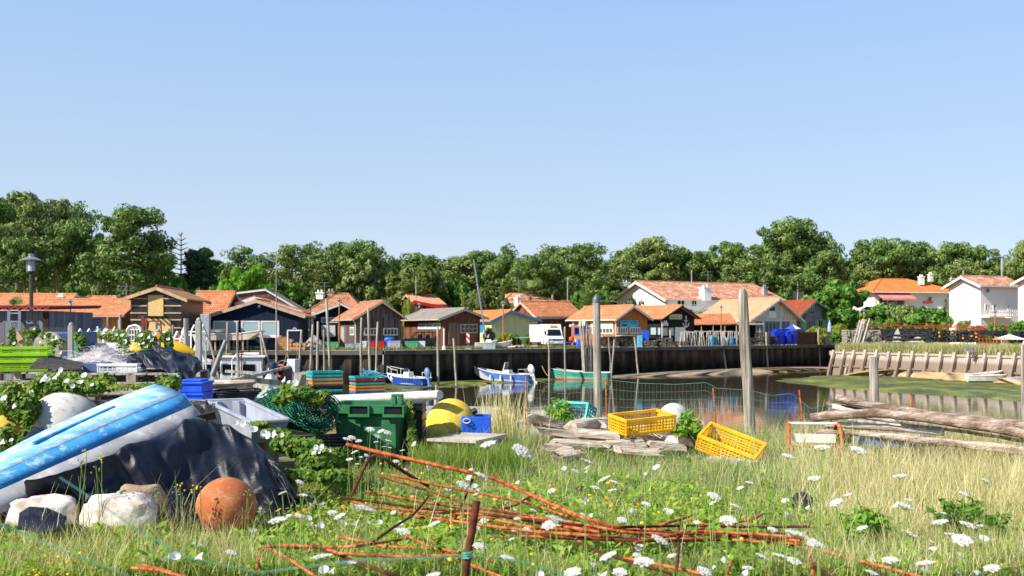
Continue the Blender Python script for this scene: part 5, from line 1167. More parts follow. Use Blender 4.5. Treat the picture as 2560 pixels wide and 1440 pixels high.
o = on_quay(676, 3); z = PZ(842, o.y); single('lid', MB().b2((o.x - .8, o.y, z - .1), (o.x + .8, o.y + 1.2, z + .15)), M['white'], 'white cover on top of the black wrapped stack', 'cover', bevel=.05)
# striped marker
o = on_quay(1170, 2.2); D = o.y; w = 8 / F * D; z0, z1 = PZ(861, D), PZ(833, D)
mk = empty('marker_post', o, 0, 'red and white diagonal striped marker board at the quay edge', 'marker')
t = T('diagonal_stripes'); x, y, _ = t.sep(t.uv()); MS = t.out(t.mix(t.math('LESS_THAN', t.math('FRACT', t.math('MULTIPLY', t.math('ADD', x, y), 1.9)), .5), '#d8d4d0', '#c02a20'), .5)
MB().b2((-w / 2, -.04, z0 + .12), (w / 2, .02, z1)).build('board', MS, mk); MB().bar((0, .06, 0), (0, .06, z1 - .1), .06).build('post', M['metal'], mk); MB().b2((-.3, -.2, 0), (.3, .3, .1)).build('foot', M['concrete'], mk)
o = on_quay(1110, 3.2); single('bollard_pipe', MB().tube([(o.x, o.y, 0), (o.x, o.y, PZ(821, o.y))], .07, 8).lathe([(.2, 0), (.18, .3), (.1, .35)], 10, (o.x, o.y, 0)), M['white'], 'thin white pipe standing at the corner of the corrugated cabin', 'pipe')
# scraps near the green cabin
o = on_quay(1308, 7); D = o.y; z = PZ(843, D); tb = empty('bench', (o.x, D, 0), 0, 'pale turquoise bench board in front of the pale green cabin', 'bench')
MB().b2((-.85, 0, z - .07), (.85, .5, z)).build('seat', mat('pale_turquoise', '#7fb4a4', '#94c4b4', 2, .6, .1), tb)
for x in (-.7, .7): MB().b2((x - .04, .05, 0), (x + .04, .45, z - .072)).build('leg', M['rust_dark'], tb)
for i in range(9):
    a = on_quay(R(1270, 1322), R(3.2, 5)); an = R(-.6, .6); L = R(.5, 1.1)
    single('driftwood', MB().tube([a + V((0, 0, .1 + .07 * (i % 3))), a + V((math.cos(an) * L, math.sin(an) * L, .12 + R(0, .35)))], [.11, .07], 6), M['driftwood'] if i % 3 else CUT, 'piece of firewood in the scattered pile near the van', 'wood', 'scattered wood near the van', smooth=50)
# motorbike like clutter by the shop
o = on_quay(1432, 6); D = o.y
cl = empty('hand_cart', (o.x, D, 0), wrot(10), 'hand cart loaded with an orange buoy and odd gear between van and shop', 'cart')
MB().b2((-.8, -.3, .5), (.9, .4, .62)).build('deck', M['blue_plastic'], cl); wheel(cl, (.5, -.34, .36), .36, .08, 'y'); wheel(cl, (.5, .44, .36), .36, .08, 'y')
MB().bar((-.8, 0, .55), (-1.4, 0, 1.0), .05).build('handle', M['metal'], cl)
single('buoy', MB().sphere((o.x - .15, D, .95), .33, 12, 8, (.9, .9, 1.0)), mat('orange_buoy', '#c2481c', '#d85c28', 2, .5, .1), 'orange float lying on the hand cart', 'buoy', smooth=70)
for i, (dx, m, lb) in enumerate(((.35, 'white_plastic', 'white bucket on the hand cart'), (.75, 'grey_plastic', 'grey bucket on the hand cart'))): single('bucket', MB().lathe([(0, .625), (.15, .625), (.19, .98), (.17, .98), (.14, .66)], 12, (o.x + dx, D, 0)), M[m], lb, 'bucket', smooth=40)
heap(1440, 1455, 847, M['blue_plastic'], 'blue sack slumped below the hand cart', 3.0, 9, 'sack', 'sack')
# oyster bag stacks: flat layers
def bagstack(px0, px1, y0, label, m, layers, back=1.6, seed=0, depth=1.0, jit=.1, top=None, tilt=0.0):
    o = on_quay((px0 + px1) / 2, back); D = o.y; w = (px1 - px0) / F * D; h = PZ(y0, D) - .12; rr = random.Random(seed + int(px0)); mb = MB()
    root = empty('oyster_bag_stack', o, math.atan2(*reversed(tuple(quay_pt((px0 + px1) / 2)[1])[:2])) * .6, label, 'stack of oyster bags', 'oyster bag stacks on the quay')
    for i in range(layers):
        lo = .13 + h * i / layers; k = 2 if w > 1.2 else 1
        for j in range(k):
            ww = w / k * rr.uniform(.9, 1.0) * (1 - .25 * tilt * i / layers); cx = -w / 2 + w / k * (j + .5) + rr.uniform(-jit, jit)
            n = 6; P2 = [[(cx - ww / 2 + ww * a / n, -.02 + rr.uniform(-.05, .05) + depth * b, lo + (h / layers) * (.95 if c else 0) * (.55 + .45 * math.sin(math.pi * min(max(a / n, .06), .94)) ** .4) + rr.uniform(-.015, .015)) for a in range(n + 1)] for b, c in ((0, 0), (0.0, 1), (1, 1), (1, 0))]
            mb.grid(P2)
    mb.build('mesh_bags', m, root); pb = MB()
    for y in (0, depth * .45, depth * .9): pb.b2((-w / 2, y, .0), (w / 2, y + .1, .07))
    pb.b2((-w / 2, 0, .072), (w / 2, depth, .1)); pb.build('pallet', M['greywood'], root)
    if top: MB().b2((-w / 2 - .1, -.15, h + .14), (w / 2 + .1, depth, h + .22)).build('top_board', M[top], root)
    return root
bagstack(1505, 1549, 842, 'flat topped dark oyster bag stack nearest the bundle of upright poles', BAGS, 9, seed=1, top='driftwood'); bagstack(1551, 1593, 840, 'flat topped dark oyster bag stack behind a leaning pole, beside the blue crates', BAGS, 9, seed=2, top='driftwood')
bagstack(1608, 1647, 851, 'low slumped grey oyster bag stack before the black plank shop', BAGT, 5, seed=3, jit=.2, tilt=1); bagstack(1648, 1686, 845, 'taller tan oyster bag stack behind the leaning pole at the black shop', BAGT, 7, seed=4, jit=.15, tilt=1); bagstack(1690, 1724, 853, 'low oyster bag stack on a green pallet next to the white racks', BAGT, 4, seed=5, jit=.12, tilt=.6)
bagstack(1897, 1925, 830, 'tall tan oyster bag stack near the dark blue bins', BAGT, 10, seed=6, jit=.12, back=1.3); bagstack(1918, 1946, 840, 'dark slumped oyster bag stack touching the dark blue bins', BAGS, 7, seed=7, jit=.25, tilt=1, back=1.0); bagstack(1868, 1898, 845, 'dark heap of oyster bags beside the large weathered post', BAGS, 6, seed=8, jit=.25, tilt=1.2, back=1.0)
LB = M['lblue_plastic']
for x0, x1, y0, m, lb in ((1594, 1606, 838, LB, 'tall light blue crate stack beside the oyster bags'), (1606, 1622, 826, M['blue_plastic'], 'blue crate stack in front of the shop windows')): quay_box(x0, x1, y0, 0, m, lb, back=3.2, name='crate', depth=.6)
for x0, x1, y0, m, lb in ((1774, 1785, 838, LB, 'light blue bucket stack among the white racks'), (1786, 1793, 841, M['turq'], 'turquoise bucket stack among the white racks'), (1800, 1809, 844, LB, 'light blue bucket beside the orange lamp post'), (1811, 1819, 845, M['white_plastic'], 'pale bucket right of the orange lamp post'), (1825, 1834, 843, LB, 'light blue bucket stack next to the large weathered post'), (1833, 1840, 846, M['blue_plastic'], 'blue bucket next to the large weathered post')):
    o = on_quay((x0 + x1) / 2, 1.5); r = (x1 - x0) / 2 / F * o.y; h = PZ(y0, o.y); k = 4
    mb = MB()
    for i in range(k): mb.lathe([(r * .85, h * i / k), (r, h * (i + .85) / k), (r * 1.05, h * (i + .87) / k), (r * 1.05, h * (i + .98) / k), (r * .8, h * (i + .98) / k)], 12, (o.x, o.y, .005))
    single('bucket_stack', mb, m, lb, 'bucket stack', smooth=40)
# white oyster racks, each a bent-tube frame
for i in range(17):
    px = 1704 + i * 9.0 + (3 if i % 2 else 0); o = on_quay(px, 1.5 + (i % 3) * .35); h = PZ(829, o.y) + R(-.05, .1); mb = MB(); s_ = R(.35, .55); dx = R(-.12, .12)
    for y in (0, .25): mb.tube([(o.x - s_ / 2, o.y + y, .02), (o.x - .1 + dx, o.y + y, h - .08), (o.x + dx, o.y + y, h), (o.x + .1 + dx, o.y + y, h - .08), (o.x + s_ / 2, o.y + y, .02)], .036, 5)
    mb.tube([(o.x + dx, o.y, h - .02), (o.x + dx + .75, o.y + .3, h - .06)], .034, 5)
    single('oyster_rack', mb, mat('pale_tube', '#a8a296', '#c8c2b6', 2, .6, .2) if i == 0 else bpy.data.materials['pale_tube'], 'pale bent tube oyster rack leaning in the row along the quay edge', 'rack', 'pale oyster racks on the quay', smooth=60)
single('rack_beam', MB().bar(on_quay(1700, .6, .08), on_quay(1852, .6, .08), .2, .14), M['driftwood'], 'long pale timber lying under the oyster racks at the quay edge', 'timber')
# dark blue bins
def quay_bin(px0, px1, y0, label, back, m):
    o = on_quay((px0 + px1) / 2, back); D = o.y; w = (px1 - px0) / F * D; h = PZ(y0, D); t = empty('wheeled_bin', o, wrot(20), label, 'bin', 'dark blue bins on the quay')
    MB().add([(-w * .42, 0, .12), (w * .42, 0, .12), (w * .42, .7, .12), (-w * .42, .7, .12), (-w / 2, -.06, h - .12), (w / 2, -.06, h - .12), (w / 2, .78, h - .12), (-w / 2, .78, h - .12)], [(0, 3, 2, 1), (4, 5, 6, 7), (0, 1, 5, 4), (1, 2, 6, 5), (2, 3, 7, 6), (3, 0, 4, 7)]).build('body', m, t, bevel=.03)
    MB().b2((-w / 2 - .04, -.1, h - .11), (w / 2 + .04, .82, h)).build('lid', m, t, bevel=.03)
    for x in (-w * .35, w * .35): wheel(t, (x, .65, .12), .12, .06)
NAVY = boxmat('royal_blue_bin', '#1a2fae', '#2a44c8')
for x0, x1, y, bk, lb in ((1934, 1946, 829, 1.3, 'royal blue bin at the end of the bin row, by the oyster bags'), (1946, 1959, 829, 1.25, 'second royal blue bin, beside the end bin'), (1966, 1980, 828, 1.5, 'royal blue bin under the parasol'), (1980, 1994, 827, 1.5, 'royal blue bin at the brown fence end of the row'), (1940, 1952, 823, 2.7, 'royal blue bin peeping out behind the front bins'), (1952, 1968, 822, 2.8, 'royal blue bin in the back row, middle')): quay_bin(x0, x1, y, lb, bk, NAVY)
o = on_quay(1982, 5.5); D = o.y; z = PZ(811, D); pa = empty('parasol', (o.x, D, 0), 0, 'open parasol with blue and white panels above the royal blue bins', 'parasol')
for k in range(8): a0, a1 = k * math.pi / 4, (k + 1) * math.pi / 4; MB().add([(0, 0, z), (1.15 * math.cos(a0), 1.15 * math.sin(a0), z - .62), (1.15 * math.cos(a1), 1.15 * math.sin(a1), z - .62)], [(0, 1, 2)]).build('panel', M['white'] if k in (6, 7, 2) else M['blue_plastic'], pa, solid=.015)
MB().tube([(0, 0, 0), (0, 0, z + .1)], .03, 6).build('pole', M['metal'], pa)
o = on_quay(2074, 7); D = o.y; z = PZ(800, D); pa = empty('parasol', (o.x, D, 0), 0, 'closed pale blue parasol among the yellow shrubs', 'parasol')
MB().lathe([(.06, z), (.22, z - .6), (.33, z - 1.7), (.2, z - 1.75)], 9).build('canopy', mat('pale_blue_cloth', '#8c9ec8', '#a0b0d4', 2, .8, .2), pa); MB().tube([(0, 0, 0), (0, 0, z)], .035, 6).build('pole', M['white'], pa)
def fence(pxa, pxb, ya, m, label, back, n, gap=.3):
    a, b = on_quay(pxa, back), on_quay(pxb, back); h = PZ(ya, a.y); t = empty('plank_fence', a, 0, label, 'fence'); mb, d = MB(), b - a
    for i in range(n): p = d * (i + .5) / n; mb.bar(p + V((0, 0, .02)), p + V((0, 0, h + R(-.04, .04))), d.length / n * (1 - gap), .04, V((-d.y, d.x, 0)))
    mb.build('planks', m, t)
    for z in (.3, h * .8): MB().bar(V((0, .06, z)), d + V((0, .06, z)), .07, .1).build('rail', m, t)
fence(1993, 2043, 830, M['pl_brown'], 'brown slatted fence beside the royal blue bins', 1.2, 26); fence(2044, 2116, 829, M['greywood'], 'grey plank fence before the yellow shrubs at the quay end', 4, 22, .05)
# stacks on the right bank
def tubestack(px0, px1, y0, y1, D, label, nrow, m, end=None, r=None):
    """a heap of long mesh tubes seen from their ends or sides"""
    w = (px1 - px0) / F * D; z0, z1 = PZ(y1, D), PZ(y0, D); r = r or (z1 - z0) / nrow / 2; t = empty('mesh_tube_stack', (PX((px0 + px1) / 2, D), D, z0), 0, label, 'stack of mesh tubes', 'stacked oyster mesh tubes on the right bank')
    mb, eb = MB(), MB()
    for i in range(nrow):
        z = r + i * (z1 - z0 - 2 * r) / max(1, nrow - 1)
        if end:
            k = max(2, int(w / (2 * r)))
            for j in range(k):
                x = -w / 2 + r + (w - 2 * r) * j / (k - 1) + R(-.25, .25) * r; y = R(-.15, .15); mb.tube([(x, y, z), (x, y + 1.6, z)], r * .97, 7); (eb if R(0, 1) < .4 else mb).tube([(x, y - .02, z), (x, y - .004, z)], r * R(.3, .55), 6)
        else:
            q = [V((-w / 2 + R(-.2, .1) + w * j / 7, R(-.1, .1) + .1 * i, z + R(-.25, .25) * r)) for j in range(8)]; mb.tube(q, r * 1.02, 7)
    mb.build('tubes', m, t, smooth=50)
    if eb.v: eb.build('tube_ends', end, t)
    return t
BT = mat('black_mesh_tube', '#0e0f12', '#24262c', 6, .55, .9, .06, 30, c3='#4a4c54'); GT = mat('grey_cement_tile', '#7c7468', '#a09a8e', 5, .9, .8, .05, 14, c3='#b8b2a8')
PE = mat('pale_tube_end', '#8a8078', '#c0b8b0', 9, .8, .1)
tubestack(2115, 2166, 825, 876, 117.5, 'tall grey stack of cemented collector tubes at the quay corner', 12, GT, GT)
tubestack(2172, 2202, 825, 858, 119, 'smaller grey collector tube stack behind the leaning poles', 9, GT, GT)
tubestack(2203, 2258, 822, 850, 121, 'dark mesh tubes lying lengthwise past the small grey stack', 6, BT); tubestack(2260, 2330, 821, 842, 121, 'dark mesh tube rows with pale battens under the rusty wire', 5, BT)
tubestack(2218, 2306, 836, 862, 115, 'three long sagging black mesh tubes above the dry grass', 3, BT, r=.14); tubestack(2200, 2296, 856, 868, 113, 'lowest pair of long black mesh tubes in the dry grass', 2, BT, r=.13)
for x0, x1, y0, y1, lb in ((2326, 2392, 826, 856, 'black mesh tube stack with orange floats, seen end on'), (2398, 2446, 826, 856, 'second end on black mesh tube stack with orange floats'), (2482, 2520, 826, 840, 'low end on black mesh tube stack beyond the rusty grid'), (2548, 2600, 828, 852, 'end on black mesh tube stack cut by the picture edge')): tubestack(x0, x1, y0, y1, 114, lb, 9, BT, PE)
tubestack(2445, 2560, 826, 836, 119, 'long dark mesh tubes beyond the rusty grid', 3, BT)
for px, y in ((2348, 832), (2380, 832), (2349, 841), (2408, 846), (2429, 841), (2440, 834), (2441, 843), (2489, 844)): single('float', MB().sphere(P(px, y, 113.5), .13, 10, 6), M['orange_plastic'], 'small orange float caught on the black mesh tube stacks', 'float', 'orange floats on the tube stacks', smooth=70)
heap(2238, 2262, 821, NETG, 'pale heap of battens on the dark mesh tubes', 0, 12, 'batten_heap', 'heap', D=120)
# rusty wire tangles and grid
rw_ = MB(); rr = random.Random(5)
for k in range(26):
    x = rr.uniform(2165, 2520); L = rr.uniform(60, 130); y = 816 + rr.uniform(-5, 4) + (4 if x > 2350 else 0); rw_.tube([P(x + L * j / 4, y + rr.uniform(-2.2, 2.2), 123) for j in range(5)], .035, 4)
for k in range(12): x = 2170 + k * 33; rw_.tube([P(x, 812, 123), V((PX(x, 123), 123, -.3))], .03, 4)
single('rusty_wire_tangle', rw_, mat('orange_rust_wire', '#8a3a1c', '#b85428', 6, .8, .1), 'long tangle of orange rusty rods along the top of the mesh tube stacks', 'rusty rods')
gr = MB()
for i in range(9): gr.tube([P(2448 + i * 9, 846 + R(-1, 1), 104), P(2448 + i * 9, 890, 104)], .03, 4)
for j in range(6): gr.tube([P(2446, 847 + j * 8, 104.05), P(2524, 847 + j * 8 + R(-1, 1), 104.05)], .03, 4)
single('rusty_grid', gr, M['rust'], 'upright rusty reinforcing grid in the dry grass of the right bank', 'grid')
q = P(2432, 893, 97.5); t = empty('broken_bench', (q.x, q.y, -.5), wrot(20), 'broken grey slatted bench tipped on the timber retaining wall', 'bench')
MB().b2((-.5, 0, .3), (.5, .4, .36)).b2((-.5, .42, .38), (.6, .5, .72)).build('seat', M['concrete'], t)
for x in (-.4, -.1, .2, .45): MB().bar((x, .1, -.1), (x, .1, .298), .06).build('leg', M['concrete'], t)
q = P(2535, 836, 108); t = empty('market_tent', (q.x, q.y, -.3), 0, 'small white pitched canopy among the tube stacks at the picture edge', 'canopy'); zt = q.z + .3
MB().add([(-1.4, 0, zt - .55), (1.4, 0, zt - .55), (1.4, 2, zt - .55), (-1.4, 2, zt - .55), (0, 1, zt)], [(0, 1, 4), (1, 2, 4), (2, 3, 4), (3, 0, 4)]).build('canopy', M['white'], t, solid=.02)
for x in (-1.3, 1.3):
    for y in (.1, 1.9): MB().bar((x, y, 0), (x, y, zt - .56), .05).build('pole', M['white'], t)
hp = on_quay(2500, 0) if False else None
bt_ = MB().prism([(PX(2440, 125), 0), (PX(2490, 125), 0), (PX(2490, 125), .9), (PX(2440, 125), 2.6)], 124, 125); single('timber_wall', bt_, M['pl_brown'], 'low sloping brown timber wall before the tall white villa', 'wall')
# utility poles and aerials
for px, y, D, lb in ((1899, 650, 0, ''),): pass
for px, y, y1, D, w, lb in ((2505, 645, 700, 160, 2.6, 'pale concrete utility pole above the tall villa roof'), (2408, 676, 705, 158, 2.0, 'short concrete pole beside the tall villa gable'), (1419, 693, 760, 148, 1.3, 'thin grey pole by the date palm'), (1729, 676, 720, 170, 1.3, 'thin pole behind the villa roof'), (1040, 690, 745, 138, 1.2, 'thin pole with lamp above the red hut'), (1994, 705, 745, 176, 1.6, 'short post by the flat roofed house')):
    single('utility_pole', MB().tube([V((PX(px, D), D, 0)), P(px, y, D)], w / F * D, 7), M['concrete'], lb, 'pole')
def aerial(px, y0, y1, D, lb):
    a, b = P(px, y1, D), P(px, y0, D); mb = MB().tube([a, b], .035, 5); w = .7
    for k in range(2):
        z = b.z - .1 - k * .45; mb.bar((b.x - w, D, z), (b.x + w, D, z), .03)
        for j in range(7): mb.bar((b.x - w + j * w / 3, D - .25, z), (b.x - w + j * w / 3, D + .25, z), .03)
    single('tv_aerial', mb, M['metal'], lb, 'aerial')
aerial(316, 713, 765, 100, 'television aerial beside the half built house roof'); aerial(811, 705, 735, 128, 'television aerial between two chimneys'); aerial(1297, 700, 760, 130, 'television aerial on the roof beside the fan palm'); aerial(1577, 680, 710, 156, 'television aerial on the villa roof by its chimney'); aerial(1770, 678, 712, 158, 'wide television aerial on the villa roof ridge'); aerial(1910, 700, 720, 150, 'television aerial on the brown villa chimney')
# ------------------------------------------------------------------ grasses on the far banks
def blades(name, XY, zf, h, w, m, rg, lean=.5, per=1):
    n = len(XY); base = np.column_stack([XY, zf]); a = rg.uniform(0, 6.283, n); hh = np.asarray(h) * rg.uniform(.55, 1.3, n); ww = w * rg.uniform(.7, 1.3, n)
    d = np.column_stack([np.cos(a), np.sin(a), np.zeros(n)]); a2 = rg.uniform(0, 6.283, n); l = np.column_stack([np.cos(a2), np.sin(a2), np.zeros(n)]) * (hh * rg.uniform(.1, 1, n) * lean)[:, None]
    up = np.array([0, 0, 1.0]) * hh[:, None]
    q1 = np.stack([base - d * ww[:, None], base + d * ww[:, None], base + up * .55 + l * .35 + d * ww[:, None] * .8, base + up * .55 + l * .35 - d * ww[:, None] * .8], 1)
    tip = base + up + l; q2 = np.stack([q1[:, 3], q1[:, 2], tip + d * ww[:, None] * .12, tip - d * ww[:, None] * .12], 1)
    o = np_mesh(name, np.concatenate([q1, q2]), m); return tag(o, kind='stuff')
rg = np.random.default_rng(11)
pts = []
for _ in range(9000):
    px = rg.uniform(480, 1500); a = 3.2 + rg.uniform(0, 1) ** 1.5 * 6; q = on_quay(px, a); pts.append((q.x, q.y))
XY = np.array(pts); blades('quay_grass', XY, np.zeros(len(XY)), .3, .03, mat_leaf('quay_grass', (.09, .12, .025), (.19, .21, .05), (.36, .32, .12), .3, .3), rg)
pts = []
for _ in range(26000):
    k = rg.uniform(0, 3.0); i = int(min(2, k)); f = k - i; (x0, y0), (x1, y1) = RW[i], RW[i + 1]; b = rg.uniform(.1, 1) ** 1.6 * 9; pts.append((x0 + (x1 - x0) * f + b * .85, y0 + (y1 - y0) * f + b * .5))
XY = np.array(pts); blades('dune_grass', XY, np.full(len(XY), -.55), .95, .03, mat_leaf('dune_grass', (.24, .26, .10), (.42, .40, .18), (.58, .51, .28), .25, .3), rg, .45)
# ------------------------------------------------------------------ foreground junk on the near bank
from mathutils import noise as mnoise
def gz(x, y): return zg(x, y)
def G(px, D): x = PX(px, D); return V((x, D, gz(x, D)))
def lerpl(L, n):
    """resample a polyline of tuples to n points"""
    L = [V(p) for p in L]; d = [0]
    for a, b in zip(L, L[1:]): d.append(d[-1] + (b - a).length)
    out = []
    for i in range(n):
        t = d[-1] * i / (n - 1); k = 0
        while k < len(d) - 2 and d[k + 1] < t: k += 1
        out.append(L[k].lerp(L[k + 1], (t - d[k]) / max(1e-9, d[k + 1] - d[k])))
    return out
TARP = None
t = T('black_tarpaulin'); g = t.obj(); n1 = t.noise(g, 3.5, 6, .6); c = t.ramp(t.noise(t.scl(g, (1, 1, 2)), 1.6, 7, .7), [(.45, '#0c111e'), (.66, '#161d30'), (.82, '#5a5450')])
TARP = t.out(c, t.ramp(n1, [(.35, .4), (.65, .62)]), t.bump(t.noise(t.scl(g, (1, 1, 1)), 8, 6, .65), .5, .03), 0, .45)
def tarp(name, label, front, ridge, back, amp=.06, fr=2.4, nu=130, nv=34, seed=0, bulge=.5):
    A, B, C = lerpl(front, nu), lerpl(ridge, nu), lerpl(back, nu); rows = []
    def fold(u, v, s_):
        n = mnoise.noise(V((u, v, s_))); return (1 - abs(n) * 2.4)
    for i in range(nu):
        r = []; u = i / (nu - 1) * (Vlen(B) / 2.2)
        for j in range(nv * 2 + 1):
            f = j / nv
            if f <= 1: p = A[i].lerp(B[i], f); p.z = A[i].z + (B[i].z - A[i].z) * (f * (1 - bulge) + bulge * math.sin(f * math.pi / 2))
            else: f -= 1; p = B[i].lerp(C[i], f); p.z = C[i].z + (B[i].z - C[i].z) * ((1 - f) * (1 - bulge) + bulge * math.cos(f * math.pi / 2)); f += 1
            g = fold(u * fr * 1.9 + f * 1.1, f * .8, seed) * .9 + fold(u * fr * 1.2 - f * 2.2, f * 1.1, seed + 5) * .6 + fold(u * fr * 5 + f * 2, f * 3, seed + 9) * .22 + mnoise.noise(V((u * 1.5, f * 1.3, seed + 3))) * 1.1
            d = amp * g * (.35 + .65 * min(1, j / 6) if j < nv else .6)
            r.append(p + V((0, -d * .8, d * .5)))
        rows.append(r)
    return single(name, MB().grid(rows), TARP, label, 'tarpaulin', smooth=180)
def Vlen(L): return sum((b - a).length for a, b in zip(L, L[1:]))
def pz(L): return [tuple(P(*p)) for p in L]
# overturned dinghy
ang_mats = {}
def paint(name, base, hi, worn, th=(.52, .66)):
    t = T(name); o = t.obj(); s = t.scl(o, (1, 1, 1)); f = t.noise(s, 2.2, 6, .65); c = t.ramp(f, [(.35, base), (.65, hi)])
    w = t.ramp(t.noise(t.scl(o, (2, 2, 3)), 3.2, 9, .75), [(th[0], 0.0), (th[1], 1.0)]); c = t.mix(w, c, worn)
    return t.out(c, .68, t.bump(f, .4, .01), 0, .2)
HB = paint('faded_blue_bottom', '#6aaed4', '#9accE4', '#dce4e6', (.47, .64)); HS = paint('blue_side', '#2a7cb4', '#4a98cc', '#bccad0', (.54, .7)); HG = paint('scuffed_grey_side', '#85858a', '#a4a3a4', '#c4c2c0', (.5, .7))
c0L, c1L, g1L = P(-250, 1275, 7.75), P(-250, 1307, 7.25), P(-250, 1388, 7.0)
c0R, c1R, g1R = P(385, 962, 10.6), P(457, 987, 10.05), P(512, 1055, 9.85)
dg = empty('upturned_dinghy', (c1R + c1L) * .5 * 1.0 - V((0, 0, .5)), 0, 'upturned blue dinghy with scuffed paint lying across the black tarpaulin', 'dinghy')
ST = []
for i in range(13):
    f = i / 12; c0, c1, g1 = c0L.lerp(c0R, f), c1L.lerp(c1R, f), g1L.lerp(g1R, f)
    ax = (c1 - c0).normalized(); b = math.sin(math.pi * f) * .07; lift = V((0, 0, .05 * math.sin(math.pi * f)))
    v = g1 - c1; vb = v - 2 * v.dot(ax) * ax; g0 = c0 + vb
    ST.append((g0 - ax * b, c0 - ax * b + lift, c1 + ax * b + lift, c1.lerp(g1, .42) + ax * b * 1.2 + lift * .6, g1 + ax * b * 1.4))
bot = MB(); bot.grid([[s[1], s[1].lerp(s[2], .5) + V((0, 0, .02)), s[2]] for s in ST]); bot.build('bottom', HB, dg, world=True, smooth=60, solid=.02)
MB().grid([[s[2], s[3]] for s in ST]).grid([[s[1], s[1].lerp(s[0], .42)] for s in ST]).build('side', HS, dg, world=True, smooth=60, solid=.02)
MB().grid([[s[3], s[4]] for s in ST]).grid([[s[1].lerp(s[0], .42), s[0]] for s in ST]).build('lower_side', HG, dg, world=True, smooth=60, solid=.02)
s = ST[-1]; MB().quad(s[0], s[1], s[2], s[3], s[4]).build('transom', HG, dg, world=True, solid=.03)
MB().tube([s[4] + V((.0, -.01, -.02)) for s in ST], .022, 8).tube([s[0] for s in ST], .02, 6).build('gunwale', M['black_rubber'], dg, world=True, smooth=60)
MB().tube([s[3] + V((0, -.006, 0)) for s in ST], .007, 5).tube([s[2].lerp(s[1], .02) + V((0, 0, .006)) for s in ST], .011, 5).build('rub_strip', HG, dg, world=True, smooth=60)
k0, k1 = ST[5], ST[9]; MB().bar(k0[1].lerp(k0[2], .55) + V((0, 0, .045)), k1[1].lerp(k1[2], .45) + V((0, 0, .03)), .03, .03).build('keel_strip', HS, dg, world=True)
MB().bar(ST[-1][4] + V((-.12, .02, .02)), ST[-1][4] + V((.06, .12, .06)), .1, .07).build('rotten_knee', M['brown_dark'], dg, world=True)
tarp('tarpaulin', 'large crumpled black tarpaulin heap in front of the upturned blue dinghy', [tuple(G(px, D)) for px, D in ((60, 7.8), (200, 7.9), (350, 8.0), (500, 8.3), (620, 8.5), (700, 8.7), (752, 9.0))],
     pz([(95, 1236, 7.9), (170, 1205, 8.05), (260, 1170, 8.3), (350, 1132, 8.65), (440, 1095, 9.05), (510, 1060, 9.4), (575, 1074, 9.4), (640, 1110, 9.35), (690, 1158, 9.25), (725, 1208, 9.15), (748, 1255, 9.1)]), [tuple(G(px, D)) for px, D in ((120, 8.6), (350, 9.3), (520, 10.2), (650, 10.3), (730, 10.0), (762, 9.4))], .15, 2.1, seed=3, bulge=.2)
tarp('tarpaulin', 'corner of a black tarpaulin showing behind the upturned dinghy, under the white buoy', [tuple(P(px, y, D)) for px, y, D in ((20, 1160, 9.6), (150, 1100, 10.2))], pz([(35, 1130, 9.9), (85, 1066, 10.4), (150, 1078, 10.5)]), [tuple(G(px, D)) for px, D in ((0, 10.6), (150, 11))], .02, 3, 40, 10, seed=8)
tarp('tarpaulin', 'shiny black tarpaulin tied over a load on the wooden pallets', [(p.x, p.y, p.z) for p in (P(322, 915, 13.4), P(360, 923, 13.3), P(410, 927, 13.2), P(440, 950, 13.1), P(475, 955, 13.15), P(508, 925, 13.4))],
     pz([(330, 905, 13.8), (365, 886, 13.9), (400, 876, 14), (430, 882, 14), (450, 880, 14), (475, 889, 14), (498, 900, 13.9), (506, 912, 13.8)]), [(p.x, p.y, p.z) for p in (P(330, 912, 14.4), P(420, 910, 14.8), P(505, 912, 14.4))], .13, 3.6, seed=21, bulge=.4)
# buoys
def buoy(c, r, m, label, sc=(1, 1, 1), eye=None, name='buoy', part=None, g=None):
    t = empty(name, c - V((0, 0, r * sc[2])), 0, label, 'buoy', g)
    mb = MB().sphere(c, r, 32, 20, sc)
    for (d, rr) in (part or []): mb.sphere(c + V(d), rr, 24, 14)
    mb.build('float_body', m, t, world=True, smooth=180)
    if eye: MB().tube([c + V(eye) * .93, c + V(eye) * 1.12], r * .12, 10).build('eye', M['black_rubber'], t, world=True); 
    return t
MW_ = paint('chalky_white_buoy', '#b9b6b0', '#d4d2cd', '#7c766e', (.53, .75)); MY = paint('chalky_yellow_buoy', '#d6ae30', '#e4c450', '#e2d6a4', (.5, .72)); MO = paint('faded_orange_buoy', '#a4582f', '#bc7248', '#cfa27c', (.5, .74))
buoy(P(162, 1072, 11.6), .435, MW_, 'large chalky white mooring buoy behind the upturned dinghy')
buoy(P(12, 1092, 11.4), .30, MY, 'yellow buoy half hidden in bindweed at the picture edge')
cb = P(566, 1268, 8.0); buoy(cb, .24, MO, 'weathered orange ball buoy lying in the grass before the black tarpaulin', eye=(-.19, -.14, -.05))
cy = P(1128, 1066, 13.3); buoy(cy, .34, MY, 'big lemon yellow double buoy beside the blue tub', (1, 1, 1.1), (.3, -.05, .2), part=(((-.13, -.08, -.14), .315), ((-.2, -.1, -.26), .27), ((.14, -.02, -.12), .27)))
cw = P(1684, 1045, 14.2); buoy(cw, .215, MW_, 'small round white buoy behind the yellow crates')
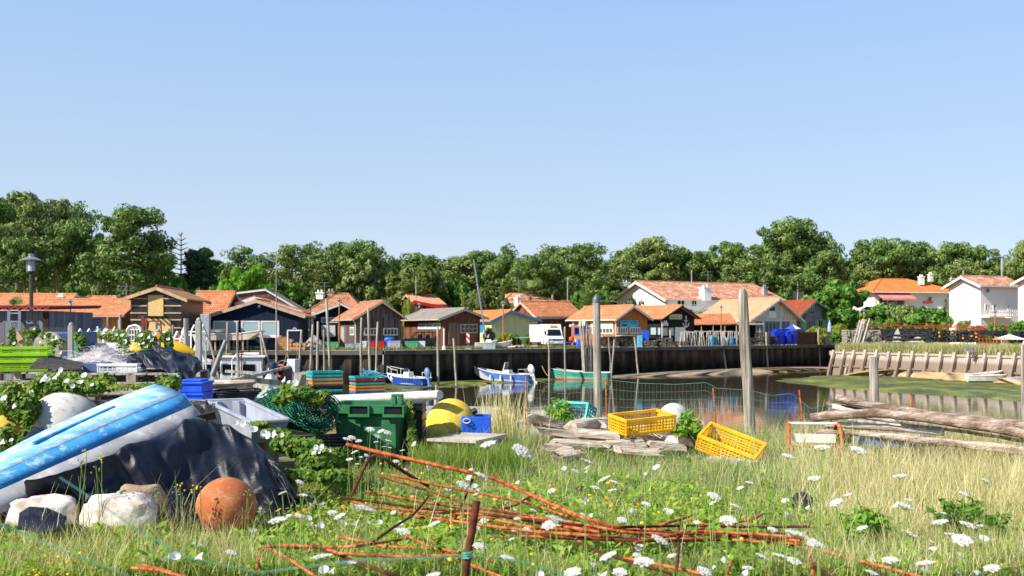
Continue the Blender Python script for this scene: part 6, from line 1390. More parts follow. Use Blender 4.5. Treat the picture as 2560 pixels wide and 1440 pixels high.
# sacks of foam
SACK = mat('dirty_white_foam', '#b4a498', '#dcd2c8', 5, .9, .5, .02, 14, c3='#ece6de')
def sack(c, sx, sy, sz, label, seed, m=SACK, rz=0):
    mb = MB(); rr = random.Random(seed); rows = []
    for i in range(15):
        ph = math.pi * i / 14; r_ = []
        for j in range(25):
            th = 2 * math.pi * (j % 24) / 24; v = V((math.sin(ph) * math.cos(th), math.sin(ph) * math.sin(th), -math.cos(ph)))
            k = 1 + .22 * mnoise.noise(v * 1.6 + V((seed, 0, 0))) + .1 * mnoise.noise(v * 4 + V((0, seed, 0)))
            e = V([math.copysign(abs(x) ** .7, x) for x in v]); r_.append(c + RZ(rz) @ V((e.x * sx * k, e.y * sy * k, e.z * sz * k)))
        rows.append(r_)
    return single('foam_sack', mb.grid(rows), m, label, 'sack', smooth=180)
s1 = sack(P(105, 1280, 7.65), .27, .15, .12, 'dirty white foam sack partly under blue black plastic', 3); s2 = sack(P(300, 1285, 7.65), .28, .15, .15, 'crumpled white foam sack with green marks', 8); sack(P(350, 1250, 7.9), .2, .1, .12, 'tan foam sack behind the crumpled white one', 12, mat('tan_foam', '#8c7660', '#b09a84', 5, .9, .6, .03))
fig = text_obj('2', M['green_plastic'], s2, Matrix.Translation((.06, -.1, .365)) @ Matrix.Rotation(.5, 4, 'X') @ Matrix.Rotation(2.6, 4, 'Z'), .07, 'green_mark')
p3 = P(383, 1250, 7.77); s3 = [o for o in COL.objects if o.name == 'foam_sack.002'][0]; text_obj('3', M['green_plastic'], s3, Matrix.Translation(p3 - s3.location) @ Matrix.Rotation(1.2, 4, 'X'), .07, 'green_mark')
tarp('plastic_sheet', 'blue black plastic sheet wrapped round the white foam sack', pz([(45, 1325, 7.2), (100, 1330, 7.2), (160, 1322, 7.25)]), pz([(50, 1283, 7.42), (75, 1268, 7.45), (120, 1270, 7.45), (165, 1290, 7.45)]), pz([(60, 1300, 7.6), (110, 1300, 7.6), (170, 1310, 7.6)]), .02, 4, 40, 10, seed=31)
# wooden pallets, piled
def pallet(c, w, d, rz, label, m=None):
    t = empty('pallet', c, rz, label, 'pallet', 'wooden pallets piled at the water side'); mb = MB()
    for i in range(6): mb.b2((-w / 2 + i * w / 6 + .01, 0, .115), (-w / 2 + (i + 1) * w / 6 - .02, d, .137))
    mb.build('deck_boards', m or M['greywood'], t); bb = MB()
    for y in (0, d * .45, d - .1):
        for x in (-w / 2, -.06, w / 2 - .12): bb.b2((x, y, .024), (x + .12, y + .1, .113))
        bb.b2((-w / 2, y, .0), (w / 2, y + .1, .022))
    bb.build('blocks', M['greywood'], t); return t
def pile(px, D, w, d, n, z0, label, rz=0.0):
    x = PX(px, D)
    for i in range(n): pallet(V((x + R(-.04, .04), D + R(-.03, .03), z0 + i * .139)), w, d, rz + R(-.03, .03), label)
pile(330, 13.0, 1.25, 1.5, 8, .1, 'wooden pallet in the pile that carries the tied black tarpaulin', .03)
pile(110, 13.4, 1.5, 1.3, 8, .1, 'wooden pallet in the pile under the lime green crates', -.04)
pile(345, 12.1, 1.3, .85, 6, .05, 'wooden pallet in the lower pile behind the upturned dinghy', .02)
PT1, PT2, PT3 = .1 + 8 * .139, .1 + 8 * .139, .05 + 6 * .139
for px, w, D in ((330, 1.75, 11.95), (290, 1.5, 12.7)): single('plank', MB().b2((PX(px, D) - w / 2, D - .1, PT3 if D < 12.5 else PT3 + .1), (PX(px, D) + w / 2, D + .12, (PT3 if D < 12.5 else PT3 + .1) + .045)), M['greywood'], 'long silver grey plank laid over the lower pallet pile' if D < 12.5 else 'silver grey plank behind the front plank on the lower pallet pile', 'plank')
# crates with open lattice sides
def lattice_crate(name, label, Mx, w, d, h, m, nx=12, nz=3, group=None, cat='crate', slit=False, solid=.0):
    t = empty(name, Mx.translation, 0, label, cat, group, M=Mx.to_3x3()); mb = MB(); e = .012
    for (a, b, L) in ((V((-w / 2, -d / 2, 0)), V((1, 0, 0)), w), (V((-w / 2, d / 2, 0)), V((1, 0, 0)), w), (V((-w / 2, -d / 2, 0)), V((0, 1, 0)), d), (V((w / 2, -d / 2, 0)), V((0, 1, 0)), d)):
        k = max(3, int(nx * L / w))
        for i in range(k + 1):
            p = a + b * (L * i / k); big = i in (0, k) or i % 4 == 0; mb.bar(p + V((0, 0, .004)), p + V((0, 0, h - .03)), e * (1.8 if big else .8), e, b.cross(V((0, 0, 1))))
        for j in range(nz + 1): z = .01 + (h - .05) * j / nz; mb.bar(a + V((0, 0, z)), a + b * L + V((0, 0, z)), e, e * (2.2 if j == 0 else 1))
    for i in range(nx + 1): mb.bar((-w / 2 + w * i / nx, -d / 2, .006), (-w / 2 + w * i / nx, d / 2, .006), e, e)
    for i in range(7): mb.bar((-w / 2, -d / 2 + d * i / 6, .007), (w / 2, -d / 2 + d * i / 6, .007), e, e)
    mb.build('lattice', m, t); rm = MB()
    for s in (-1, 1): rm.bar((-w / 2 - .012, s * d / 2, h - .018), (w / 2 + .012, s * d / 2, h - .018), .034, .034); rm.bar((s * w / 2, -d / 2, h - .0185), (s * w / 2, d / 2, h - .0185), .033, .033)
    rm.build('rim', m, t); return t
def mtx(c, rz=0.0, rx=0.0, ry=0.0): return Matrix.Translation(c) @ Matrix.Rotation(rz, 4, 'Z') @ Matrix.Rotation(rx, 4, 'X') @ Matrix.Rotation(ry, 4, 'Y')
YEL = boxmat('yellow_crate_plastic', '#e2a80e', '#f4c42a'); LIME = boxmat('lime_crate_plastic', '#8cc41c', '#a6d830', .4); 
lattice_crate('crate', 'yellow plastic crate tilted on the driftwood heap, before the small white buoy', mtx(P(1605, 1075, 12.9), .42, .1, -.06), .72, .44, .21, YEL, 16, 4)
lattice_crate('crate', 'yellow plastic crate tipped over to one side in the grass, nearest the weathered post', mtx(P(1822, 1132, 12.3), -.55, .28, .34), .72, .44, .2, YEL, 16, 4)
for i in range(3): lattice_crate('crate', ('bottom', 'middle', 'topmost')[i] + ' lime green crate of the stack on the pallets', mtx(V((PX(62, 13.6), 13.6, PT2 + .01 + i * .09)), .28), .62, .4, .15, LIME, 8, 4, 'lime crate stack')
lattice_crate('crate', 'turquoise crate lying on its side behind the leafy shrub', mtx(P(1445, 1050, 14.6), -.6, 1.2), .55, .36, .28, M['turq'], 12, 4)
lattice_crate('crate', 'white slatted crate on the pallets next to the tied black tarpaulin', mtx(V((PX(305, 13.3), 13.3, PT1 + .005)), .05), .5, .36, .12, M['white_plastic'], 8, 2)
single('crate', MB().b2((PX(214, 13.3), 13.2, PT1 + .004), (PX(268, 13.3), 13.55, PT1 + .13)), boxmat('slate_blue_plastic', '#3a4a70', '#4c5e88'), 'slate blue crate on the pallets before the pale net heap', 'crate', bevel=.015)
cols = [('turq', 'turquoise'), ('turq', 'turquoise'), ('tan_plastic', 'tan'), ('tan_plastic', 'tan'), ('black_plastic', 'black'), ('turq', 'turquoise'), ('black_plastic', 'black')]
cols2 = [('turq', 'turquoise'), ('red_plastic', 'faded red'), ('turq', 'turquoise'), ('orange_plastic', 'orange yellow'), ('tan_plastic', 'tan'), ('blue_plastic', 'blue'), ('green_plastic', 'green')]
ordn = ['topmost', 'second from top', 'third from top', 'middle', 'third from bottom', 'second from bottom', 'bottom']
for cs, px, y0, y1, nm in ((cols, 806, 928, 992, 'taller stack'), (cols2, 914, 941, 996, 'stack with blue twine on top')):
    D = 18.5; zt, zb = PZ(y0, D), PZ(y1, D); n = len(cs); hh = (zt - zb) / n
    for i, (m, cn) in enumerate(cs): lattice_crate('crate', f'{cn} crate, {ordn[i]} of the {nm}, behind pipe', mtx(V((PX(px, D) + R(-.01, .01), D + .2, zt - hh * (i + 1))), .46), .56, .38, hh * 1.02, M[m], 8, 2, 'crate stacks behind the white pipe')
    single('timber_block', MB().b2((PX(px, D) - .36, D - .1, gz(PX(px, D), D)), (PX(px, D) + .36, D + .6, zb - .004)), M['greywood'], f'wooden block under the crate {nm}', 'block')
tw = MB()
for i in range(26): a = P(905 + R(0, 30), 941 + R(-2, 2), 18.6); tw.tube([a, a + V((R(-.1, .15), R(-.1, .1), R(.05, .16))), a + V((R(-.1, .35), R(-.1, .1), R(-.1, .05)))], .006, 4)
single('twine', tw, mat('pale_blue_twine', '#4a9cb8', '#74bccc', 4, .7, 0), 'tangle of pale blue twine on top of the shorter crate stack', 'twine')
# blue totes, white tub, grey tub
for i in range(2): z = PZ(1008, 12.5) + i * .135; x = PX(476, 12.5); single('tote', MB().b2((x - .15, 12.5, z), (x + .15, 12.95, z + .12)).b2((x - .165, 12.48, z + .1), (x + .165, 12.97, z + .132)).b2((x - .12, 12.55, z + .1321), (x + .12, 12.85, z + .1322 + .03 * i)), boxmat('vivid_blue_tote', '#1848d0', '#2a60e4'), ('lower', 'upper')[i] + ' vivid blue tote of the pair behind the dinghy transom', 'tote', 'vivid blue totes', bevel=.01)
single('support_block', MB().b2((PX(476, 12.5) - .2, 12.45, .05), (PX(476, 12.5) + .2, 12.95, PZ(1008, 12.5) - .003)), M['greywood'], 'timber block under the vivid blue totes', 'block')
rim = [P(515, 1002, 12.1), P(612, 999, 12.25), P(722, 1050, 11.2), P(630, 1056, 11.05)]
ctr = sum(rim, V((0, 0, 0))) / 4; nrm = (rim[1] - rim[0]).cross(rim[3] - rim[0]).normalized(); nrm = nrm if nrm.z < 0 else -nrm
tb = empty('tub', ctr + V((0, 0, -.3)), 0, 'light grey open plastic tub tilted beside the green net roll', 'tub')
mb = MB(); low = [ctr + (p - ctr) * .86 + nrm * .26 for p in rim]; lin_ = [ctr + (p - ctr) * .93 for p in rim]; lowi = [ctr + (p - ctr) * .8 + nrm * .235 for p in rim]
for i in range(4): j = (i + 1) % 4; mb.quad(rim[i], rim[j], low[j], low[i]); mb.quad(lin_[i], lowi[i], lowi[j], lin_[j]); mb.quad(rim[i], lin_[i], lin_[j], rim[j])
mb.quad(*low); mb.quad(*lowi[::-1]); TUBM = boxmat('light_grey_tub', '#8d93a0', '#a4a9b4', .5); mb.build('body', TUBM, tb, world=True)
rb = MB()
for i in range(4): rb.bar(rim[i], rim[(i + 1) % 4], .05, .035, -nrm)
rb.build('rim', TUBM, tb, world=True, bevel=.008); hb = MB()
for f in (.2, .75): a = rim[0].lerp(rim[1], f); b = low[0].lerp(low[1], f); hb.bar(a.lerp(ctr, .12), b.lerp(ctr, .1), .09, .06)
hb.build('inner_rib', TUBM, tb, world=True, bevel=.01)
for i in range(9): c = lowi[0].lerp(lowi[1], R(.2, .8)).lerp(lowi[3].lerp(lowi[2], R(.2, .8)), R(.4, .95)); single('scrap', MB().box(c + V((0, 0, .03)), (R(.04, .12), R(.03, .07), .02), Matrix.Rotation(R(0, 3), 3, 'Z') @ Matrix.Rotation(R(-.5, .5), 3, 'X')), M['white_plastic'] if i % 2 else M['rust_dark'], 'small scrap lying in the grey tub', 'scrap', 'scraps in the grey tub')
single('tub_support', MB().b2((ctr.x - .3, ctr.y - .2, gz(ctr.x, ctr.y)), (ctr.x + .3, ctr.y + .3, min(v.z for v in low) + .03)), M['greywood'], 'old timber block under the light grey tub', 'block')
# green net roll
GN = mat('dark_green_net', '#0e4a38', '#1c6a50', 4, .55, .1); nr = MB(); a, b = P(800, 1032, 11.3), P(690, 1018, 12.4); ax = (b - a).normalized(); u = ax.orthogonal().normalized(); w = ax.cross(u); Lr = (b - a).length
for rad in (.235, .2, .16):
    for s_ in (-1, 1):
        for k in range(22):
            th0 = 2 * math.pi * k / 22; nr.tube([a + ax * Lr * j / 12 + (u * math.cos(th0 + s_ * j * .22) + w * math.sin(th0 + s_ * j * .22)) * rad * (1 + .05 * math.sin(j + k)) for j in range(13)], .0075, 4, False)
for ln in range(30): th0 = R(0, 6.28); r0 = R(.05, .24); nr.tube([a - ax * .02 + (u * math.cos(th0 + j * .3) + w * math.sin(th0 + j * .3)) * (r0 + .01 * j) for j in range(6)], .006, 4, False)
single('net_roll', nr, GN, 'roll of dark green plastic netting between grey tub and green bin', 'net roll')
for k in range(9): d = R(-.03, .03); single('pipe', MB().tube([P(690 + k * 6, 1093 + k * 7, 10.9) + V((0, 0, d)), P(875 + k * 3, 1086 + k * 8 + R(-4, 4), 11.4)], .022, 8), M['black_plastic'], 'glossy black pipe in the bundle under the green net roll', 'pipe', 'black pipes under the net roll', smooth=50)
# green wheelie bin
BG = boxmat('bin_green', '#2a6640', '#38784e', .42); BD = 12.0; bx = PX(916, BD); wb = empty('wheeled_bin', (bx, BD, gz(bx, BD)), wrot(-6), 'dark green wheeled bin without lid standing in the weeds', 'bin'); bh = PZ(1012, BD) - gz(bx, BD)
def rrect(w, d, z, r=.09, n=5, y0=0): return [V((sx * (w / 2 - r) + r * math.cos(a), y0 + d / 2 + sy * (d / 2 - r) + r * math.sin(a), z)) for sx, sy, s0 in ((1, 1, 0), (-1, 1, 1), (-1, -1, 2), (1, -1, 3)) for a in [(s0 + i / n) * math.pi / 2 for i in range(n + 1)]]
def ring(rows, cap=True): mb = MB(); mb.grid([r + r[:1] for r in rows]); (mb.quad(*rows[-1]) if cap else None); return mb
ring([rrect(.72, .6, .06), rrect(.84, .72, bh - .1), rrect(.84, .72, bh - .01)], False).quad(*rrect(.72, .6, .06)[::-1]).build('body', BG, wb, smooth=50)
rows = [rrect(.85, .73, bh - .14, .1), rrect(1.0, .86, bh - .1, .1, 5, -.065), rrect(1.0, .86, bh, .1, 5, -.065), rrect(.9, .76, bh, .1, 5, -.015), rrect(.84, .7, bh - .12, .09, 5, .01)]
ring(rows, True).build('rim', BG, wb, smooth=40)
for x0, x1 in ((-.16, .02), (.26, .44)): MB().b2((x0, -.078, bh - .1), (x1, -.055, bh - .015)).build('lifting_pocket', M['black_rubber'], wb); 
for x0, x1 in ((-.18, .04), (.24, .46)): MB().b2((x0 - .02, -.1, bh - .14), (x0, -.05, bh)).b2((x1, -.1, bh - .14), (x1 + .02, -.05, bh)).b2((x0, -.1, bh - .14), (x1, -.05, bh - .105)).b2((x0, -.1, bh - .012), (x1, -.05, bh + .004)).build('lifting_frame', BG, wb)
hg = MB().b2((.3, .0, bh), (.36, .1, bh + .1)).b2((.38, .0, bh), (.44, .1, bh + .1)).b2((.3, 0, bh + .101), (.44, .1, bh + .13)); hg.build('hinge', BG, wb, bevel=.01)
for x in (-.1, .33): MB().prism([(x - .04, .1), (x + .04, .1), (x + .03, bh - .14), (x - .03, bh - .14)], -.03, .02 + .04).build('rib', BG, wb)
for x in (-.36, .36): wheel(wb, (x, .58, .1), .1, .06)
for i in range(7): z = .03 + i * .115; x = PX(1027, 12.4); single('crate', MB().b2((x - .09, 12.2, z + .05), (x + .16, 12.75, z + .155)).b2((x - .1, 12.19, z + .135), (x + .17, 12.76, z + .162)), M['black_plastic'], 'black crate in the stack tucked beside the green bin', 'crate', 'black crates beside the green bin', bevel=.008)
# white pipe on stakes
pa_, pb_ = P(520, 1006, 16.5), P(1100, 987, 12.9)
pi = single('pipe', MB().tube([pa_.lerp(pb_, f / 6) + V((0, 0, -.015 * math.sin(math.pi * f / 6))) for f in range(7)], .062, 14), mat('white_pipe', '#b4b2ae', '#d2d0cc', 3, .6, .3, .01, st=(.4, 3, 3)), 'long white plastic pipe lying behind the green bin', 'pipe', smooth=60)
for px, D, yt, lb in ((1091, 14.6, 962, 'grey stake at the free end of the white pipe'), (1088, 14.8, 985, 'second grey stake under the free end of the white pipe'), (640, 15.8, 1000, 'stake carrying the hidden end of the white pipe')): single('stake', MB().tube([G(px, D), P(px, yt, D)], .022, 6), M['concrete'], lb, 'stake')
# boards, slabs, tub
q = P(1170, 1090, 12.3); zt = q.z
single('board', MB().prism([(PX(1072, 12.3), 12.0), (PX(1192, 12.1), 11.75), (PX(1268, 12.6), 12.55), (PX(1150, 12.8), 12.75)], zt - .03, zt, lambda u, v, w: (u, v, w)), mat('pale_board', '#a89c90', '#c8beb4', 2, .8, .3), 'pale weathered board lying on a low pallet in the grass', 'board')
pallet(V((PX(1170, 12.35), 11.95, zt - .172)), .72, .6, -.1, 'wooden pallet in the grass, under the pale board'); pallet(V((PX(1170, 12.35), 11.95, zt - .315)), .72, .6, -.08, 'lowest wooden pallet in the grass, beneath the pale board')
x = PX(1190, 12.95); z1 = PZ(1041, 12.95); tbm = MB().b2((x - .19, 12.9, .12), (x + .19, 12.93, z1)).b2((x - .19, 13.3, .12), (x + .19, 13.33, z1)).b2((x - .19, 12.931, .12), (x - .16, 13.299, z1)).b2((x + .16, 12.931, .12), (x + .19, 13.299, z1)).b2((x - .16, 12.931, .12), (x + .16, 13.299, .2)); single('tub', tbm, M['blue_plastic'], 'bright blue plastic tub beside the lemon yellow buoy', 'tub', bevel=.008)
single('rope', MB().tube([V((x - .12 + .05 * math.cos(k * .9), 12.885 - .003 * k, z1 - .05 + .03 * math.sin(k * .9))) for k in range(14)], .006, 5), M['white_plastic'], 'thin pale rope hanging on the bright blue tub', 'rope')
single('concrete_slab', MB().prism([(PX(1020, 15.5), 15.4), (PX(1240, 15.8), 15.2), (PX(1260, 16.6), 16.4), (PX(1030, 16.8), 16.6)], .3, .52, lambda u, v, w: (u, v, w)), M['concrete'], 'pale concrete slab behind the lemon yellow buoy at the bank edge', 'slab')
single('plank', MB().bar(P(1030, 1040, 13.8), P(1085, 1075, 13.4), .28, .03), mat('red_brown_board', '#6a4030', '#885844', 4, .8, .3), 'red brown board leaning behind the lemon yellow buoy', 'plank')
single('concrete_slab', MB().prism([(PX(1215, 16), 15.6), (PX(1380, 16), 15.2), (PX(1420, 16), 16.5), (PX(1225, 16), 16.5)], .1, .3, lambda u, v, w: (u, v, w)), M['concrete'], 'grey concrete slab at the water edge beside the leafy shrub', 'slab')
# posts
def bigpost(px, y0, D, rpx, label, lean=0, cap=None, pxt=None):
    a = G(px, D) - V((0, 0, .3)); b = P(pxt if pxt is not None else px, y0, D); r = rpx / F * D; n = 12; t = empty('wooden_post', a + V((0, 0, .3)), 0, label, 'post')
    pts = [a.lerp(b, i / n) + V((R(-.06, .06) * r, R(-.06, .06) * r, 0)) for i in range(n + 1)]; rs = [r * (1.04 - .1 * i / n) * R(.97, 1.03) for i in range(n + 1)]
    if cap == 'point': pts.append(pts[-1] + V((0, 0, r * .9))); rs.append(r * .55)
    MB().tube(pts, rs, 14).build('shaft', M['postwood'], t, world=True, smooth=50)
    if cap == 'metal': MB().lathe([(r * 1.04, -.03), (r * 1.02, .02), (r * .8, .06), (r * .12, .11), (0, .12)], 14, b).build('cap', mat('lead_cap', '#5c6068', '#74787e', 3, .5, .2, metal=.4), t, world=True, smooth=50)
    return t
bigpost(1496, 752, 16.2, 10, 'round wooden post with a grey metal cap at the bank edge', cap='metal', pxt=1491)
bigpost(1879, 735, 16.4, 13.5, 'tall leaning weathered post with a pointed top at the bank edge', cap='point', pxt=1856)
bigpost(2187, 893, 14.6, 12, 'short sawn off weathered post behind the logs', pxt=2184); bigpost(2560, 862, 13.2, 8, 'thin post half cut by the picture edge beyond the logs')
# wire fence on rusty stakes
stk = [(1250, 940, 15.6, 1313), (1518, 944, 15.4, 1515), (1795, 970, 15.2, 1783), (2016, 975, 15.0, 1998), (2292, 980, 14.4, 2277), (2600, 960, 13.8, 2600)]
stk[0] = (1310, 941, 15.6, 1316); tops = []
for i, (px, y, D, pt) in enumerate(stk[:5]):
    single('fence_stake', MB().tube([G(px, D) - V((0, 0, .2)), P(pt, y, D)], .013, 6), M['rust'], ('first rusty stake of the sagging wire fence, by the leafy shrub', 'rusty stake beside the metal capped post', 'rusty stake between the yellow crates and leaning post', 'rusty stake behind the rusty slatted frame', 'rusty stake leaning among the logs')[i], 'stake', 'rusty stakes of the wire fence')
wf = empty('wire_fence', G(1800, 15.2), 0, 'sagging green wire mesh fence strung along the bank edge', 'wire fence'); WM = mat('green_coated_wire', '#3f8c78', '#62a492', 4, .5, 0); wr, vt = MB(), MB()
prof = [[(1316, 948), (1400, 962), (1470, 962), (1515, 952), (1600, 957), (1690, 959), (1770, 958), (1790, 972), (1870, 973), (1930, 988), (1978, 986), (2000, 1000), (2025, 1020), (2075, 1010), (2180, 1000), (2277, 985), (2330, 982), (2440, 976), (2560, 985)]]
for k in range(5):
    pts = []
    for j, (x, y) in enumerate(prof[0]): D = 15.6 - 1.6 * max(0, (x - 1500)) / 1100; pts.append(P(x, y + k * 21 + 2.5 * math.sin(j * 1.7 + k), D))
    wr.tube(lerpl(pts, 80), .002 if k else .003, 4)
top_, bot_ = lerpl([P(x, y, 15.6 - 1.6 * max(0, (x - 1500)) / 1100) for x, y in prof[0]], 130), lerpl([P(x, y + 86, 15.6 - 1.6 * max(0, (x - 1500)) / 1100) for x, y in prof[0]], 130)
for a, b in zip(top_, bot_): vt.tube([a, b], .001, 3)
wr.build('strand', WM, wf, world=True); vt.build('mesh_wire', WM, wf, world=True)
# logs
def log(pts, rpx, D, label, m=None, grp=None):
    q = [P(*p) for p in pts]; q = lerpl(q, 14); r = rpx / F * D; q = [p + V((R(-.1, .1) * r, R(-.1, .1) * r, R(-.15, .15) * r)) for p in q]
    return single('log', MB().tube(q, [r * R(.9, 1.1) for _ in q], 12), m or LOGM, label, 'log', grp, smooth=60)
LOGM = mat('bare_log', '#7a6252', '#a68e7e', 3, .9, 1.0, .04, 14, st=(.8, 4, 4), c3='#c8b4a6')
log([(2088, 996, 13.6), (2150, 1008, 13.5), (2230, 1020, 13.4), (2290, 1032, 13.3), (2420, 1052, 13.0), (2570, 1068, 12.8)], 10, 13.4, 'upper long bare log with a blunt end pointing at the water')
log([(2028, 1046, 13.0), (2090, 1035, 12.9), (2200, 1033, 12.8), (2320, 1045, 12.6), (2440, 1064, 12.4), (2570, 1086, 12.2)], 11.5, 12.8, 'thickest long bare log, bowed upward, lying lowest in front')
log([(2080, 1018, 13.4), (2160, 1040, 13.3), (2300, 1060, 13.1)], 9, 13.3, 'pale split log between the two long bare logs', M['driftwood']); log([(2060, 1062, 13.0), (2200, 1068, 12.9), (2360, 1082, 12.7)], 8, 12.9, 'pale thin log under the thickest long log', M['driftwood'])
for i_, (x0, y0, x1, y1, D_a, D_b, r_) in enumerate(((2065, 1010, 2420, 1072, 13.8, 13.2, 6), (2110, 1028, 2565, 1100, 13.4, 12.6, 7), (2040, 1078, 2300, 1090, 12.8, 12.5, 6), (2250, 1050, 2568, 1092, 13.0, 12.5, 9), (2200, 1092, 2568, 1135, 12.5, 11.9, 6), (2120, 1050, 2330, 1078, 13.3, 12.9, 5), (2300, 1035, 2568, 1060, 13.6, 13.3, 8))): log([(x0, y0, D_a), ((x0 + x1) / 2, (y0 + y1) / 2 + R(-5, 5), (D_a + D_b) / 2), (x1, y1, D_b)], r_, D_b, 'thin weathered pole in the log stack at the water edge', M['greywood'] if i_ % 2 else LOGM, 'thin poles in the log stack')
log([(2150, 1085, 12.6), (2330, 1100, 12.4), (2560, 1122, 12.0)], 7, 12.4, 'weathered pole lying in the dry grass below the logs', M['driftwood'])
single('plastic_sheet', MB().b2((PX(2150, 13.2), 13.0, .25), (PX(2330, 13.2), 13.4, .36)), boxmat('dull_blue_sheet', '#5a7090', '#7088a6'), 'dull blue sheet showing under the thickest long log', 'sheet')
# rusty slatted frame
rf_ = empty('metal_rack', G(2040, 12.6), wrot(-6), 'rusty bent metal frame with white slats, standing in dry grass', 'frame'); fx = MB()
for s in (-.33, .33): fx.tube([(s, 0, 0), (s, .05, .25), (s * .96, .14, .42), (s * .9, .26, .46), (s * .9, .3, .3)], .024, 7)
fx.bar((-.33, .02, .16), (.33, .02, .16), .05, .03); fx.build('frame_tube', M['rust'], rf_, smooth=60); MB().tube([(-.3, .2, .44), (.3, .2, .44)], .018, 7).build('top_bar', M['white'], rf_)
sl = MB()
for i in range(20): sl.bar((-.26 + i * .0274, .1, .03), (-.26 + i * .0274, .1, .14), .014, .01)
sl.b2((-.28, .09, .14), (.28, .12, .17)); sl.b2((-.27, .14, .2), (.27, .17, .31)); sl.build('slats', M['white'], rf_)
# driftwood heaps
def chunk(px, y, D, L, w, h, rz, rx, label, m=None):
    c = P(px, y, D); mb = MB(); n = 9; rows = []; L *= 1.15; h *= .75
    S_ = [(-1, -1), (-.3, -1.02), (.4, -.97), (1, -1), (1.0, -.1), (1, 1), (.5, .96), (.1, 1.05), (-.5, .98), (-1, 1), (-1.02, .1)]; J = [(R(-.14, .14), R(-.16, .16)) for _ in S_]; E = [[R(-.16, .1) * L for _ in S_] for _ in range(2)]
    for i in range(n + 1):
        f = i / n; r_ = []
        for q, ((a, b), (ja, jb)) in enumerate(zip(S_, J)):
            x = -L / 2 + L * f + (E[0][q] * -1 if i == 0 else E[1][q] if i == n else 0)
            r_.append(V((x, w / 2 * (a + ja + R(-.05, .05)), h / 2 * (b + jb + R(-.08, .08)) + .05 * h * math.sin(f * 5 + w * 40))))
        rows.append(r_ + r_[:1])
    mb.grid(rows); mb.quad(*rows[0][:-1]); mb.quad(*rows[-1][:-1]); Mx = Matrix.Rotation(rz, 3, 'Z') @ Matrix.Rotation(rx, 3, 'Y'); mb.v = [tuple(c + Mx @ V(v)) for v in mb.v]
    return single('driftwood', mb, m or M['driftwood'], label, 'driftwood', 'pale driftwood heap', smooth=25)
chunk(1370, 1055, 14.2, .55, .3, .16, .3, .25, 'smooth pale driftwood slab at the head of the heap, by the leafy shrub')
for i, (px, y, D, L, w, h, rz, rx) in enumerate(((1420, 1085, 13.6, .8, .18, .12, .15, .12), (1340, 1062, 14.2, .35, .12, .08, -.4, .2), (1470, 1062, 13.8, .5, .3, .18, .5, -.1), (1500, 1085, 13.4, .55, .22, .14, -.1, .05), (1450, 1108, 13.0, .6, .16, .1, .2, .06), (1395, 1120, 12.8, .35, .14, .1, -.2, .1), (1420, 1135, 12.5, .3, .2, .08, .6, -.1), (1610, 1095, 12.9, .5, .26, .1, .5, .3), (1650, 1085, 13.0, .45, .3, .06, -.5, .35), (1560, 1110, 12.7, .4, .2, .14, .1, -.1), (1665, 1115, 12.6, .4, .24, .12, .2, .1), (1600, 1128, 12.4, .5, .2, .1, -.1, .05), (1700, 1102, 12.7, .3, .16, .12, .8, .2), (1830, 1152, 12.0, .5, .14, .1, -.3, .05), (1540, 1068, 13.6, .4, .2, .12, .3, .2))):
    chunk(px, y, D, L, w, h, rz, rx, 'pale splintered driftwood chunk in the heap around the yellow crates')
for i in range(14): c = P(1596 + R(-26, 30), 1188 + R(-14, 12), 10.9); single('shell', MB().sphere(V((c.x, c.y, gz(c.x, c.y) + R(.02, .14))), R(.02, .045), 8, 5, (1, .8, .4), Matrix.Rotation(R(-1, 1), 3, 'X')), M['white_plastic'] if i % 3 else M['driftwood'], 'oyster shell in the little pale heap in the meadow', 'shell', 'heap of oyster shells', smooth=60)
for px, y, lb in ((1455, 1222, 'black rubber scrap in the grass below the driftwood'), (1582, 1205, 'small black rubber scrap next to the oyster shells')): D = 1.66 * F / (y + 25 - 830); single('rubber_scrap', MB().sphere(G(px, D) + V((0, 0, .05)), .07, 8, 6, (1.3, .7, .7), jit=.3), M['black_rubber'], lb, 'scrap', smooth=50)
wq = P(2005, 1245, 9.0); single('rubber_roller', MB().lathe([(0, -.08), (.09, -.08), (.1, -.06), (.1, -.03), (.075, -.02), (.075, .0), (.1, .01), (.1, .04), (.075, .05), (.075, .07), (.09, .08), (0, .08)], 20, V((wq.x, wq.y, gz(wq.x, wq.y) + .13)), Matrix.Rotation(1.2, 3, 'Z') @ Matrix.Rotation(1.1, 3, 'Y')), mat('grey_black_rubber', '#24282e', '#383d44', 3, .5, .1), 'grooved black rubber roller lying in the meadow', 'roller', smooth=40)
# rusty rods
def rod(pts, label=None, r=.0105, m=None, D=8.3):
    q = []
    for i, p in enumerate(pts):
        d = p[2] if len(p) > 2 else D
        w = P(p[0], p[1], d); g0 = gz(w.x, w.y) + R(.15, .24)
        if w.z < g0: d = (CZ - g0) * F / (p[1] - 830); w = P(p[0], p[1], d)
        q.append(w)
    k = []
    for i in range(len(q)):
        if i in (0, len(q) - 1): k.append(q[i])
        else: k += [q[i].lerp(q[i - 1], .12), q[i], q[i].lerp(q[i + 1], .12)]
    return single('iron_rod', MB().tube(k, r, 8), m or M['rust'], label or 'long rusty iron rod in the tangled pile of rods lying in the meadow', 'iron rod', 'rusty iron rods in the meadow', smooth=60)
rod([(866, 1111, 8.6), (1000, 1143, 8.5), (1175, 1181, 8.4), (1235, 1196, 8.4), (1330, 1238, 8.3), (1440, 1288, 8.2), (1540, 1318, 8.15), (1640, 1328, 8.1)], 'thickest rusty rod, rising over the pile with its end before the green bin', .017)
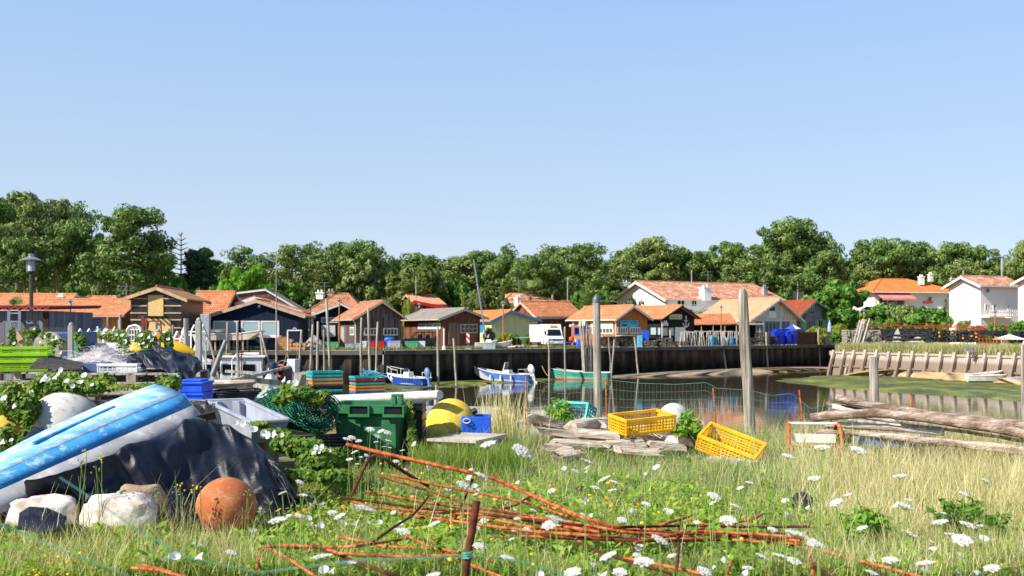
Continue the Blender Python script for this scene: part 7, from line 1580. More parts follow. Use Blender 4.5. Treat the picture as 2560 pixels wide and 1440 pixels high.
rod([(880, 1238, 8.3), (905, 1180, 8.35), (924, 1144, 8.4), (938, 1138, 8.4), (960, 1146, 8.4), (1010, 1180, 8.5), (1072, 1216, 8.6)], 'dark rusty rod bent into a hook under the thickest rod', .015, M['rust_dark'])
for L in ([(945, 1190), (1010, 1208), (1100, 1236), (1190, 1268), (1300, 1285), (1460, 1312), (1700, 1330)], [(972, 1187), (1100, 1214), (1230, 1240), (1330, 1260), (1420, 1292)], [(912, 1228), (1040, 1252), (1180, 1275), (1300, 1300), (1500, 1330)], [(850, 1244), (960, 1258), (1060, 1272), (1180, 1281), (1380, 1305), (1560, 1325), (1800, 1338), (2010, 1348)],
          [(868, 1250), (930, 1268), (1060, 1280), (1250, 1288), (1480, 1320), (1700, 1340)], [(1020, 1292), (1150, 1300), (1260, 1290), (1400, 1300), (1560, 1330), (1760, 1345), (2000, 1360)], [(1000, 1283), (1200, 1312), (1350, 1330), (1500, 1340), (1620, 1350)], [(1230, 1275), (1400, 1308), (1550, 1318), (1720, 1314), (1900, 1318), (2025, 1316)],
          [(1240, 1300), (1330, 1318), (1480, 1330), (1600, 1322), (1660, 1310), (1722, 1292)], [(1260, 1330), (1440, 1345), (1600, 1352), (1790, 1350), (1960, 1335)], [(1300, 1340), (1500, 1350), (1700, 1348), (1850, 1342), (2000, 1352)], [(1400, 1310), (1600, 1336), (1760, 1328), (1900, 1336), (2010, 1345)]):
    rod(L, D=8.25 + R(-.15, .2), m=random.choice((M['rust'], M['rust'], M['rust_b'], M['rust_dark'])))
for L in ([(1182, 1198, 8.5), (1160, 1250, 8.4), (1134, 1304, 8.3)], [(1075, 1238, 8.4), (1030, 1290, 8.2), (978, 1322, 8.1), (932, 1356, 7.9)], [(642, 1422, 7.2), (646, 1388, 7.3), (664, 1366, 7.4), (760, 1370, 7.5), (890, 1366, 7.7), (1020, 1346, 7.9)], [(668, 1366, 7.4), (730, 1402, 7.1), (792, 1444, 6.8)], [(700, 1362, 7.6), (800, 1368, 7.6), (850, 1384, 7.5), (1000, 1392, 7.5), (1150, 1388, 7.6)],
          [(770, 1358, 7.8), (860, 1392, 7.4), (960, 1430, 7.0), (1010, 1446, 6.9)], [(1012, 1336, 7.9), (1110, 1385, 7.5), (1210, 1425, 7.1), (1270, 1450, 6.9)], [(850, 1342, 7.9), (960, 1366, 7.7), (1100, 1372, 7.7), (1240, 1404, 7.4)], [(1702, 1298, 8.0), (1698, 1340, 7.9), (1692, 1420, 7.6)], [(1586, 1358, 7.9), (1660, 1342, 7.9), (1780, 1318, 8.0), (1880, 1298, 8.1)],
          [(2022, 1362, 7.8), (2028, 1400, 7.5), (2034, 1444, 7.2)], [(1900, 1340, 8.0), (1980, 1362, 7.7), (2020, 1395, 7.4), (2080, 1446, 7.0)], [(2050, 1374, 7.7), (2130, 1398, 7.5), (2230, 1422, 7.2), (2310, 1446, 7.0)], [(1340, 1232, 8.7), (1290, 1262, 8.5), (1250, 1275, 8.4)], [(1440, 1355, 7.9), (1510, 1385, 7.6), (1600, 1412, 7.3), (1680, 1435, 7.1)], [(1720, 1296, 8.1), (1770, 1312, 8.0), (1860, 1345, 7.8)], [(1560, 1395, 7.5), (1640, 1410, 7.4), (1760, 1436, 7.1)], [(330, 1420, 6.9), (400, 1425, 6.85), (470, 1446, 6.7)], [(355, 1412, 7.0), (430, 1432, 6.8)], [(1886, 1298, 8.1), (1905, 1285, 8.2)], [(1830, 1402, 7.3), (1815, 1440, 7.1)]):
    rod(L, m=M['rust_dark'] if R(0, 1) < .3 else M['rust'])
# near stake and strands of green wire
ns = empty('iron_stake', P(1160, 1500, 5.2) * V((1, 1, 0)) if False else V((PX(1158, 5.2), 5.2, .1)), 0, 'out of focus rusty iron stake standing nearest of all', 'stake'); MB().tube([V((PX(1150, 5.2), 5.2, .1)), P(1165, 1420, 5.2), P(1192, 1252, 5.25)], .021, 9).build('shaft', M['rust_dark'], ns, world=True, smooth=60); MB().tube([P(1168, 1388, 5.2) + V((.026 * math.cos(k), .026 * math.sin(k), .002 * k - .02)) for k in range(22)], .006, 5).build('wire_tie', WM, ns, world=True)
for i, (L, D, lb) in enumerate((([(-20, 1300), (120, 1360), (300, 1432), (340, 1450)], 2.3, 'blurred green wire strand crossing the bottom corner'), ([(150, 1194), (240, 1252), (340, 1322), (460, 1392), (650, 1432), (900, 1400), (1165, 1390)], 2.3, 'blurred green wire strand sagging toward the near iron stake'), ([(1170, 1388), (1300, 1402), (1420, 1440)], 2.4, 'blurred green wire strand running on from the near iron stake'))): single('wire', MB().tube(lerpl([P(x, y, D) for x, y in L], 30), .0014, 5), WM, lb, 'wire')
# ------------------------------------------------------------------ left yard and the moored clutter behind the pallets
def cpost(px, y0, D, rpx, label, m=None, cap=None):
    a = G(px, D) - V((0, 0, .1)); b = P(px, y0, D); w = rpx * 2 / F * D; t = empty('fence_post', a, 0, label, 'post')
    MB().b2((a.x - w / 2, D - w / 2, a.z), (a.x + w / 2, D + w / 2, b.z)).lathe([(w * .5, 0), (w * .4, .04), (0, .06)], 10, b).build('shaft', m or M['concrete'], t, world=True, bevel=.012)
    if cap: MB().b2((a.x - w * .53, D - w * .53, b.z - .12), (a.x + w * .53, D + w * .53, b.z - .02)).build('yellow_top', cap, t, world=True)
cpost(178, 814, 17, 6.5, 'concrete fence post standing left of the pale net heap'); cpost(395, 830, 17, 6.5, 'concrete fence post with a yellow painted top behind the tied tarpaulin', cap=M['orange_plastic'])
cpost(497, 802, 17, 7, 'tall concrete fence post at the end of the yellow kayak')
for px, y0, D, r, lb in ((465, 796, 19, 6.5, 'pointed round wooden post by the white boat mast'), (391, 805, 24, 4, 'wooden post in front of the lower chipboard panel'), (301, 787, 40, 3.5, 'tall post at the ochre house corner'), (297, 799, 42, 2.2, 'thin post beside the tall post at the ochre house corner'), (269, 793, 44, 1.9, 'thin grey post in front of the ochre boards'), (432, 812, 30, 2.5, 'thin wooden post before the black papered wall'), (421, 822, 28, 2.2, 'short leaning post before the black papered wall')):
    single('post', MB().tube([G(px, D), P(px, y0, D)], [r / F * D, r / F * D * .92], 9), M['greywood'], lb, 'post', smooth=60)
def chainlink(x0, x1, y0, D, label, n=26):
    a, b = PX(x0, D), PX(x1, D); zt = PZ(y0, D); zb = gz((a + b) / 2, D); mb = MB(); h = zt - zb; w = b - a
    for i in range(-12, n):
        for s in (1, -1):
            p, q = V((a + w * i / n, D, zb)), V((a + w * i / n + h * .9 * s, D + .004 * s, zt)); u0, u1 = 0, 1
            if q.x == p.x: continue
            lo, hi = sorted(((a - p.x) / (q.x - p.x), (b - p.x) / (q.x - p.x))); u0, u1 = max(0, lo), min(1, hi)
            if u1 > u0: mb.tube([p.lerp(q, u0), p.lerp(q, u1)], .0035, 3)
    single('wire_fence', mb, M['metal'], label, 'wire fence')
chainlink(-60, 178, 818, 17, 'chain link fence in front of the grey plank shed', 34); chainlink(395, 500, 838, 17.3, 'chain link fence between the yellow topped and the tall concrete post', 16)
# ladder on the shed
D = 27.8; ld = empty('ladder', (PX(34, D), D, .1), 0, 'pale metal ladder leaning on the grey plank shed', 'ladder')
for px in (22, 49): MB().bar(P(px - 2, 880, D - .5), P(px, 775, D), .07, .05).build('side_rail', M['metal'], ld, world=True)
for i in range(6): y = 783 + i * 20.5; MB().bar(P(21, y, D - .04 - .08 * i), P(50, y, D - .04 - .08 * i), .05, .03).build('rung', M['metal'], ld, world=True)
sb = P(47, 838, 17.6); single('timber', MB().bar(P(40, 832, 17.4), P(54, 852, 17.4), .1, .12).bar(P(54, 852, 17.4), G(58, 17.4), .05, .05), M['wood_pale'], 'pale short timber stuck on the fence before the ladder', 'timber')
# cable drum disc
q = P(123, 866, 16.2); r = 37 / F * 16.2; dd = empty('cable_drum', V((q.x, q.y, gz(q.x, q.y))), wrot(8), 'pale round wooden drum end overgrown with bindweed', 'drum'); Mx = Matrix.Rotation(math.pi / 2, 3, 'X')
MB().lathe([(0, -.03), (r, -.03), (r, .03), (0, .03)], 12, (0, 0, q.z - gz(q.x, q.y)), Mx).build('disc', mat('cream_drum', '#a89c80', '#c6bca0', 3, .8, .3), dd); MB().lathe([(0, -.5), (r * .6, -.5), (r * .6, -.04), (0, -.04)], 14, (0, 0, q.z - gz(q.x, q.y)), Mx).bar((0, .3, -.0), (0, .3, q.z - gz(q.x, q.y) - .1), .12).build('core', M['greywood'], dd)
def ybox(x0, x1, y0, D, m, label, dep=.8, name='tank', cat='tank'): single(name, MB().b2((PX(x0, D), D, gz(PX(x0, D), D)), (PX(x1, D), D + dep, PZ(y0, D))), m, label, cat, bevel=.04)
ybox(122, 186, 829, 21, boxmat('dark_blue_tank', '#1c3a6c', '#284c88'), 'dark blue tank behind the overgrown drum end', 1.2)
ybox(184, 193, 846, 20, M['turq'], 'teal panel beside the dark blue tank', .1, 'panel', 'panel')
ybox(196, 306, 858, 22, M['white_plastic'], 'row of whitish fish bins behind the pale net heap', .9, 'fish_bin', 'bin')
def rack(x0, x1, y0, y1, D, label, m=None, nb=4, arcs=True):
    a, b = PX(x0, D), PX(x1, D); zt = PZ(y0, D); zm = PZ(y1, D); z0 = gz((a + b) / 2, D); t = empty('metal_table', ((a + b) / 2, D, z0), 0, label, 'table frame'); tp = MB()
    for z in (zt, zm): tp.tube([(a, D, z), (b, D, z)], .022, 6).tube([(a, D + .5, z), (b, D + .5, z)], .022, 6)
    tp.build('rail', m or M['white'], t, world=True)
    for i in range(nb): x = a + (b - a) * i / (nb - 1); MB().tube([(x, D, z0), (x, D, zt), (x, D + .25, zt + (.18 if arcs else 0)), (x, D + .5, zt), (x, D + .5, z0)], .022, 6).build('leg', m or M['white'], t, world=True, smooth=60)
rack(190, 258, 840, 846, 26, 'white tubular table frame before the ochre house'); rack(402, 450, 848, 856, 24, 'white tubular frame with arched ends before the black papered house'); rack(215, 280, 830, 836, 34, 'white tubular frame farther back in the yard near the blue window'); rack(455, 500, 830, 838, 26, 'white tubular frame beside the pointed wooden post', nb=3)
D = 26; ct = empty('cage_trolley', G(335, D), 0, 'white wire cage trolley with an arched back before the half built house', 'trolley'); cg = MB()
cg.tube([P(318, 870, D), P(318, 825, D), P(323, 817, D), P(338, 813, D), P(350, 818, D), P(353, 825, D), P(353, 870, D)], .035, 6)
for i in range(5): cg.tube([P(322 + i * 7, 822, D), P(322 + i * 7, 870, D)], .016, 4)
for y in (824, 838, 852, 866): cg.tube([P(318, y, D), P(353, y, D)], .018, 4)
cg.build('cage', M['white'], ct, world=True, smooth=60)
DULL = mat('dull_red', '#6c2c22', '#84402f', 2, .7, .2); D = 30; ez = empty('hoist_frame', G(378, D), 0, 'dark red metal hoist frame before the chipboard panel', 'frame')
for p, q_ in (((357, 790), (362, 850)), ((364, 798), (368, 850)), ((372, 803), (367, 835)), ((401, 803), (404, 833))): MB().bar(P(*p, D), P(*q_, D), .09 if p[0] < 365 else .035).build('upright', DULL, ez, world=True)
MB().bar(P(371, 803, D), P(402, 803, D), .04).build('cross_bar', DULL, ez, world=True)
ybox(437, 449, 828, 30, M['red'], 'small red box before the black papered wall', .3, 'box', 'box')
D = 60; q = P(337, 868, D); bt = boat('dinghy', 'pale grey upturned dinghy bow behind the yellow kayak', V((q.x, D, q.z - .05)), wrot(5), hull(1.0, .6, .3, .1), M['white_plastic'], M['white_plastic'], DECK, cat='dinghy')
D = 18; ky = MB(); pts = [P(296, 888, D), P(320, 882, D), P(360, 876, D), P(410, 873, D), P(450, 875, D), P(480, 883, D), P(494, 890, D)]
ky.tube(lerpl(pts, 16), [.03, .1, .14, .16, .17, .18, .18, .18, .18, .17, .16, .15, .13, .1, .06, .02], 12); single('kayak', ky, paint('yellow_kayak', '#d8a010', '#e8b828', '#f0d890', (.6, .8)), 'long yellow kayak hull lying behind the tied black tarpaulin', 'kayak', smooth=180)
single('trestle', MB().b2((PX(390, 18) - .8, 17.9, gz(-6, 18)), (PX(390, 18) + .8, 18.1, PZ(895, 18))), M['greywood'], 'low timber trestle under the yellow kayak', 'trestle')
# pale translucent net heap
t = T('pale_fishing_net'); NW = t.out(t.ramp(t.noise(t.obj(), 5, 5), [(.35, '#a89c94'), (.65, '#d8d4d2')]), .6, None, 0, .3, .25)
D = 14.2; mb = MB(); rows = []
prof = [(162, 909), (180, 898), (205, 886), (228, 875), (252, 866), (275, 867), (300, 880), (325, 896), (340, 908)]
rr = random.Random(4)
top = lerpl([P(x, y + 4, D) for x, y in prof], 40)
for j in range(9):
    f = j / 8; rows.append([V((p.x, D - .45 + .9 * f, PT2 + .02 + max(0, p.z - PT2 - .02) * math.sin(math.pi * f) ** .7 + rr.uniform(-.01, .015))) for p in top])
mb.grid(rows); nt_ = empty('fishing_net', V((PX(250, D), D, PT2)), 0, 'pale tangled heap of fine fishing net on the pallets', 'fishing net'); mb.build('net_core', NW, nt_, world=True, smooth=180)
st = MB()
for i in range(420):
    k = rr.randrange(2, 38); f = rr.random(); b = V((top[k].x, D - .4 + .8 * f, PT2 + max(.02, top[k].z - PT2) * math.sin(math.pi * max(.1, min(.9, f))) ** .7)); d = V((rr.gauss(0, .16), rr.gauss(0, .1), rr.uniform(-.02, .07)))
    st.tube([b, b + d * .5 + V((0, 0, rr.uniform(.0, .05))), b + d], .0022, 3, False)
st.build('strand', M['white_plastic'], nt_, world=True)
single('timber_block', MB().b2((PX(180, D), D - .5, .05), (PX(330, D), D + .5, PT2 + .015)), M['greywood'], 'timber bed carrying the pale fishing net heap', 'block')
# dark mesh mat
mm = MB().grid([[P(62, 928, 12.9), P(90, 922, 13), P(150, 925, 12.9), P(205, 926, 12.8)], [P(85, 902, 13.3), P(120, 900, 13.4), P(170, 910, 13.4), P(215, 912, 13.3)], [P(112, 884, 13.7), P(135, 889, 13.7), P(175, 901, 13.7), P(218, 906, 13.6)]])
single('mesh_mat', mm, mat('dark_mesh_mat', '#2c2a28', '#4c4844', 18, .85, .8, .01, 60), 'dark grey stiff mesh mat sagging over the pallets before the lime crates', 'mat', smooth=180, solid=.03, sub=2)
# jetty timber and nets in the middle distance
def beam(x0, y0, x1, y1, D0, D1, w, h, label, m=None, name='timber'): single(name, MB().bar(P(x0, y0, D0), P(x1, y1, D1), w, h), m or M['greywood'], label, 'timber')
beam(420, 952, 640, 962, 19, 19.5, .5, .12, 'wide weathered timber lying behind the vivid blue totes'); beam(565, 928, 655, 934, 22, 22, .14, .06, 'pale plank in front of the cabin boat windows'); beam(603, 947, 706, 958, 18, 18.5, .12, .1, 'dark grey timber rail across the net heap'); beam(632, 962, 700, 978, 17.5, 17, .1, .08, 'slanting timber brace below the dark rail')
for px, y0, D, lb in ((628, 955, 18.1, 'short timber leg under the dark rail'), (700, 955, 18.6, 'timber leg at the end of the dark rail'), (722, 918, 20, 'tarred leg behind the long oar like pole')): single('timber', MB().bar(G(px, D), P(px, y0, D), .12), M['greywood'] if px != 722 else M['black_rubber'], lb, 'timber')
beam(745, 945, 762, 950, 20, 20, .9, .25, 'grey timber box end beside the taller crate stack')
single('bare_pole', MB().tube([P(520, 964, 16.5), P(620, 943, 17.5), P(725, 917, 18.5)], [.04, .035, .03], 7), M['greywood'], 'long bare pole slanting up over the jetty timbers', 'pole', smooth=60)
NT = mat('pale_turquoise_net', '#4a8c84', '#b8ccc4', 5, .8, .9, .05, 16, c3='#d4dcd8')
def lump(px0, px1, y0, y1, D, m, label, seed, name='net_heap', cat='net heap'):
    x0, x1 = PX(px0, D), PX(px1, D); z0, z1 = min(PZ(y1, D), gz((x0 + x1) / 2, D) + .02), PZ(y0, D); rr = random.Random(seed); mb = MB(); rows = []
    for i in range(10):
        f = i / 9; rows.append([V(((x0 + x1) / 2 + math.cos(a) * (x1 - x0) / 2 * (1 - f ** 2.2 * .98) * (1 + rr.uniform(-.12, .12)), D + .3 + math.sin(a) * .6 * (1 - f ** 2.2 * .98), z0 + (z1 - z0) * f * (1 + rr.uniform(-.02, .05)))) for a in [2 * math.pi * j / 22 for j in range(22)]])
    single(name, mb.grid([r + r[:1] for r in rows]), m, label, cat, smooth=120)
lump(632, 702, 930, 960, 20.5, NT, 'pale turquoise net heap behind the dark timber rail', 3); lump(690, 745, 920, 965, 20.8, NT, 'whiter net heap beside the motor boat with the navy outboard', 5); lump(735, 768, 932, 960, 20, NT, 'small net heap close to the taller crate stack', 7); lump(640, 690, 966, 1000, 16, NT, 'net heap under the slanting timber brace', 9)
q = P(556, 972, 15.2); bt = boat('dinghy', 'weathered beige punt lying behind the vivid blue totes', V((q.x, q.y, .45)), wrot(-4), hull(1.0, .5, PZ(962, 15.2) - .45, .03, rake=.2), BUFF, M['driftwood'], DECK, cat='dinghy', rail=M['driftwood'])
for k in range(5): single('hose', MB().tube([V((PX(555, 13.6) + (.38 + .03 * k) * math.cos(a), 13.7 + .35 * math.sin(a), PZ(995, 13.6) - .05 + .035 * k + .02 * math.sin(a * 2))) for a in [i * .33 for i in range(20)]], .017, 6), M['black_rubber'], 'black hose loop in the coil beside the grey tub', 'hose', 'coiled black hose', smooth=60)
single('timber_block', MB().b2((PX(500, 13.6), 13.3, .05), (PX(610, 13.6), 14.1, PZ(1000, 13.6) - .06)), M['greywood'], 'timber bed under the coiled black hose', 'block')
single('boat_mast', MB().tube([P(531, 940, 40), P(548, 893, 40), P(564, 851, 40)], [.12, .1, .08], 9), M['metal'], 'thick slanting silver boom beside the white boat cabin', 'boom', smooth=60)
single('boat_mast', MB().bar(P(512, 905, 40), P(488, 838, 40), .32, .12).bar(P(478, 895, 40), P(494, 858, 40), .2, .1), M['white'], 'white leaning boom by the tall concrete fence post', 'boom')
D = 50; ybox(501, 523, 785, 92.3, M['grey_plastic'], 'grey electric cabinet on the quay before the navy cabin', .5, 'cabinet', 'cabinet')
# ------------------------------------------------------------------ bindweed
L_BIND = mat_leaf('bindweed_leaves', (.04, .115, .012), (.115, .22, .025), (.30, .33, .05), 2.5, .35); FLW = mat('white_petals', '#e8e8ec', '#f6f6f6', 3, .6, 0, trans=.45); FLC = M['orange_plastic']
CALY = mat('orange_petals', '#e08a08', '#f4a81c', 6, .6, 0, trans=.2); YELP = mat('yellow_petals', '#e0c010', '#f0d428', 6, .6, 0, trans=.2); UMB = mat('umbel_florets', '#dcdad4', '#f2f1ee', 40, .8, .2, .004, trans=.4); STEM = mat('green_stem', '#5c7a34', '#8a9c54', 8, .7, 0)
def trumpet(mb, c, n, r):
    n = V(n).normalized(); u = n.orthogonal().normalized(); w = n.cross(u); k = 12; ring0 = [c + n * r * .1 * (1 + .25 * (j % 2)) + (u * math.cos(6.283 * j / k) + w * math.sin(6.283 * j / k)) * r * (1 + .06 * (j % 2)) for j in range(k)]
    ring1 = [c - n * r * .25 + (u * math.cos(6.283 * j / k) + w * math.sin(6.283 * j / k)) * r * .4 for j in range(k)]; tip = c - n * r * 1.0
    o = len(mb.v); mb.v += [tuple(v) for v in ring0 + ring1] + [tuple(tip)]; mb.f += [(o + j, o + (j + 1) % k, o + k + (j + 1) % k, o + k + j) for j in range(k)] + [(o + k + j, o + k + (j + 1) % k, o + 2 * k) for j in range(k)]
rgv = np.random.default_rng(77)
def bindweed(blobs, label, n=500, size=.035, flowers=(), fr=.037):
    """blobs: (px, py, D, rx_px, ry_px)"""
    Q = []; base = P(blobs[0][0], blobs[0][1], blobs[0][2]); rt = empty('bindweed', base, 0, label, 'climbing plant')
    tot = sum(b[3] * b[4] for b in blobs)
    for px, py, D, rx, ry in blobs:
        k = max(30, int(n * rx * ry / tot)); d = rnd_dirs(k, rgv) * (rgv.uniform(.35, 1, (k, 1)) ** .5); c = P(px, py, D) - base
        C = np.array(c)[None] + d * np.array([rx / F * D, min(.35, rx / F * D), ry / F * D])[None]
        Nn = d + np.array([-.4, -.5, .5])[None]; Q.append(leaf_quads(C, Nn, size, rgv, .62, .6))
    np_mesh('foliage', np.concatenate(Q), L_BIND, rt)
    for (x, y, D) in flowers:
        mb = MB(); trumpet(mb, P(x, y, D), (R(-1.1, .2), -.8, R(.1, 1.2)), fr * R(.6, 1.1)); mb.build('flower', FLW, rt, world=True, smooth=60)
bindweed([(150, 955, 11.9, 70, 28), (215, 965, 11.8, 70, 22), (95, 985, 11.7, 45, 45), (260, 950, 12, 25, 16), (60, 1020, 11.2, 40, 40)], 'big bindweed mat with white trumpets spilling over the pallets above the white buoy', 2600, .036,
         [(x, y, 11.45) for x, y in ((112, 942), (145, 935), (137, 944), (167, 952), (200, 955), (182, 965), (210, 938), (78, 980), (152, 925), (105, 950), (230, 962), (118, 948))])
bindweed([(25, 1000, 11.2, 35, 50), (18, 1110, 10.6, 30, 50), (60, 1110, 10.6, 22, 35), (10, 1160, 9.4, 22, 25), (70, 1065, 11.0, 14, 40)], 'bindweed with white trumpets around the yellow buoy at the picture edge', 1500, .034, [(9, 995, 10.8), (28, 1100, 10.2), (5, 1105, 10.2), (35, 1015, 10.8)])
bindweed([(430, 960, 11.6, 25, 22), (410, 952, 11.7, 20, 12), (360, 965, 11.7, 40, 7), (300, 968, 11.7, 40, 6)], 'small bindweed tuft at the dinghy transom', 500, .03)
bindweed([(128, 866, 15.9, 10, 30), (108, 880, 15.9, 9, 22), (140, 852, 15.9, 22, 10), (112, 838, 16, 16, 10), (70, 855, 16.8, 8, 36)], 'bindweed covering the pale drum end', 430, .032, [(130, 850, 15.6), (140, 845, 15.6), (118, 870, 15.6), (100, 855, 15.6), (150, 880, 15.6), (112, 842, 15.6)])
for b, n, fl, lb in (([(310, 860, 16.6, 18, 32), (318, 885, 16.4, 18, 20), (300, 835, 16.8, 22, 12)], 330, [(312, 850), (325, 872), (305, 838)], 'bindweed column on the wire fence before the cage trolley'), ([(366, 850, 16.7, 28, 26), (372, 872, 16.6, 18, 16), (350, 842, 16.8, 14, 10)], 560, [(352, 838), (372, 843), (358, 858), (380, 850), (366, 866), (385, 835), (345, 862)], 'bindweed bush thick with white flowers at the yellow topped post'), ([(422, 858, 16.8, 10, 34), (412, 845, 16.8, 12, 14)], 380, [(420, 848)], 'thin bindweed climbing the chain link by the kayak'), ([(205, 862, 16.7, 12, 28), (195, 842, 16.8, 10, 14)], 380, [], 'thin bindweed strand right of the first concrete post'), ([(255, 838, 24, 30, 10), (285, 842, 24, 30, 14), (225, 842, 24, 26, 10)], 700, [(258, 832), (290, 836)], 'loose bindweed fringe along the yard frames'), ([(88, 830, 16.9, 12, 14), (60, 828, 16.9, 8, 8), (30, 850, 16.9, 10, 40), (10, 885, 16, 16, 30), (30, 910, 14, 30, 10)], 700, [(85, 822), (35, 858), (62, 870)], 'bindweed on the chain link before the plank shed')): bindweed(b, lb, n, .035, [(x, y, 16.3) for x, y in fl])
bindweed([(745, 985, 10.9, 45, 20), (700, 1000, 11.2, 22, 14), (785, 1000, 10.9, 25, 12), (720, 965, 11.2, 20, 12), (810, 985, 11, 14, 10)], 'bindweed crown on top of the green net roll', 1000, .032, [(722, 955, 10.9), (738, 958, 10.9), (708, 952, 11.2)])
bindweed([(715, 1110, 10.2, 40, 22), (760, 1120, 10.1, 55, 26), (800, 1150, 10.0, 60, 34), (850, 1150, 10.4, 30, 34), (690, 1085, 10.4, 40, 12), (740, 1190, 9.6, 55, 18), (830, 1190, 9.6, 50, 16), (650, 1062, 10.6, 25, 8)], 'broad bindweed drift with white trumpets between black tarpaulin and green bin', 3800, .034,
         [(635, 1073, 9.9), (660, 1082, 9.9), (670, 1088, 9.8), (705, 1088, 9.9), (790, 1118, 9.8), (800, 1125, 9.8), (785, 1132, 9.8), (820, 1130, 9.9), (608, 1058, 10.4), (590, 1058, 10.4), (685, 1085, 9.9), (805, 1118, 9.8)])
bindweed([(1024, 1030, 12.0, 10, 32), (1030, 1085, 12.0, 12, 40), (1040, 1140, 11.8, 20, 30)], 'bindweed trailing down beside the green bin', 800, .032, [(1035, 1110, 11.7)])
# leafy shrubs at the bank edge
def leafy(px, y0, y1, D, wpx, label, m, n=900, size=.045, up=True):
    rt = empty('shrub', G(px, D), 0, label, 'shrub'); o = np.array(rt.matrix_world.translation); H_ = PZ(y0, D) - o[2]; W_ = wpx / F * D; sm, C, Nn = MB(), [], []; k = max(10, n // 38)
    for i in range(k):
        an, l = R(0, 6.28), R(.15, 1.05) ** .8; hh = H_ * R(.55, 1.02) * (1 - .35 * l); tip = V((math.cos(an) * W_ * l, math.sin(an) * W_ * l * .8, hh)); b0 = V((tip.x * .15, tip.y * .15, -.02)); md = b0.lerp(tip, .5) + V((0, 0, H_ * .08))
        sm.tube([b0, md, tip], [.005, .004, .0015], 4, False)
        for j in range(n // k):
            f = R(.22, 1.02); p = b0.lerp(md, f * 2) if f < .5 else md.lerp(tip, f * 2 - 1); a2 = R(0, 6.28); q = V((math.cos(a2), math.sin(a2), R(.1, .9))); C.append(p + q * size * 1.1); Nn.append((q.x * .5 + R(-.4, .4), q.y * .5 - .2, .9))
    np_mesh('foliage', leaf_quads(np.array([tuple(c) for c in C]), np.array(Nn), size, rgv, .34, .5), m, rt); sm.build('stem', STEM, rt)
LSH = mat_leaf('fresh_shrub_leaves', (.10, .22, .02), (.2, .36, .04), (.32, .46, .08), 3, .4)
leafy(1402, 978, 1060, 14.4, 40, 'bright green leafy shrub beside the turquoise crate', LSH, 1700); leafy(1722, 1010, 1085, 13.2, 36, 'light green leafy shrub between the two yellow crates', LSH, 800, .05); leafy(1700, 1050, 1090, 12.9, 22, 'low leafy sprig right under the white buoy', LSH, 300)
leafy(2105, 1050, 1090, 12.9, 18, 'green sprig behind the rusty slatted frame', LSH, 260)
leafy(2420, 1235, 1330, 7.6, 95, 'dark green weed clump in the dry grass, near the picture edge', mat_leaf('dark_weed_leaves', (.05, .14, .012), (.10, .22, .02), (.16, .28, .04), 3, .35), 1600, .04); leafy(1155, 1120, 1150, 11.6, 40, 'yellow flowered green weed clump beneath the pale board', L_BIND, 700, .035); leafy(2150, 1250, 1330, 7.4, 50, 'upright leafy weed among the white umbels', LSH, 900, .045)
# ------------------------------------------------------------------ grass of the meadow
rg = np.random.default_rng(5)
def sample(n, fn):
    n = int(n * 1.22); px = rg.uniform(-260, 3010, n); y = rg.uniform(1068, 1475, n); D = np.clip(1.65 * F / (y - 830), 6.2, 17.2); k = fn(px, y) > rg.uniform(0, 1, n); px, D = px[k], D[k]; x = (px - 1280) / F * D
    z = np.array([gz(a, b) for a, b in zip(x, D)]); return np.column_stack([x, D]), z, px, y[k]
def blocked(px, y):
    b = (px < 745) & (y < 1292) & (y > 1060); b |= (px > 690) & (px < 1010) & (y < 1165); b |= (px < 1010) & (y < 1110)
    return b
def sm(a, lo, hi): return np.clip((a - lo) / (hi - lo), 0, 1)
dryw = lambda px, y: np.clip(sm(px, 1850, 2150) * (1 - sm(y, 1300, 1400) * .6) + .25 * (px < 700) + .5 * ((px > 1180) & (px < 1330) & (y < 1110)), 0, 1)
L_GR = mat_leaf('meadow_grass', (.13, .23, .03), (.27, .36, .07), (.46, .47, .18), 1.3, .4); L_BG = mat_leaf('blue_green_grass', (.17, .29, .10), (.29, .41, .17), (.44, .50, .26), 1.6, .4); L_DRY = mat_leaf('dry_grass', (.42, .37, .17), (.62, .54, .30), (.80, .72, .48), 1.2, .35); L_COV = mat_leaf('ground_cover_leaves', (.10, .23, .018), (.22, .37, .035), (.40, .46, .08), 2.5, .4)
XY, z, px, y = sample(75000, lambda p, q: np.where(blocked(p, q), 0, (1 - dryw(p, q) * .75) * (1 - .6 * ((p > 1280) & (p < 2000) & (q < 1240)))))
def hmap(px, D, h):
    y = 830 + 1.65 * F / D; rod_ = ((px > 640) & (px < 2060) & (y > 1235) & (y < 1440)) | ((px > 850) & (px < 1350) & (y > 1160) & (y < 1300)); tall = (px > 1030) & (px < 1320) & (y > 1125) & (y < 1215)
    return h * np.where(rod_, .55, 1.0) * np.where(tall, 2.1, 1.0)
blades('meadow_grass', XY, z, hmap(px, XY[:, 1], .17), .0035, L_GR, rg, .8)
XY, z, px, y = sample(70000, lambda p, q: np.where(blocked(p, q), 0, .9 * ((p > 1250) & (p < 2080) & (q < 1260)) + .12 * (p > 900)))
blades('fine_grass', XY, z, hmap(px, XY[:, 1], .19), .0022, L_BG, rg, .6)
XY, z, px, y = sample(60000, lambda p, q: np.where(blocked(p, q), 0, np.clip(dryw(p, q) + .1, 0, 1)))
blades('dry_grass', XY, z, hmap(px, XY[:, 1], .26), .0024, L_DRY, rg, .6)
XY, z, px, y = sample(75000, lambda p, q: np.where(blocked(p, q), 0, (.3 + .5 * sm(q, 1180, 1300)) * (1 - dryw(p, q) * .85) * (.35 + .65 * (np.sin(p * .021 + q * .013) + np.sin(p * .009 - q * .03) > -.3))))
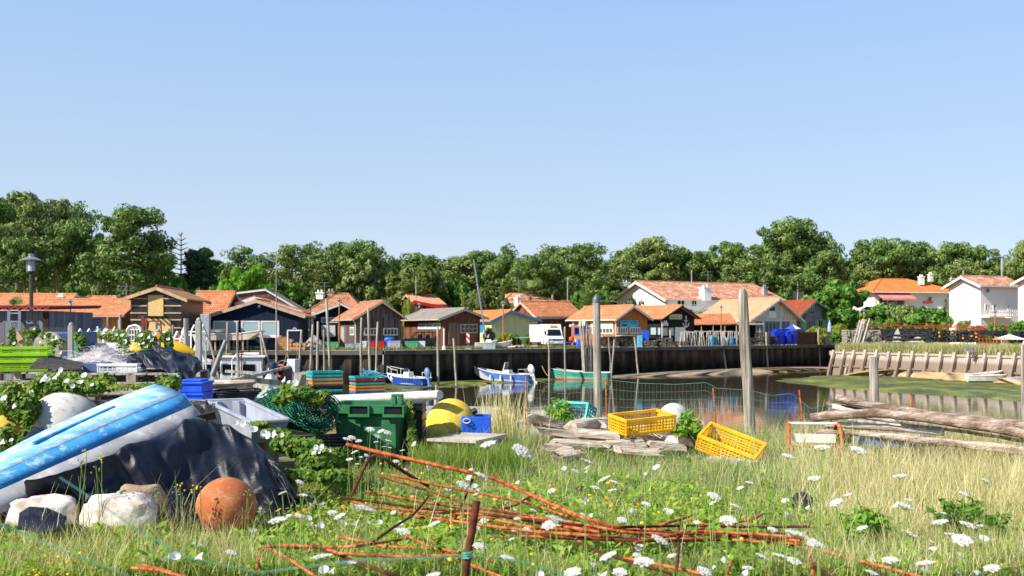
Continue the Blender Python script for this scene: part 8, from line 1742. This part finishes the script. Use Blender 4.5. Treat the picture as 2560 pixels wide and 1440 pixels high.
C = np.column_stack([XY, z + rg.uniform(.03, .15, len(z))]); tag(np_mesh('ground_cover', leaf_quads(C, np.column_stack([rg.normal(0, .5, len(z)), rg.normal(-.4, .4, len(z)), np.ones(len(z))]), .024, rg, .5, .4), L_COV), kind='stuff')
XY, z, px, y = sample(30000, lambda p, q: np.where(blocked(p, q), 0, .35 + .5 * (np.sin(p * .013 + q * .04) > .2)))
blades('dead_stems', XY, z + .02, hmap(px, XY[:, 1], .14), .003, mat_leaf('dead_stems', (.30, .22, .13), (.46, .37, .24), (.62, .54, .40), 1.5, .2), rg, 2.2)
XY, z, px, y = sample(16000, lambda p, q: np.where(blocked(p, q), 0, .8 * (sm(q, 1200, 1320)) * (1 - dryw(p, q) * .7) * (np.sin(p * .017 - q * .021) > -.1)))
C = np.column_stack([XY, z + rg.uniform(.04, .2, len(z))]); tag(np_mesh('broad_weeds', leaf_quads(C, np.column_stack([rg.normal(-.2, .5, len(z)), rg.normal(-.5, .4, len(z)), np.full(len(z), .8)]), .042, rg, .38, .4), L_COV), kind='stuff')
D_t = rg.uniform(11.1, 11.75, 2600); p_t = rg.uniform(1035, 1310, 2600); XY = np.column_stack([(p_t - 1280) / F * D_t, D_t]); blades('tall_grass', XY, np.full(2600, .1), .33, .004, L_GR, rg, .5)
# tall straw stalks in clumps
XY, z, px, y = sample(16000, lambda p, q: np.where(blocked(p, q), 0, .85 * ((p > 1980) & (q < 1330) & (q > 1100)) + .9 * ((p > 1190) & (p < 1320) & (q < 1100)) + .05))
blades('straw_stalks', XY, z, .48, .0026, L_DRY, rg, .75)
XY = np.column_stack([rg.normal(PX(1255, 14.2), .22, 260), rg.normal(14.2, .2, 260)]); blades('straw_clump', XY, np.full(260, .1), .75, .006, L_DRY, rg, .25)
# ------------------------------------------------------------------ flowers
def proto_umbel(seed):
    rr = random.Random(seed); rt = empty('wild_carrot', (0, 0, -300 - seed), 0, 'x', 'wild flower'); st = MB(); cx = rr.uniform(-.05, .05)
    st.tube([(cx, 0, -1), (cx * .5, 0, -.5), (0, 0, -.02)], [.004, .0035, .003], 5); hd = MB(); n = 30
    for i in range(n):
        a = i * 2.4; r = .5 * math.sqrt((i + .5) / n); p = V((r * math.cos(a), r * math.sin(a), .1 - .5 * r * r + rr.uniform(-.02, .02))) * .085; hd.sphere(p, .0082 * rr.uniform(.8, 1.2), 6, 4, (1, 1, .45))
        if i % 3 == 0: st.tube([(0, 0, -.02), p], .0012, 3, False)
    hd.build('flower_head', UMB, rt, smooth=60); st.build('stem', STEM, rt); return rt
UP = [proto_umbel(i) for i in range(4)]
def umbel(px, y, size, D=None):
    D = D or min(8.8, max(3.4, .085 * F / size)); s = .9 * size / F * D / .085; c = P(px, y, D); h = c.z - gz(c.x, c.y); tl = Matrix.Rotation(R(-.15, .4), 3, 'X') @ Matrix.Rotation(R(-.5, .5), 3, 'Y')
    o = dup(UP[random.randrange(4)], c, 0, (s, s, s), 'wild carrot with a flat white umbel standing above the meadow grass', 'wild carrots in the meadow')
    for k in [q for q in COL.objects if q.parent == o]:
        if k.name.startswith('flower'): k.matrix_local = tl.to_4x4()
        else: k.matrix_local = Matrix.Diagonal((1 / s, 1 / s, max(.15, h) / s, 1))
for q in ((1220, 1110, 42), (1305, 1127, 58), (1470, 1155, 40), (1205, 1190, 46), (1160, 1213, 44), (915, 1272, 60), (850, 1290, 34), (695, 1300, 50), (805, 1392, 58), (870, 1408, 48), (1085, 1310, 36), (1200, 1365, 42), (1390, 1298, 56), (1375, 1312, 48), (1510, 1198, 38), (1600, 1128, 24), (1555, 1300, 30), (1785, 1240, 40), (1650, 1350, 54), (1905, 1392, 40), (1430, 1432, 50), (1520, 1390, 50), (1610, 1404, 56), (1550, 1430, 40), (1990, 1335, 62), (2045, 1360, 50), (1950, 1390, 44), (1985, 1402, 40), (1970, 1140, 36), (2055, 1118, 42), (2147, 1125, 46), (2036, 1196, 36), (2250, 1190, 38), (2262, 1265, 50), (2090, 1256, 38), (2275, 1335, 46), (2350, 1305, 42), (2420, 1312, 46), (2405, 1350, 54), (2225, 1400, 46), (2312, 1408, 50), (2180, 1432, 36), (2410, 1235, 30), (2525, 1265, 24), (2155, 1320, 32), (2380, 1338, 40), (1440, 1178, 26), (1700, 1320, 22), (1840, 1265, 30), (1870, 1420, 34), (1760, 1428, 44), (1270, 1395, 44), (1080, 1440, 46), (1010, 1328, 36), (580, 1382, 36), (1640, 1168, 22), (2480, 1420, 44), (1820, 1300, 46)): umbel(*q)
for i in range(44): umbel(R(660, 2500), R(1200, 1425), R(17, 30), R(5.2, 8.2))
for x, y, s in ((926, 1073, 24), (952, 1078, 20), (968, 1081, 24), (944, 1090, 22), (868, 1098, 26), (880, 1094, 24), (896, 1102, 20), (971, 1102, 19), (886, 1130, 20), (874, 1148, 20), (1006, 1126, 13), (960, 1117, 14), (975, 1119, 12), (916, 1138, 14), (963, 1131, 14), (902, 1142, 12), (990, 1153, 18), (918, 1150, 13), (940, 1105, 14), (893, 1160, 14)): umbel(x, y, s, 9.3)
def proto_small(name, mfl, r, seed, cone=True):
    rt = empty(name, (0, 0, -320 - seed), 0, 'x', 'wild flower'); fl, st = MB(), MB()
    if cone: trumpet(fl, V((0, 0, 0)), (R(-.4, .4), -.7, 1), r)
    else:
        k = 10; fl.lathe([(0, .006), (r * .45, .008), (r, .0)], k, (0, 0, 0), Matrix.Rotation(R(.3, .9), 3, 'X'))
    fl.build('flower', mfl, rt, smooth=80); st.tube([(0, 0, -.16), (.004, .0, -.02)], .002, 4); st.build('stem', STEM, rt); return rt
BW = [proto_small('bindweed_flower', FLW, .03, i) for i in range(3)]; CAL = [proto_small('marigold', CALY, .022, 5 + i, False) for i in range(2)]; YL = [proto_small('yellow_flower', YELP, .014, 9, False)]
def scatter(pr, n, xr, yr, label, group, h=(.1, .19), key=1):
    rr = random.Random(key)
    for i in range(n):
        px, y = rr.uniform(*xr), rr.uniform(*yr); hh = rr.uniform(*h); D = (CZ - .1 - hh) * F / (y - 830)
        if D > 14: continue
        x = PX(px, D); dup(pr[i % len(pr)], (x, D, gz(x, D) + hh), rr.uniform(0, 6.28), rr.uniform(.8, 1.25), label, group)
lb, gp = 'white trumpet flower of bindweed low in the meadow', 'white bindweed flowers in the meadow'
scatter(BW, 42, (760, 1500), (1170, 1330), lb, gp, key=1); scatter(BW, 36, (1300, 2450), (1260, 1440), lb, gp, key=2); scatter(BW, 16, (400, 1000), (1240, 1440), lb, gp, key=3); scatter(BW, 12, (1030, 1500), (1120, 1200), lb, gp, key=4)
lb, gp = 'small orange marigold in the meadow', 'orange marigolds in the meadow'
scatter(CAL, 46, (600, 1330), (1205, 1300), lb, gp, key=5); scatter(CAL, 30, (1180, 1700), (1170, 1290), lb, gp, key=6); scatter(CAL, 14, (1000, 1400), (1290, 1400), lb, gp, key=7); scatter(CAL, 7, (0, 160), (1290, 1345), lb, gp, key=8)
lb, gp = 'tiny yellow flower in the meadow', 'tiny yellow flowers in the meadow'
scatter(YL, 30, (70, 200), (1375, 1435), lb, gp, key=9); scatter(YL, 44, (850, 1950), (1140, 1420), lb, gp, key=10); scatter(YL, 14, (2250, 2480), (1280, 1420), lb, gp, key=11)
# tall thin weeds before the tarpaulin
wd_ = empty('tall_weed', G(225, 7.6), 0, 'x', 'weed'); 
for i, (px, y0, D) in enumerate(((205, 1155, 7.5), (217, 1130, 7.5), (240, 1165, 7.5), (255, 1140, 7.5), (440, 1222, 7.6), (450, 1215, 7.6), (400, 1225, 7.6), (485, 1220, 7.6), (620, 1230, 7.5), (500, 1218, 7.7))):
    t = wd_ if i == 0 else empty('tall_weed', G(px, D), 0, 'x', 'weed'); tag(t, 'tall thin yellow tipped weed standing before the black tarpaulin', None, 'thin weeds before the tarpaulin'); t.matrix_world = Matrix.Translation(G(px, D)); MW[t.name] = t.matrix_world.copy()
    a, b = G(px + R(-8, 8), D), P(px, y0, D); MB().tube([a, a.lerp(b, .5) + V((R(-.02, .02), 0, 0)), b], .0026, 4).tube([a.lerp(b, .6), a.lerp(b, .8) + V((R(-.06, .06), 0, .02))], .0018, 4).build('stem', STEM, t, world=True); h = MB()
    for k in range(5): h.sphere(b + V((R(-.03, .03), R(-.02, .02), R(-.05, .02))), .0075, 6, 4)
    h.build('flower_head', YELP if i % 2 else STEM, t, world=True)
# remove the prototypes that only served as sources of copies
for pr in PINES + list(DEC.values()) + UP + BW + CAL + YL:
    for o in [q for q in COL.objects if q.parent == pr] + [pr]: bpy.data.objects.remove(o)
